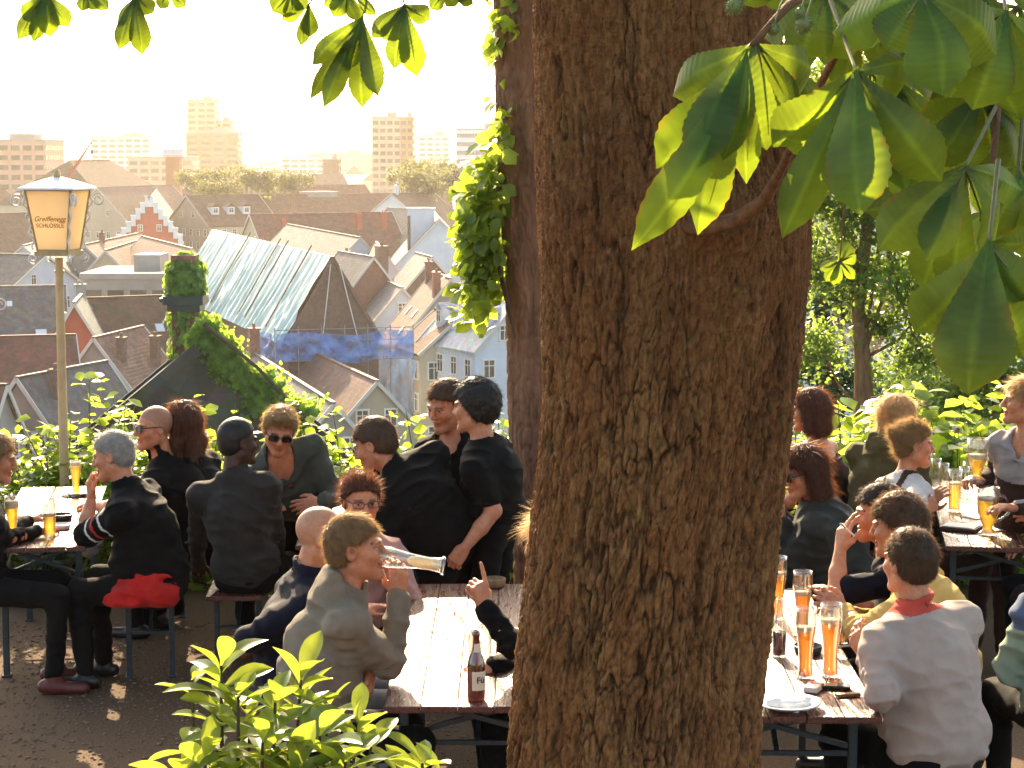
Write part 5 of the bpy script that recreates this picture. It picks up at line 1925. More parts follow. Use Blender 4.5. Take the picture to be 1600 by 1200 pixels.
def hedge_bush(px, ytop, Y, w, seed, label, leaf=.10, n=620, mt=None, ratio=.75, z0=0.0):
    """upright leafy shoots from the edge of the terrace"""
    r = np.random.default_rng(seed)
    T = np.array(P(px, ytop, Y))
    hgt = T[2] - z0
    root = empty('hedge_bush', (T[0], T[1], z0), label, 'bush', 'bushes along the terrace edge')
    m = MB()
    pos, drs, nrm = [], [], []
    ns = max(7, int(n / 55))
    for s in range(ns):
        bx, by = T[0] + r.normal(0, w * .22), T[1] + r.normal(0, .16)
        hh = hgt * (r.uniform(.55, .9) if s else 1.0)
        tip = np.array((T[0] + (0 if s == 0 else r.normal(0, w * .42)), T[1] + r.normal(0, .25), z0 + hh))
        b0 = np.array((bx, by, z0 - .15))
        mid = (b0 + tip) / 2 + np.array((r.normal(0, .06), r.normal(0, .06), .05))
        ts = np.linspace(0, 1, 9)
        pts = [(1 - t) ** 2 * b0 + 2 * t * (1 - t) * mid + t * t * tip for t in ts]
        m.tube(pts, [.012 * (1 - .75 * t) for t in ts], 5)
        k = int(n / ns)
        tt = r.uniform(.05, 1.0, k)
        for t in tt:
            p = (1 - t) ** 2 * b0 + 2 * t * (1 - t) * mid + t * t * tip
            a = r.uniform(0, 6.28)
            d = np.array((math.cos(a), math.sin(a), r.uniform(-.45, .55)))
            pos.append(p + d * .02 + r.normal(0, .05 + .13 * (1 - t), 3) * np.array((w * 1.1, .9, .6)))
            drs.append(d)
            nrm.append(np.array((0, 0, 1.0)) + r.normal(0, .45, 3))
    pos, drs, nrm = map(np.array, (pos, drs, nrm))
    L = leaf * r.uniform(.55, 1.2, len(pos))
    V, F = cards(pos, drs, nrm, L, L * ratio, 8, .18)
    m.build('stem', M_STEM, root)
    mesh_obj('foliage', V, F, mt or LF_HEDGE, root, smooth=True)
    return root


def crown_tree(label, base, trunk_pts, radii, blobs, n, leaf, mt, seed, group=None, tpl=4, name='tree', limbs=True, cat='tree', shell=.45):
    """trunk, limbs to each clump, and small leaves through the clumps"""
    r = np.random.default_rng(seed)
    root = empty(name, base, label, cat, group)
    m = MB()
    m.tube(trunk_pts, radii, 9)
    tp = [np.array(p) for p in trunk_pts]
    if limbs:
        for (c, rad) in blobs:
            c = np.array(c)
            a = tp[min(len(tp) - 1, max(1, int(r.integers(1, len(tp)))))]
            mid = (a + c) / 2 + np.array((0, 0, -.15 * np.linalg.norm(c - a)))
            R0 = radii[-1] * .8
            m.tube([a, mid, c, c + (c - mid) * .5], [R0, R0 * .6, R0 * .35, R0 * .1], 6)
            for q in range(5):
                e = c + r.normal(0, 1, 3) * np.array(rad) * .7
                m.tube([mid * .4 + c * .6, (c + e) / 2 + r.normal(0, .1, 3), e], [R0 * .3, R0 * .18, R0 * .06], 5)
    m.build('trunk', M_TBARK, root, smooth=True)
    tot = sum(np.prod(b[1]) ** (2 / 3) for b in blobs)
    pos = []
    for c, rad in blobs:
        k = int(n * np.prod(rad) ** (2 / 3) / tot)
        v = r.normal(0, 1, (k, 3))
        v /= np.linalg.norm(v, axis=1, keepdims=True)
        rr = (1 - r.random(k) ** 1.6 * (1 - shell) * 1.2)[:, None]
        # sub-clumps make the outline uneven
        cl = r.normal(0, 1, (max(6, k // 45), 3))
        cl /= np.linalg.norm(cl, axis=1, keepdims=True)
        ci = r.integers(0, len(cl), k)
        v = v * .62 + cl[ci] * .55 * r.uniform(.6, 1.15, len(cl))[ci][:, None]
        pos.append(np.array(c) + v * rr * np.array(rad))
    pos = np.concatenate(pos)
    d = r.normal(0, 1, pos.shape) + np.array((0, 0, -.25))
    nn = np.array((0, 0, 1.0)) + r.normal(0, .7, pos.shape)
    L = leaf * r.uniform(.6, 1.3, len(pos))
    V, F = cards(pos, d, nn, L, L * .7, tpl)
    mesh_obj('crown', V, F, mt, root)
    return root


# ------------------------------------------------------------------ bushes at the edge of the terrace
def bushes():
    left = [(15, 690, 13.4, .55, 'low leafy bush at the left edge behind the seated woman'),
            (70, 668, 13.5, .55, 'leafy bush left of the lantern post foot'),
            (128, 598, 13.5, .5, 'tallest shoot of bright leaves right of the lantern post'),
            (188, 630, 13.3, .55, 'bright leafy bush between the lantern post and the man with the shaved head'),
            (310, 628, 13.6, .5, 'leafy shoots behind the head with long curls'),
            (352, 642, 13.5, .5, 'leafy shoots just left of the charcoal jacket man'),
            (462, 632, 13.6, .6, 'bright bush behind the man in the open grey green shirt'),
            (520, 640, 13.5, .6, 'bright bush between the grey green shirt and the leaning man'),
            (628, 652, 13.5, .5, 'bright leafy shoots between the leaning man and the man in the suit'),
            (670, 690, 13.3, .4, 'low leaves in front of the street behind the suit'),
            (778, 640, 13.6, .35, 'small leafy bush between the t-shirt man and the ivy trunk')]
    for i, (px, yt, Y, w, lb) in enumerate(left):
        hedge_bush(px, yt, Y, w, 100 + i, lb, leaf=.11, n=1150)
    right = [(1238, 640, 13.3, .45, 'leafy bush right against the big trunk'),
             (1290, 600, 13.6, .6, 'bush with large round leaves behind the auburn bob'),
             (1350, 612, 13.4, .6, 'bush with large round leaves left of the woman in the olive jacket'),
             (1420, 590, 13.7, .6, 'tall bush with large round leaves above the olive jacket'),
             (1470, 625, 13.4, .6, 'bright round leaved bush right of the tied up hair'),
             (1530, 640, 13.6, .5, 'bright round leaved bush left of the woman with the neckerchief'),
             (1590, 600, 13.9, .6, 'dark bush behind the right edge blonde head')]
    for i, (px, yt, Y, w, lb) in enumerate(right):
        hedge_bush(px, yt, Y, w, 200 + i, lb, leaf=.14, n=850, ratio=.92)
    for i, px in enumerate((850, 930, 1010, 1090, 1165, 1660, 1730)):
        o = hedge_bush(px, 640 + 12 * (i % 3), 13.5, .6, 400 + i, 'leafy bush at the terrace edge behind the big trunk or past the right edge', leaf=.12, n=500)
        o['group'] = 'bushes out of sight at the terrace edge'
    # plants with small dark blue-green leaves at the lantern post
    hedge_bush(75, 712, 13.0, .5, 300, 'dark bluish bush at the lantern post foot behind the left table', leaf=.06, n=900, mt=LF_TREE2)
    hedge_bush(25, 735, 12.9, .5, 301, 'dark bluish bush behind the seated woman at the left edge', leaf=.06, n=700, mt=LF_TREE2)


bushes()

# ------------------------------------------------------------------ ivy trunk behind the big one
def ivy_tree():
    Y = 11.6
    pts, rad = [], []
    for py, l, rr in ((1030, 806, .215), (850, 806, .205), (690, 800, .20), (500, 792, .20), (300, 782, .20), (150, 776, .20), (0, 772, .20), (-200, 760, .19), (-330, 748, .18)):
        p = P(l, py, Y)
        pts.append((p.x + rr, Y, p.z))
        rad.append(rr)
    pts[0] = (pts[0][0], Y, 0.0)
    root = empty('ivy_clad_tree', pts[0], 'slimmer second trunk overgrown with ivy just left of the massive trunk', 'tree')
    # denser rings with bark relief
    zz = np.linspace(0, pts[-1][2], 420)
    px_ = np.interp(zz, [p[2] for p in pts], [p[0] for p in pts])
    rr = np.interp(zz, [p[2] for p in pts], rad)
    n = 220
    th = np.arange(n) / n * 2 * math.pi
    TH_, ZZ_ = np.meshgrid(th, zz)
    ck_ = np.stack([np.cos(TH_), np.sin(TH_), ZZ_], -1)
    a1, a2, _ = cells(TH_ / 6.283 * 30 + fbm(ck_, 5, 2, 3), ZZ_ / .13, 9, 30)
    R_ = rr[:, None] + .009 * np.clip((a2 - a1) / .3, 0, 1) + .01 * fbm(ck_, 2, 2, 5) + .003 * fbm(ck_, 26, 2, 6)
    V = np.stack([px_[:, None] + R_ * np.cos(TH_), Y + R_ * np.sin(TH_), ZZ_], -1).reshape(-1, 3)
    ii = np.arange(len(zz) - 1)[:, None] * n
    k = np.arange(n)[None]
    F = np.stack([ii + k, ii + (k + 1) % n, ii + n + (k + 1) % n, ii + n + k], -1).reshape(-1, 4)
    mesh_obj('trunk', V, F, M_TBARK, root, smooth=True)
    r = np.random.default_rng(77)
    pos, nr = [], []
    # thick mantle on the left side
    prof = [(-60, 742, 800, 120), (20, 772, 815, 60), (75, 764, 785, 24), (180, 772, 815, 45), (230, 764, 788, 40), (280, 742, 785, 170), (330, 722, 785, 270), (380, 724, 783, 290), (430, 732, 783, 220), (464, 720, 775, 90)]
    for (py, x0, x1, k) in prof:
        for i in range(k):
            x = x0 + (x1 - x0) * r.beta(1.1, 1.3)
            q = np.array(P(x + r.normal(0, 5), py + r.normal(0, 24), Y - r.uniform(-.12, .30)))
            pos.append(q)
    pos = np.array(pos)
    d = r.normal(0, .6, pos.shape) + np.array((-.5, -.3, -.55))
    nn = r.normal(0, .5, pos.shape) + np.array((-.4, -.5, .8))
    L = .085 * r.uniform(.3, 1.4, len(pos))
    v, f = cards(pos, d, nn, L, L * .85, 8, .15)
    mesh_obj('ivy', v, f, LF_HEDGE, root, smooth=True)
    m = MB()
    for i in range(9):
        y0, x0 = 470 - i * 12, 805 - i * 3
        m.tube([P(x0, y0 + 60, Y - .22), P(x0 - 12, y0 - 10, Y - .24), P(x0 - 26 - i * 2, y0 - 70, Y - .1)], [.007, .006, .003], 5)
    m.build('vine', M_TWIG, root)


ivy_tree()

# ------------------------------------------------------------------ ivy chimney and ivy on the slate verge
def ivy_chimney():
    A, B, W, ev = SLATE
    Y = 51.5
    c = P(292, 560, Y)
    top = P(292, 398, Y).z
    root = empty('chimney_stack', (c.x, c.y, -14), 'tall chimney stack wrapped in green ivy behind the slate gable', 'chimney')
    m = MB()
    w = .62
    m.box((c.x, c.y, (top - 14) / 2), (w, w, top + 14))
    m.build('shaft', WD, root)
    m = MB()
    zb = P(292, 468, Y).z
    m.box((c.x, c.y, zb), (1.0, 1.0, .22))
    m.box((c.x, c.y, zb - .2), (.82, .82, .16))
    m.box((c.x - .52, c.y, zb + .02), (.1, 1.1, .1))
    m.build('collar', M_STEEL, root)
    r = np.random.default_rng(31)
    n = 5200
    z = np.where(r.random(n) < .55, r.uniform(zb + .12, top + .1, n), r.uniform(-7.4, zb - .25, n))
    a = r.uniform(0, 6.28, n)
    wob = 1 + .18 * vnoise(a * 2, z * 2.2, z * 0, 5)
    sq = np.maximum(np.abs(np.cos(a)), np.abs(np.sin(a)))
    rad = (w / 2 / sq * .75 + .14) * wob + r.uniform(-.05, .1, n)
    rad = rad * np.where(z > top - .25, np.clip((top + .22 - z) / .45, .2, 1), 1)
    pos = np.stack([c.x + rad * np.cos(a), c.y + rad * np.sin(a), z], -1)
    d = np.stack([np.cos(a) * .4, np.sin(a) * .4, -np.ones(n)], -1) + r.normal(0, .4, (n, 3))
    nn = np.stack([np.cos(a), np.sin(a), .5 + 0 * a], -1) + r.normal(0, .35, (n, 3))
    L = .16 * r.uniform(.5, 1.2, n)
    v, f = cards(pos, d, nn, L, L * .9, 8, .2)
    mesh_obj('ivy', v, f, LF_IVY, root, smooth=True)
    # verge
    t0, t1 = P(318, 506, 49.6), P(480, 655, 49.6)
    root = empty('climbing_ivy', (t0.x, t0.y, t1.z), 'thick mantle of ivy spilling down the right verge of the slate gable', 'ivy')
    n = 9000
    t = r.random(n) ** .85
    way = np.array([P(*q_, 49.6) for q_ in ((300, 510), (322, 530), (356, 568), (404, 610), (478, 664))])
    base_ = np.stack([np.interp(t, np.linspace(0, 1, 5), way[:, i_]) for i_ in range(3)], -1)
    wdt = np.interp(t, [0, .12, .3, .6, 1], [.5, .75, .62, .66, .95])
    b = r.normal(0, .22, n) * wdt * (1 + .35 * vnoise(t * 14, t * 0, t * 0, 3))
    nrm_dir = np.array((-.62, 0, -.78))
    pos = base_ + b[:, None] * nrm_dir[None] * 1.25
    dep = r.uniform(-.35, .25, n) * (1 - np.clip(np.abs(b) / .9, 0, 1))
    pos[:, 1] += -dep * .9 + .4
    d = r.normal(0, .5, (n, 3)) + np.array((.1, -.2, -.9))
    nn = r.normal(0, .4, (n, 3)) + np.array((.3, -.7, .7))
    L = .15 * r.uniform(.3, 1.3, n)
    v, f = cards(pos, d, nn, L, L * .9, 8, .2)
    mesh_obj('foliage', v, f, LF_IVY, root, smooth=True)
    m = MB()
    m.tube([t0, t0 * .5 + t1 * .5 + Vector((0, .2, .1)), t1], [.06, .05, .03], 6)
    m.build('stem', M_TWIG, root)


ivy_chimney()

# ------------------------------------------------------------------ trees behind the right side, and far trees
def trees():
    def blob(px, py, Y, rx, ry=None, rz=None):
        return (tuple(P(px, py, Y)), (rx, ry or rx * .8, rz or rx * .75))
    Y = 27
    b = P(1350, 640, Y)
    tr = [(b.x, Y, -9), (b.x, Y, b.z), tuple(P(1348, 560, Y)), tuple(P(1340, 480, Y)), tuple(P(1352, 380, Y)), tuple(P(1365, 250, Y)), tuple(P(1372, 120, Y))]
    crown_tree('leafy tree with a forked dark trunk behind the bushes right of the big trunk', (b.x, Y, -9), tr, [.17, .14, .11, .09, .08, .06, .04],
               [blob(1290, 420, Y, .85), blob(1390, 430, Y, .9), blob(1460, 460, Y, .8), blob(1280, 540, Y, .7), blob(1440, 560, Y, .8), blob(1330, 330, Y, .9), blob(1430, 330, Y, .8), blob(1270, 300, Y, .7), blob(1340, 200, Y, .8), blob(1440, 170, Y, .9), blob(1300, 120, Y, .8), blob(1400, 60, Y, .9), blob(1380, 510, Y, .5)],
               19000, .085, LF_TREE, 41, 'trees beyond the terrace', 4)
    Y = 31
    b = P(1300, 660, Y)
    tr = [(b.x, Y, -10), (b.x, Y, b.z), tuple(P(1292, 520, Y)), tuple(P(1268, 400, Y)), tuple(P(1262, 300, Y))]
    crown_tree('bluish green slender tree close behind the big trunk', (b.x, Y, -10), tr, [.16, .14, .12, .09, .05],
               [blob(1290, 480, Y, .7), blob(1250, 380, Y, .7), blob(1320, 450, Y, .6), blob(1270, 580, Y, .8), blob(1390, 420, Y, .6), blob(1340, 600, Y, .9), blob(1220, 520, Y, .8)], 6000, .10, LF_TREE2, 42, 'trees beyond the terrace', 4)
    Y = 24
    b = P(1570, 700, Y)
    tr = [(b.x, Y, -8), (b.x, Y, b.z), tuple(P(1560, 560, Y)), tuple(P(1580, 440, Y)), tuple(P(1570, 300, Y))]
    crown_tree('tree at the right edge behind the woman with the neckerchief', (b.x, Y, -8), tr, [.16, .13, .10, .07, .03],
               [blob(1560, 580, Y, .6), blob(1620, 520, Y, .7), blob(1600, 640, Y, .7), blob(1490, 620, Y, .7), blob(1620, 250, Y, .6), blob(1520, 190, Y, .6)], 6500, .085, LF_TREE, 43, 'trees beyond the terrace', 4)
    Y = 36
    b = P(1480, 700, Y)
    tr = [(b.x, Y, -12), (b.x, Y, b.z), tuple(P(1470, 600, Y)), tuple(P(1490, 480, Y))]
    crown_tree('pale tree low behind the round leaved bushes', (b.x, Y, -12), tr, [.16, .13, .10, .07],
               [blob(1440, 600, Y, 1.0), blob(1520, 600, Y, 1.0), blob(1380, 620, Y, .9), blob(1560, 520, Y, .8), blob(1490, 520, Y, .8)], 6000, .11, LF_TREE, 44, 'trees beyond the terrace', 4)

    def far(label, px, py, Y, rx, seed, n=1500):
        c = P(px, py, Y)
        r = random.Random(seed)
        bl = [((c.x + rx * r.uniform(-.7, .7), c.y + r.uniform(-4, 4), c.z - rx * .15 + rx * r.uniform(-.25, .25)), (rx * r.uniform(.4, .6),) * 2 + (rx * r.uniform(.35, .5),)) for _ in range(6)]
        bl += [((c.x, c.y, c.z), (rx * .6, rx * .6, rx * .5))]
        crown_tree(label, (c.x, c.y, GZ), [(c.x, c.y, GZ), (c.x, c.y, (GZ + c.z) / 2), (c.x, c.y, c.z)], [.7, .5, .3], bl, n, rx * .13, LF_FAR, seed, 'far trees in the town', 4, limbs=False)
    far('round hazy tree right of the brick tower', 318, 280, 560, 7.5, 1)
    far('widest hazy tree under the glaring tower', 385, 272, 560, 8.5, 2)
    far('low hazy tree left of the brown roof row', 345, 292, 520, 6, 3)
    far('small dark hazy tree right of the wide hazy tree', 458, 281, 540, 6.2, 4)
    far('big hazy tree below the tan gridded tower', 640, 280, 520, 8, 5)
    far('big hazy tree left of the banded block', 690, 275, 540, 8.5, 6)
    far('dark tree top at the foot of the grey tower', 662, 262, 600, 8, 7)
    far('hazy tree beside the ivy trunk', 735, 285, 480, 5, 8)


trees()

# ------------------------------------------------------------------ chestnut leaves hanging into the picture
def leaflet(base, tip, width, seed, sag=.12, roll=None, face=None):
    """one leaflet: obovate with a pointed tip, toothed rim, ribbed between the side veins"""
    r = np.random.default_rng(seed)
    base, tip = np.array(base), np.array(tip)
    d = tip - base
    L = np.linalg.norm(d)
    d = d / L
    f = np.array(face if face is not None else (r.normal(0, .35), -1, r.normal(.25, .3)))
    f = f - d * float(f @ d)
    f = f / np.linalg.norm(f)
    x = np.cross(d, f)
    nu, nv = 70, 11
    u = np.linspace(0, 1, nu)
    prof = np.interp(u, [0, .06, .2, .4, .6, .74, .86, .94, 1], [.05, .10, .30, .64, .94, 1, .74, .3, .0])
    v = np.linspace(-1, 1, nv)
    U, Vv = np.meshgrid(u, v, indexing='ij')
    tooth = 1 + (.09 * np.abs(((U * 17) % 1) - .5) * 2 - .02) * (np.abs(Vv) > .9)
    xx = Vv * prof[:, None] * width / 2 * tooth
    yy = U * L - .10 * width * np.abs(Vv) * (1 - U)
    rib = np.sin((U * 15 - np.abs(Vv) * 4.5) * 2 * math.pi) * .007 * width * (1 - np.abs(Vv) * .4)
    zz = -.20 * width * (np.abs(Vv) ** 1.2) * prof[:, None] + rib + sag * L * np.sin(U * math.pi) + .05 * width * np.sin(U * 7 + seed)
    pos = base + xx[..., None] * x + yy[..., None] * d + zz[..., None] * f
    idx = np.arange(nu * nv).reshape(nu, nv)
    F = np.stack([idx[:-1, :-1], idx[:-1, 1:], idx[1:, 1:], idx[1:, :-1]], -1).reshape(-1, 4)
    ph = ((U * 15 - np.abs(Vv) * 4.5) % 1)
    vein = np.exp(-((ph - .5) / .10) ** 2) * .2 + np.exp(-(Vv / .08) ** 2) * .9
    blot = .5 + .5 * vnoise(pos[..., 0] * 28, pos[..., 1] * 28, pos[..., 2] * 28, seed % 17)
    k = r.uniform(.8, 1.15)
    tint = np.ones(pos.shape) * k * (1 + .45 * vein[..., None]) * (.82 + .3 * blot[..., None])
    brown = np.clip((np.abs(Vv) - .82) * 4, 0, 1) * np.clip(vnoise(U * 9, Vv * 2, U * 0 + seed, 3) * 1.6 - .2, 0, 1)
    tint = tint * (1 - brown[..., None]) + np.array((2.2, .75, .8)) * brown[..., None]
    return pos.reshape(-1, 3), F, tint.reshape(-1, 3)


LEAVES = 0


def comp_leaf(jx, jy, Y, tips, twig=None, seed=0):
    """a palmate leaf: joint at a pixel, leaflets to (px, py, width in px, depth change)"""
    global LEAVES
    LEAVES += 1
    j = np.array(P(jx, jy, Y))
    parts = []
    m = MB()
    for i, tp in enumerate(tips):
        px, py, w = tp[:3]
        dy = tp[3] if len(tp) > 3 else 0.0
        t = np.array(P(px, py, Y + dy))
        parts.append(leaflet(j, t, w * .84 / FPX * Y, seed * 13 + i, sag=.07 + .06 * ((i * 7 + seed) % 3), face=tp[4] if len(tp) > 4 else None))
        q = j + (t - j) * .8
        m.tube([j, j + (t - j) * .4 + np.array((0, -.006, .0)), q], [.0022 * Y / 3, .0016 * Y / 3, .0006], 5)
    V, F = joinm([p_[:2] for p_ in parts])
    lf = mesh_obj('leaf', V, F, LF_CHEST, chestnut, smooth=True, cols=np.concatenate([p_[2] for p_ in parts]))
    if twig:
        pts = [P(*t) for t in twig] + [Vector(j)]
        m.tube(pts, [.004] * (len(pts) - 1) + [.0025], 6)
    m.build('petiole', M_STEM, lf)
    return lf


def chestnut_leaves():
    m = MB()
    # limb from the scar on the trunk, out towards the right, with the leafy twigs
    m.tube([P(1050, 352, 5.52), P(1100, 356, 5.36), P(1150, 345, 5.28), P(1195, 312, 5.2), P(1222, 262, 5.05), P(1262, 170, 4.7), P(1330, 40, 4.2), P(1420, -90, 3.8), P(1500, -160, 3.6)],
           [.016, .024, .022, .017, .011, .009, .008, .008, .008], 10)
    m.tube([P(1420, -90, 3.8), P(1340, -60, 3.4), P(1230, 10, 3.1), P(1175, 70, 3.0)], [.012, .010, .007, .004], 8)
    m.tube([P(1420, -90, 3.8), P(1520, 40, 3.4), P(1560, 160, 3.2), P(1545, 330, 3.0)], [.012, .009, .006, .004], 8)
    # overhead limb to the left leaves
    m.tube([(.05, 5.8, 3.6), (-.35, 5.75, 3.75), (-1.0, 5.7, 3.72), (-1.8, 5.7, 3.6)], [.14, .09, .06, .03], 10)
    m.tube([(-.55, 5.73, 3.74), (-.5, 5.6, 3.5), tuple(P(560, -14, 5.5))], [.03, .02, .006], 7)
    m.build('branch', M_BARK_PLAIN, chestnut, smooth=True)
    top = (0, 0, 0)
    L = [
        (1165, 78, 3.0, [(1022, 262, 120), (985, 392, 86, -.05), (1090, 368, 88, .05), (1082, 262, 92, -.08), (1130, 252, 66, -.02), (1166, 288, 58, .12)], [(1230, 10, 3.1)]),
        (1182, 70, 3.15, [(1200, 235, 92), (1232, 160, 80, .1), (1050, 150, 90, .1), (1262, 130, 84, .15)], [(1230, 10, 3.1)]),
        (1338, 112, 2.85, [(1222, 372, 84, .05), (1345, 338, 122, -.08), (1472, 285, 104, 0), (1205, 232, 100, .1), (1462, 118, 110, .15), (1230, 180, 70, .15)], [(1290, -20, 3.2)]),
        (1545, 382, 2.7, [(1512, 618, 150, -.05), (1428, 520, 110, .05), (1612, 470, 90, 0), (1620, 350, 90, .1), (1600, 560, 100, .1)], [(1560, 250, 2.9)]),
        (1508, 262, 3.0, [(1372, 392, 108, 0), (1448, 408, 78, -.05), (1486, 470, 80, .1), (1552, 395, 92, .05), (1602, 300, 76, .1)], [(1560, 160, 3.2)]),
        (1442, -12, 2.9, [(1385, 78, 110, 0), (1475, 148, 130, -.05), (1560, 88, 120, .05), (1300, 52, 110, .1), (1390, 160, 90, .1)], [(1460, -80, 3.2)]),
        (1572, 20, 3.0, [(1520, 172, 112, 0), (1592, 190, 110, .05), (1640, 120, 100, .1), (1490, 60, 90, .1)], [(1560, -60, 3.2)]),
        (1530, 150, 3.2, [(1455, 262, 86, 0), (1500, 272, 84, .05), (1588, 262, 80, .05), (1612, 200, 90, .1), (1440, 198, 80, .05)], [(1560, 100, 3.3)]),
        (1292, -10, 3.3, [(1250, 92, 92, 0), (1330, 95, 100, .05), (1195, 60, 86, .1), (1380, 60, 90, .1)], [(1350, -80, 3.4)]),
        (1592, 270, 3.1, [(1545, 372, 70, 0), (1600, 402, 84, .05), (1640, 330, 80, .05)], [(1600, 150, 3.2)]),
        (1402, 128, 3.5, [(1330, 258, 90, 0), (1415, 300, 110, .05), (1440, 345, 100, .1), (1480, 240, 90, .1)], [(1420, 20, 3.6)]),
        (1482, 300, 3.6, [(1405, 372, 82, 0), (1440, 452, 82, .05), (1500, 480, 80, .05), (1350, 330, 70, .05)], [(1520, 170, 3.6)]),
        (1226, 92, 3.5, [(1218, 200, 70, 0), (1282, 215, 76, .05), (1258, 250, 70, .1)], [(1250, 0, 3.5)]),
        (1312, 408, 7.5, [(1326, 378, 36), (1338, 398, 30), (1290, 440, 24), (1302, 446, 26), (1336, 436, 20), (1280, 420, 24)], [(1320, 330, 7.5), (1330, 200, 6.4)]),
        # left, above the town
        (566, 28, 5.5, [(506, 168, 42), (566, 168, 50, .1), (488, 102, 40), (590, 150, 44, -.1), (484, 156, 28, .1), (540, 110, 44)], [(575, -10, 5.5)]),
        (632, 8, 5.4, [(616, 108, 44), (652, 120, 48), (598, 62, 46), (580, 58, 40), (672, 30, 40)], [(625, -20, 5.5)]),
        (482, 8, 5.7, [(484, 58, 34), (470, 72, 26), (440, 30, 30), (432, 12, 40)], [(500, -20, 5.6)]),
        (70, -12, 5.9, [(28, 62, 34), (52, 66, 34), (78, 58, 40), (108, 42, 36), (36, 30, 34)], [(90, -30, 5.9)]),
        (212, -6, 5.8, [(186, 78, 34), (222, 86, 40), (182, 40, 30), (240, 20, 34)], [(220, -30, 5.8)]),
        (135, -14, 5.9, [(128, 18, 28), (150, 16, 26), (170, 14, 30)], [(140, -30, 5.9)]),
        (700, -14, 5.5, [(672, 14, 30), (712, 10, 34), (740, 6, 30)], [(690, -30, 5.5)]),
        (545, -14, 5.5, [(520, 26, 34), (560, 34, 36), (505, 8, 30), (588, 24, 30)], [(560, -30, 5.5)]),
        (455, -12, 5.6, [(425, 18, 40), (458, 24, 40), (478, 14, 30)], [(470, -30, 5.6)]),
        (262, -14, 5.8, [(250, 14, 26), (290, 10, 28)], [(270, -30, 5.8)]),
    ]
    rr_ = np.random.default_rng(17)
    for (jx, jy, Y) in ((1300, -20, 4.2), (1380, -10, 4.0), (1470, 10, 4.3), (1545, 60, 4.1), (1610, 60, 3.8), (1585, 220, 4.2), (1260, 10, 4.8), (1360, 110, 5.2), (1410, 230, 5.0), (1520, 240, 5.2), (1585, 120, 5.0), (1560, 330, 5.0), (1300, 130, 5.4), (1590, 10, 4.8), (1400, -50, 3.6), (1340, 20, 4.4), (1500, 90, 4.5), (1430, 60, 4.6), (1560, 130, 4.4), (1520, -30, 3.5), (1250, -60, 3.8), (1610, 160, 4.0), (1615, 420, 3.9)):
        tips = []
        a0 = rr_.uniform(60, 120)
        for q in range(6):
            a = R(a0 + (q - 2.5) * 34 + rr_.uniform(-8, 8))
            ll = rr_.uniform(105, 165) * (1 - .07 * abs(q - 2.5)) * 3.6 / Y
            tips.append((jx + ll * math.cos(a), jy + ll * math.sin(a), ll * .47, rr_.uniform(-.06, .14)))
        L.append((jx, jy, Y, tips, [(jx + 20, jy - 110, Y + .1)]))
    for i, (jx, jy, Y, tips, tw) in enumerate(L):
        comp_leaf(jx, jy, Y, tips, tw, i + 1)
    # prickly green fruits
    r = np.random.default_rng(3)
    for (px, py, s) in ((1148, 10, .0125), (1207, 46, .009), (1256, 38, .0125), (1250, 20, .008)):
        c = np.array(P(px, py, 3.05))
        n = 70
        v = r.normal(0, 1, (n, 3))
        v /= np.linalg.norm(v, axis=1, keepdims=True)
        m = MB()
        m.lathe([(s * math.sin(a), -s * math.cos(a)) for a in np.linspace(0, math.pi, 9)], c, 12)
        for q in v:
            t = np.cross(q, (0.3, .5, .8))
            t /= np.linalg.norm(t)
            b_ = np.cross(q, t)
            m.add([c + q * s * .95 + t * s * .12, c + q * s * .95 - t * s * .06 + b_ * s * .1, c + q * s * .95 - t * s * .06 - b_ * s * .1, c + q * s * 1.45], [(0, 1, 3), (1, 2, 3), (2, 0, 3)])
        m.tube([c, c + np.array((.012, .01, .035)), c + np.array((.03, .02, .07))], .0016, 5)
        m.build('fruit', M_FRUIT, chestnut)


def canopy():
    """the part of the crown above the picture: limbs and palmate foliage that shade the lower leaves"""
    r = np.random.default_rng(90)
    m = MB()
    top = Vector((.62, TY, 5.4))
    ends = [(2.6, 7.5, 5.2), (1.2, 9.5, 5.6), (3.2, 4.6, 5.0), (-1.6, 8.5, 5.7), (-2.6, 5.0, 5.6), (.5, 3.6, 5.4), (2.0, 10.5, 5.1)]
    for e in ends:
        e = Vector(e)
        mid = (top + e) / 2 + Vector((0, 0, .35))
        m.tube([top - Vector((0, 0, .5)), mid, e, e + (e - mid) * .4], [.2, .12, .06, .02], 9)
    m.build('limb', M_BARK_PLAIN, chestnut, smooth=True)
    pos, dr, nn = [], [], []
    for k in range(1150):
        x, y = r.uniform(-3.6, 4.6), r.uniform(2.6, 12.0)
        zlow = CAM_H + (235 + 40) / FPX * y * 1.02 + .28
        z = zlow + r.random() ** 1.3 * 2.4
        if x < -.4 and r.random() < .7: continue
        c = np.array((x, y, z))
        a0 = r.uniform(0, 6.28)
        for i in range(6):
            a = a0 + (i - 2.5) * .62
            pos.append(c)
            dr.append(np.array((math.cos(a), math.sin(a), r.uniform(-1.1, -.25))))
            nn.append(np.array((0, 0, 1.0)) + r.normal(0, .25, 3))
    pos, dr, nn = map(np.array, (pos, dr, nn))
    L = .21 * r.uniform(.7, 1.15, len(pos))
    v, f = cards(pos, dr, nn, L, L * .42, 8, .12)
    mesh_obj('crown', v, f, LF_CHEST, chestnut, smooth=True, cols=np.ones((len(v), 3)))


M_BARK_PLAIN = mat('branch_bark', (.24, .11, .042), rough=.9, col2=(.12, .055, .022), vscale=30, bump=.8, bscale=120)
M_FRUIT = mat('green_fruit', (.20, .22, .06), rough=.6, var=.3, vscale=40)
chestnut_leaves()
canopy()

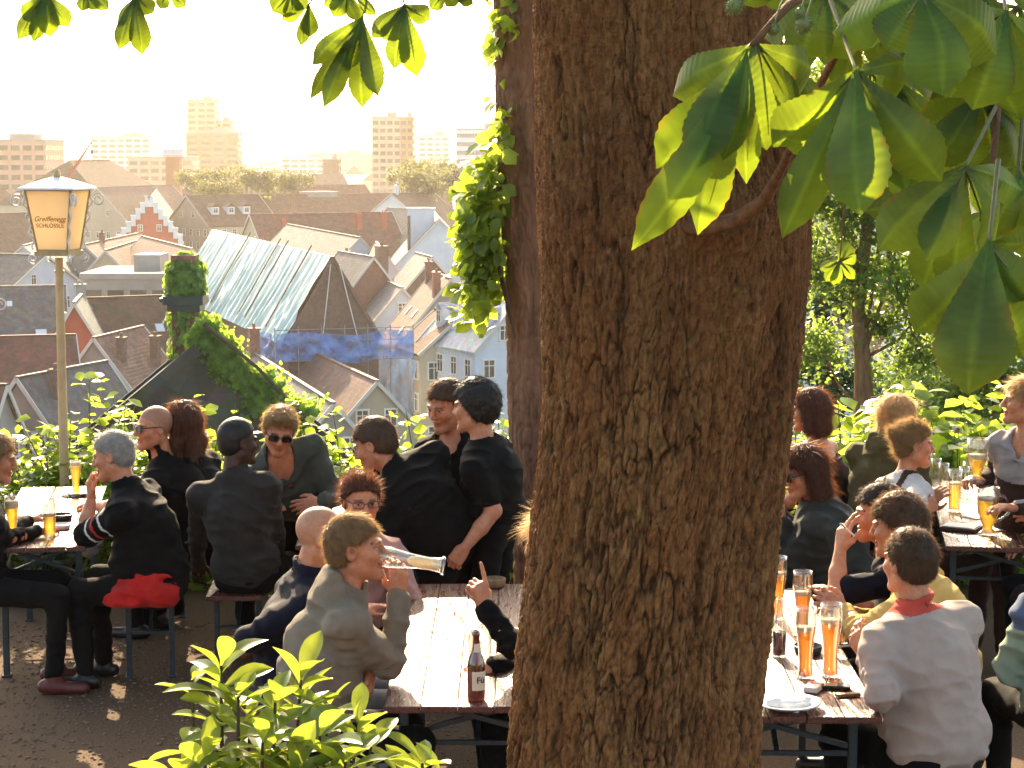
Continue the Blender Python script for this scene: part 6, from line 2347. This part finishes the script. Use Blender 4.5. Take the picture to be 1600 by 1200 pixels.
# ------------------------------------------------------------------ light green shrub in the foreground
def front_shrub():
    def shrub(label, shoots, seed, Y):
        r = np.random.default_rng(seed)
        c = P(shoots[0][0], 1200, Y)
        root = empty('leafy_shrub', (c.x, Y, 0), label, 'shrub')
        m = MB()
        lv = []
        for (px, py, n, L, dY, sp) in shoots:
            n, L = max(6, int(n * 1.25)), L * 1.15
            tip = np.array(P(px, py, Y + dY))
            b0 = np.array((c.x + (tip[0] - c.x) * .35, Y + dY * .5, 0.0))
            mid = np.array((b0[0] + (tip[0] - b0[0]) * .7, b0[1], tip[2] * .72))
            ts = np.linspace(0, 1, 12)
            pts = [(1 - t) ** 2 * b0 + 2 * t * (1 - t) * mid + t * t * tip for t in ts]
            m.tube(pts, [.011 * (1 - t * .7) for t in ts], 6)
            for i in range(n):
                f = i / max(1, n - 1)
                t = 1 - .26 * f ** 1.2
                p = (1 - t) ** 2 * b0 + 2 * t * (1 - t) * mid + t * t * tip
                a = i * 2.4 + r.uniform(-.4, .4) + seed
                el = sp + .75 - 1.15 * f + r.uniform(-.3, .3)
                d = np.array((math.cos(a) * math.cos(el), math.sin(a) * math.cos(el), math.sin(el)))
                ll = L * r.uniform(.7, 1.15)
                w = ll * r.uniform(.36, .52)
                up = np.array((0, 0, 1.0))
                nn = up - d * float(up @ d) + r.normal(0, .22, 3)
                x = np.cross(d, nn)
                x /= np.linalg.norm(x)
                z = np.cross(x, d)
                nu, nv = 9, 5
                uu = np.linspace(0, 1, nu)
                pr = np.interp(uu, [0, .12, .3, .55, .78, .92, 1], [.12, .2, .62, 1, .9, .5, .05])
                vv = np.linspace(-1, 1, nv)
                U, Vv = np.meshgrid(uu, vv, indexing='ij')
                pos = p + (Vv * pr[:, None] * w / 2)[..., None] * x + (U * ll)[..., None] * d + (.22 * w * np.abs(Vv) * pr[:, None] - .22 * ll * U ** 2)[..., None] * z
                ix = np.arange(nu * nv).reshape(nu, nv)
                F = np.stack([ix[:-1, :-1], ix[:-1, 1:], ix[1:, 1:], ix[1:, :-1]], -1).reshape(-1, 4)
                lv.append((pos.reshape(-1, 3), F))
        m.build('stem', M_TWIG, root)
        V, F = joinm(lv)
        mesh_obj('foliage', V, F, LF_SHRUB, root, smooth=True)
    shoots = [(345, 1040, 20, .098, .0, .1), (300, 1062, 10, .085, .1, 0), (372, 1088, 16, .09, -.1, .2), (470, 1062, 18, .10, .1, .3), (430, 1098, 16, .10, -.1, .1), (515, 1100, 20, .09, .1, .1),
              (560, 1128, 14, .088, .0, .1), (500, 1150, 20, .105, -.15, 0), (410, 1160, 18, .10, -.2, 0), (540, 1190, 18, .1, -.2, 0), (320, 1185, 12, .09, -.1, .2), (285, 1215, 12, .10, 0, .1), (360, 1215, 14, .095, -.1, .2),
              (455, 1205, 18, .1, -.2, .2), (340, 1110, 10, .08, .1, .0), (580, 1165, 10, .09, .1, .1), (390, 1125, 12, .085, .1, .1), (300, 1240, 12, .1, 0, .1), (420, 1240, 16, .1, 0, .2), (520, 1240, 16, .1, 0, .2)]
    shrub('big light green shrub with glossy oval leaves at the bottom left', shoots, 5, 4.3)
    shrub('small dark green shoot with broad leaves at the bottom beside the trunk foot', [(660, 1192, 9, .10, 0, .2), (625, 1215, 9, .10, .1, .1), (690, 1218, 9, .1, 0, .1), (650, 1235, 8, .1, 0, .1)], 9, 4.4)


front_shrub()
# ------------------------------------------------------------------ things on the tables, lanterns, the red jacket
M_GLASS = glass_mat('beer_glass', (.96, .97, .96), refl=.10)
M_BOTTLE = glass_mat('brown_glass', (.42, .16, .03), refl=.08)
M_COLA = mat('cola_liquid', (.035, .012, .008), rough=.1, spec=.6)
M_FOAM = leaf_mat('beer_foam', (.85, .80, .70), (.85, .78, .62), fac=.5, rough=.8, var=.1, vscale=60)
M_PORC = mat('white_porcelain', (.78, .76, .73), rough=.22, spec=.6)
M_PAPER = mat('paper_napkin', (.82, .81, .79), rough=.9, bump=.4, bscale=60)
M_DARKPL = mat('dark_ashtray', (.03, .024, .022), rough=.35)
M_BASKET = mat('tan_ashtray', (.30, .17, .07), rough=.6, var=.4, vscale=60)
M_LEATHER = mat('dark_leather', (.035, .015, .014), rough=.45, bump=.3, bscale=90)


def beer_mat(name, col):
    m = bpy.data.materials.new(name)
    m.use_nodes = True
    nt = m.node_tree
    nt.nodes.remove(nt.nodes['Principled BSDF'])
    tr = nd(nt, 'ShaderNodeBsdfTransparent')
    tr.inputs[0].default_value = rgb(col)
    tl = nd(nt, 'ShaderNodeBsdfTranslucent')
    tl.inputs[0].default_value = rgb(tuple(min(1, c * .9) for c in col))
    gl = nd(nt, 'ShaderNodeBsdfGlossy', Roughness=.05)
    a = nd(nt, 'ShaderNodeMixShader')
    a.inputs[0].default_value = .5
    nt.links.new(tr.outputs[0], a.inputs[1])
    nt.links.new(tl.outputs[0], a.inputs[2])
    b = nd(nt, 'ShaderNodeMixShader')
    b.inputs[0].default_value = .06
    nt.links.new(a.outputs[0], b.inputs[1])
    nt.links.new(gl.outputs[0], b.inputs[2])
    nt.links.new(b.outputs[0], nt.nodes['Material Output'].inputs[0])
    return m


M_BEER = beer_mat('amber_beer', (.88, .50, .12))
M_PALE = beer_mat('pale_beer', (.98, .74, .22))
TT = .771
WEIZEN = [(.034, 0), (.035, .006), (.030, .012), (.026, .03), (.0245, .06), (.026, .10), (.031, .145), (.0375, .185), (.0395, .21), (.0375, .245), (.0365, .26)]
TALL = [(.030, 0), (.031, .008), (.027, .02), (.0285, .08), (.031, .16), (.033, .20)]
MUG = [(.038, 0), (.039, .006), (.028, .014), (.017, .024), (.018, .034), (.030, .055), (.038, .085), (.040, .13), (.0405, .175)]
SEIDEL = [(.040, 0), (.041, .006), (.039, .02), (.040, .08), (.0405, .15)]


def glass(label, prof, loc, fill, beer=None, foam=0.0, handle=None, sc=1.0, tilt=None, group='beer glasses on the tables', name='beer_glass', writing=False):
    root = empty(name, loc, label, 'glass', group)
    Hh = prof[-1][1]
    out = [(r * sc, z * sc) for r, z in prof]
    zs_ = np.array([z for r, z in out])
    rs_ = np.array([r for r, z in out])
    th = .0022
    z0 = out[1][1] + .008
    inn = [(float(np.interp(z, zs_, rs_)) - th, float(z)) for z in np.linspace(Hh * sc, z0, 14)]
    m = MB()
    full = out + inn + [(0.0001, z0)]
    m.lathe(full, (0, 0, 0), 28)
    m.build('glass', M_GLASS, root, smooth=True, local=True)
    if fill > 0:
        zt = z0 + (Hh * sc - z0) * fill
        lv = [(0.0001, z0 + .001)] + [(float(np.interp(z, zs_, rs_)) - th - .0008, float(z)) for z in np.linspace(z0 + .001, zt, 14)] + [(.0001, zt)]
        m = MB()
        m.lathe(lv, (0, 0, 0), 24)
        m.build('beer', beer or M_BEER, root, smooth=True, local=True)
        if foam > 0:
            z2 = min(Hh * sc * .985, zt + foam)
            lv = [(.0001, zt + .0006)] + [(float(np.interp(z, zs_, rs_)) - th - .0006, float(z)) for z in np.linspace(zt + .0006, z2, 6)] + [(.0001, z2 + .003)]
            m = MB()
            m.lathe(lv, (0, 0, 0), 24)
            m.build('foam', M_FOAM, root, smooth=True, local=True)
    if handle is not None:
        a = R(handle)
        dx, dy = math.cos(a), math.sin(a)
        m = MB()
        pts = []
        for t in np.linspace(0, 1, 12):
            z = (.05 + t * .10) * sc
            bul = math.sin(t * math.pi) ** .6 * .042 * sc
            rr = float(np.interp(z, zs_, rs_)) - .004
            pts.append((dx * (rr + bul), dy * (rr + bul), z))
        m.tube(pts, .0055 * sc, 8)
        m.build('handle', M_GLASS, root, smooth=True, local=True)
    if tilt is not None: root.rotation_euler = tilt
    return root


def text_mesh(body, size, parent, mtx, m, name='lettering', shear=0.0, ext=.0015):
    cu = bpy.data.curves.new('lettering', 'FONT')
    cu.body = body
    cu.size = size
    cu.align_x = 'CENTER'
    cu.align_y = 'CENTER'
    cu.extrude = ext
    cu.shear = shear
    to = bpy.data.objects.new('lettering_tmp', cu)
    COL.objects.link(to)
    dg = bpy.context.evaluated_depsgraph_get()
    me = bpy.data.meshes.new_from_object(to.evaluated_get(dg))
    bpy.data.objects.remove(to)
    me.materials.clear()
    me.materials.append(m)
    o = bpy.data.objects.new(name, me)
    COL.objects.link(o)
    me.transform(mtx)
    o.parent = parent
    return o


def lumpy(name, root, ells, wr, mt, seed, step=.008, flat=None):
    pts = np.array([e[0] for e in ells])
    f = Field(pts.min(0) - .25, pts.max(0) + .25, step)
    for c, r in ells: f.ell(c, r, None, .05)
    def fn(p):
        n1 = vnoise(p[:, 0] * 13 + p[:, 2] * 9, p[:, 1] * 11, p[:, 2] * 15, seed)
        n2 = vnoise(p[:, 0] * 30, p[:, 1] * 30, p[:, 2] * 30, seed + 3)
        return wr * ((1 - 2.2 * np.abs(n1)) + .35 * n2)
    f.offset(fn, .06)
    if flat is not None: f.cut(lambda p: flat - p[:, 2])
    V, F = f.mesh()
    return mesh_obj(name, V, F, mt, root, smooth=True)


def items():
    t = lambda x, y, z=TT: PZ(x, y, z)
    # left table
    glass('full wheat beer glass with foam beside the woman at the left edge', WEIZEN, t(20, 846), .72, M_PALE, .035, sc=.95)
    glass('half empty beer glass in front of the man with the striped sleeve', TALL, t(78, 842), .5, M_PALE, .012, sc=1.15)
    glass('far wheat beer glass on the left table, full and pale', WEIZEN, t(119, 776), .85, M_PALE, .02, sc=.85)
    # centre table
    glass('empty clear beer mug behind the brown bottle', SEIDEL, t(750, 1046), 0, handle=175, sc=1.25)
    # right table
    glass('wheat beer glass nearest the trunk, behind the cola bottle', WEIZEN, t(1214, 968), .68, M_BEER, .012, sc=1.1)
    glass('wheat beer glass second from the trunk, two thirds full', WEIZEN, t(1253, 994), .62, M_BEER, .01, sc=1.1)
    glass('wheat beer glass in front of the round ashtray, two thirds full', WEIZEN, t(1258, 1060), .66, M_BEER, .012, sc=1.1)
    glass('tallest wheat beer glass beside the dark phone', WEIZEN, t(1297, 1058), .72, M_BEER, .012, sc=1.15)
    glass('empty clear mug between the glasses and the yellow sleeve', SEIDEL, t(1308, 1005), .12, M_BEER, handle=10, sc=1.1)
    # far right table
    glass('slim half full glass on the far right table', TALL, t(1491, 800), .62, M_PALE, .006, sc=1.25)
    glass('big footed mug of beer at the near end of the far right table', MUG, t(1543, 836), .72, M_PALE, .012, handle=-5, sc=1.5)
    glass('beer mug in the hand at the right edge', SEIDEL, t(1588, 826), .35, M_PALE, .008, handle=175, sc=1.5)
    glass('footed mug held up by the woman with the neckerchief', MUG, P(1526, 752, 11.05), .5, M_PALE, .02, sc=1.35)
    for i, (x, y, lb) in enumerate(((1462, 764, 'empty tumbler at the far corner beside the tied up hair'), (1474, 772, 'empty tumbler in front of the far ones, left of the slim glass'), (1448, 752, 'farthest empty tumbler on the right table'), (1506, 778, 'empty tumbler just behind the slim half full glass'))):
        glass(lb, TALL, t(x, y), 0, sc=.95, name='tumbler', group='empty tumblers')

    # the glass the man in the hoodie drinks from
    g = glass('tilted wheat beer glass at the lips of the man in the hoodie', WEIZEN, P(694, 884, 7.95), .0, sc=1.05)
    a, b = P(694, 884, 7.95), P(604, 870, 7.93)
    g.rotation_euler = (b - a).to_track_quat('Z', 'Y').to_euler()
    m = MB()
    m.lathe([(.0001, .02), (.024, .021), (.0235, .05), (.024, .10), (.015, .14), (.0001, .15)], (0, 0, 0), 20)
    m.build('foam', M_FOAM, g, smooth=True, local=True)

    # brown bottle
    L = t(744, 1094)
    root = empty('beer_bottle', L, 'brown beer bottle with a pale label on the centre table', 'bottle')
    prof = [(.033, 0), (.0345, .006), (.0345, .135), (.031, .155), (.020, .185), (.0145, .205), (.0135, .25), (.0155, .253), (.0155, .262), (.0135, .264), (.0135, .27)]
    m = MB()
    m.lathe(prof + [(.011, .27), (.0115, .20), (.028, .15), (.032, .13), (.032, .01), (.0001, .008)], (0, 0, 0), 28)
    m.build('glass', M_BOTTLE, root, smooth=True, local=True)
    m = MB()
    m.lathe([(.0001, .009), (.0315, .01), (.0315, .055), (.0001, .056)], (0, 0, 0), 20)
    m.build('beer', M_BEER, root, smooth=True, local=True)
    M_LAB = mat('bottle_label', (.66, .58, .46), rough=.7)
    M_INK = mat('label_ink', (.03, .025, .02), rough=.7)
    n = 14
    m = MB()
    for z0, z1, r0, r1 in ((.045, .118, .0352, .0352), (.19, .222, .0205, .0152)):
        for i in range(n):
            a0, a1 = [R(-115 + (k * 115 / n)) for k in (i, i + 1)]
            m.add([(r0 * math.cos(a0), r0 * math.sin(a0), z0), (r0 * math.cos(a1), r0 * math.sin(a1), z0), (r1 * math.cos(a1), r1 * math.sin(a1), z1), (r1 * math.cos(a0), r1 * math.sin(a0), z1)], [(0, 1, 2, 3)])
    lb = m.build('label', M_LAB, root, smooth=True, local=True)
    text_mesh('Fü', .034, lb, Matrix.Translation(Vector((.0175, -.0325, .085))) @ Matrix.Rotation(R(28), 4, 'Z') @ Matrix.Rotation(R(90), 4, 'X'), M_INK)
    # cola bottle
    L = t(1217, 1026)
    root = empty('cola_bottle', L, 'clear bottle half full of dark cola beside the trunk', 'bottle')
    prof = [(.029, 0), (.031, .006), (.029, .04), (.031, .085), (.0315, .11), (.026, .145), (.0155, .185), (.0125, .20), (.0125, .235), (.0145, .237), (.0145, .245)]
    m = MB()
    m.lathe(prof + [(.0115, .245), (.0115, .2), (.025, .14), (.029, .1), (.027, .04), (.027, .01), (.0001, .008)], (0, 0, 0), 24)
    m.build('glass', M_GLASS, root, smooth=True, local=True)
    m = MB()
    m.lathe([(.0001, .009), (.0265, .01), (.0265, .04), (.0283, .085), (.0288, .105), (.0001, .106)], (0, 0, 0), 20)
    m.build('cola', M_COLA, root, smooth=True, local=True)

    def dish(name, label, cat, loc, prof, mt, n=32, group=None):
        root = empty(name, loc, label, cat, group)
        m = MB()
        m.lathe(prof, (0, 0, 0), n)
        m.build('dish', mt, root, smooth=True, local=True)
        return root
    PLATE = [(.0001, .004), (.055, .004), (.065, .0), (.07, .003), (.10, .018), (.128, .024), (.129, .027), (.10, .023), (.072, .009), (.0001, .009)]
    L = t(1230, 1106)
    dish('plate', 'large white plate at the near end of the right table', 'plate', L, PLATE, M_PORC)
    r = empty('napkin', L + Vector((.01, -.02, .012)), 'crumpled white napkin lying on the large plate', 'napkin')
    lumpy('paper', r, [(L + Vector((-.02, -.01, .018)), (.05, .03, .01)), (L + Vector((.04, .0, .02)), (.04, .035, .012))], .012, M_PAPER, 4, .006)
    L = t(122, 773)
    dish('plate', 'white plate under the far wheat beer glass on the left table', 'plate', L, [(a * .8, b * .8) for a, b in PLATE], M_PORC)
    L = t(1560, 800)
    dish('plate', 'flat plate behind the big footed mug', 'plate', L, [(a * .8, b * .8) for a, b in PLATE], M_PORC)
    ASH = [(.0001, .004), (.048, .003), (.052, .0), (.056, .004), (.060, .032), (.057, .034), (.052, .012), (.0001, .010)]
    dish('ashtray', 'dark round ashtray behind the two near beer glasses', 'ashtray', t(1262, 1020), ASH, M_DARKPL)
    dish('ashtray', 'dark round ashtray beside the half empty glass on the left table', 'ashtray', t(97, 812), ASH, M_DARKPL)
    dish('bowl', 'small white bowl in front of the dark ashtray on the left table', 'bowl', t(96, 826), [(a * .85, b * .8) for a, b in ASH], M_PORC)
    dish('ashtray', 'tan basket ashtray on the far end of the centre table', 'ashtray', t(772, 916), [(a * .95, b * 1.2) for a, b in ASH], M_BASKET)
    # cigarette box, phones, wallet, menus
    def slab(name, label, cat, loc, size, rz, mt, parts=()):
        root = empty(name, loc, label, cat, None, rz)
        m = MB()
        m.box((0, 0, size[2] / 2 + .001), size)
        m.build('case', mt, root, local=True, bevel=min(size) * .18)
        for nm, s, o_, mm in parts:
            m = MB()
            m.box(o_, s)
            m.build(nm, mm, root, local=True)
        return root
    MWB = mat('cigarette_box', (.72, .66, .60), rough=.5)
    MRD = mat('box_red', (.5, .05, .03), rough=.5)
    slab('cigarette_box', 'white and red cigarette box on the right table', 'box', t(1271, 1079), (.056, .088, .022), R(-25), MWB, [('lid_band', (.0575, .03, .0235), (0, .03, .0125), MRD)])
    MPH = mat('phone_black', (.012, .012, .014), rough=.25)
    slab('mobile_phone', 'dark phone beside the cigarette box', 'phone', t(1306, 1076), (.05, .11, .014), R(80), MPH, [('screen', (.044, .08, .002), (0, .0, .0155), M_PANE)])
    slab('lighter', 'small light coloured lighter beside the dark phone', 'lighter', t(1328, 1088), (.024, .08, .012), R(100), M_BASKET, [('cap', (.022, .018, .011), (0, .048, .007), M_GUTTER)])
    slab('wallet', 'dark leather menu folder on the far right table', 'menu', t(1502, 828), (.15, .20, .022), R(60), M_LEATHER, [('paper', (.13, .18, .003), (0, .0, .026), M_PAPER)])
    slab('menu_card', 'tan menu card under the big footed mug', 'menu', t(1572, 826), (.22, .16, .006), R(15), mat('menu_tan', (.42, .25, .12), rough=.6), [('page', (.19, .13, .002), (0, 0, .0085), M_PAPER)])
    slab('napkin', 'folded napkin beside the menu folder', 'napkin', t(1528, 808), (.14, .12, .006), R(30), M_PAPER)
    # cigarette
    c0, c1 = P(1336, 838, 8.82), P(1313, 818, 8.78)
    root = empty('cigarette', c0, 'lit cigarette between the fingers of the dark haired man', 'cigarette')
    m = MB()
    m.tube([c0, c0 * .3 + c1 * .7], .0042, 8)
    m.build('paper', M_PAPER, root)
    m = MB()
    m.tube([c0 * .3 + c1 * .7, c1], .0043, 8)
    m.build('ash', M_GUTTER, root)
    # red jacket on the bench
    p = PZ(222, 944, .48)
    root = empty('folded_jacket', (p.x, p.y, .481), 'bright red jacket bundled on the end of the bench', 'jacket')
    q = np.array((p.x, p.y, .48))
    lumpy('cloth', root, [(q + np.array((-.07, .0, .03)), (.12, .13, .06)), (q + np.array((.06, .08, .10)), (.11, .13, .11)), (q + np.array((-.01, .04, .08)), (.11, .13, .08)), (q + np.array((.10, -.03, .05)), (.09, .10, .08)), (q + np.array((.09, .10, .17)), (.07, .09, .06))], .017, C_RED, 8, .007, .482)
    # jute bag corner under the polo man's table
    p = PZ(140, 868, .56)
    root = empty('cloth_bag', (p.x, p.y, .50), 'pale grey cloth bag hanging at the corner of the left table', 'bag')
    q = np.array((p.x, p.y, .62))
    lumpy('cloth', root, [(q, (.04, .05, .10)), (q + np.array((.02, .03, .06)), (.03, .04, .06))], .02, C_JEAN, 12, .007)

    # --------------- lanterns
    M_POST = mat('lantern_post', (.58, .42, .22), rough=.6, var=.25, vscale=6, bump=.1)
    M_FRM = mat('lantern_frame', (.46, .34, .16), rough=.5, var=.3, vscale=20)
    M_ORN = mat('lantern_roof', (.68, .68, .66), rough=.5, var=.15, vscale=9)
    M_TXT = mat('lettering_brown', (.16, .08, .03), rough=.6)
    M_OPAL = leaf_mat('lantern_glass', (.92, .84, .66), (1.0, .90, .70), fac=.6, rough=.5, var=.05, vscale=3)

    def lantern(label, px, ptop, pbot, Y, base_z, rz, with_text=True):
        c = P(px, pbot, Y)
        top = P(px, ptop, Y)
        root = empty('street_lantern', (c.x, c.y, base_z), label, 'lantern', 'lanterns on posts', rz)
        zb, zt = c.z - base_z, top.z - base_z
        m = MB()
        m.tube([(0, 0, 0), (0, 0, .5), (0, 0, zb - .02)], [.04, .032, .026], 12)
        m.tube([(0, 0, zb - .12), (0, 0, zb - .10)], .034, 12)
        m.build('post', M_POST, root, smooth=True, local=True, autosmooth=.6)
        hw0, hw1 = .102, .155
        # panes
        for k in range(4):
            a = R(90 * k)
            def pt(x, y, z):
                return (x * math.cos(a) - y * math.sin(a), x * math.sin(a) + y * math.cos(a), z)
            m = MB()
            q = [pt(-hw0, -hw0, zb + .03), pt(hw0, -hw0, zb + .03), pt(hw1, -hw1, zt), pt(-hw1, -hw1, zt)]
            q2 = [pt(-hw0, -hw0 + .006, zb + .03), pt(hw0, -hw0 + .006, zb + .03), pt(hw1, -hw1 + .006, zt), pt(-hw1, -hw1 + .006, zt)]
            m.add(q + q2, [(0, 1, 2, 3), (7, 6, 5, 4)])
            pn = m.build('pane', M_OPAL, root, local=True)
            if k == 0 and with_text:
                sl_ = math.atan2(hw1 - hw0, zt - zb - .03)
                for body, dz_, sz, shr in (('Greiffenegg', .232, .046, .35), ('SCHLÖSSLE', .190, .037, 0)):
                    yy = -(hw0 + (hw1 - hw0) * (dz_ - .03) / (zt - zb - .03)) - .004
                    text_mesh(body, sz, pn, Matrix.Translation(Vector((0, yy, zb + dz_))) @ Matrix.Rotation(R(90) + sl_, 4, 'X'), M_TXT, shear=shr, ext=.001)
            m = MB()
            m.beam(q[0], q[3], .012, .012)
            m.beam(q[0], q[1], .014, .014)
            m.beam(q[3], q[2], .014, .014)
            m.build('frame', M_FRM, root, local=True)
            # wavy ornament along the edge and a scroll
            m = MB()
            e0, e1 = Vector(q[1]), Vector(q[2])
            out = Vector(pt(1, -1, 0)).normalized()
            pts = [e0 + (e1 - e0) * t + out * (.018 + .012 * math.sin(t * 26)) for t in np.linspace(.02, .95, 30)]
            m.tube(pts, .006, 5)
            sc_ = Vector(q[2]) + out * .055 + Vector((0, 0, -.07))
            pts = [sc_ + out * (.012 + .034 * t) * math.cos(t * 9) + Vector((0, 0, (.012 + .034 * t) * math.sin(t * 9))) for t in np.linspace(0, 1, 26)]
            m.tube(pts, .0055, 5)
            lw = Vector(q[1]) + out * .03 + Vector((0, 0, -.05))
            pts = [lw + out * (.01 + .025 * t) * math.cos(-t * 8) + Vector((0, 0, (.01 + .025 * t) * math.sin(-t * 8))) for t in np.linspace(0, 1, 22)]
            m.tube(pts, .005, 5)
            m.build('scroll', M_ORN, root, local=True)
        m = MB()
        rings = [(.195, zt + .0), (.19, zt + .012), (.13, zt + .04), (.075, zt + .062), (.028, zt + .078)]
        vs = [(s_ * x, s_ * y, z) for s_, z in rings for x, y in ((-1, -1), (1, -1), (1, 1), (-1, 1))]
        fs = [(3, 2, 1, 0)]
        for i in range(len(rings) - 1):
            for k in range(4):
                fs.append((i * 4 + k, i * 4 + (k + 1) % 4, i * 4 + 4 + (k + 1) % 4, i * 4 + 4 + k))
        fs.append(tuple(len(vs) - 4 + k for k in range(4)))
        m.add(vs, fs)
        m.build('roof', M_ORN, root, local=True)
        m = MB()
        m.lathe([(.022, zt + .075), (.026, zt + .10), (.014, zt + .125), (.0001, zt + .135)], (0, 0, 0), 10)
        m.build('finial', M_POST, root, local=True)
        m = MB()
        m.box((0, 0, zb + .012), (hw0 * 2 + .03, hw0 * 2 + .03, .03))
        m.build('bottom_plate', M_FRM, root, local=True)
        return root
    lantern('orange glazed lantern with dark lettering on a tall tan post', 92, 296, 398, 13.2, 0.0, R(-11))
    lantern('second orange lantern cut off by the left edge, only a scroll in view', -62, 462, 566, 13.0, 0.0, R(-11))


items()
# ------------------------------------------------------------------ air
def haze():
    m = bpy.data.materials.new('haze_air')
    m.use_nodes = True
    nt = m.node_tree
    nt.nodes.remove(nt.nodes['Principled BSDF'])
    v = nd(nt, 'ShaderNodeVolumePrincipled')
    v.inputs['Color'].default_value = (1.0, 0.93, 0.82, 1)
    v.inputs['Density'].default_value = 0.000085
    v.inputs['Anisotropy'].default_value = 0.55
    nt.links.new(v.outputs[0], nt.nodes['Material Output'].inputs['Volume'])
    b = MB()
    b.box((0, 1300, 43), (3000, 2800, 153))
    o = b.build('haze', m)
    tag(o, kind='stuff')


haze()
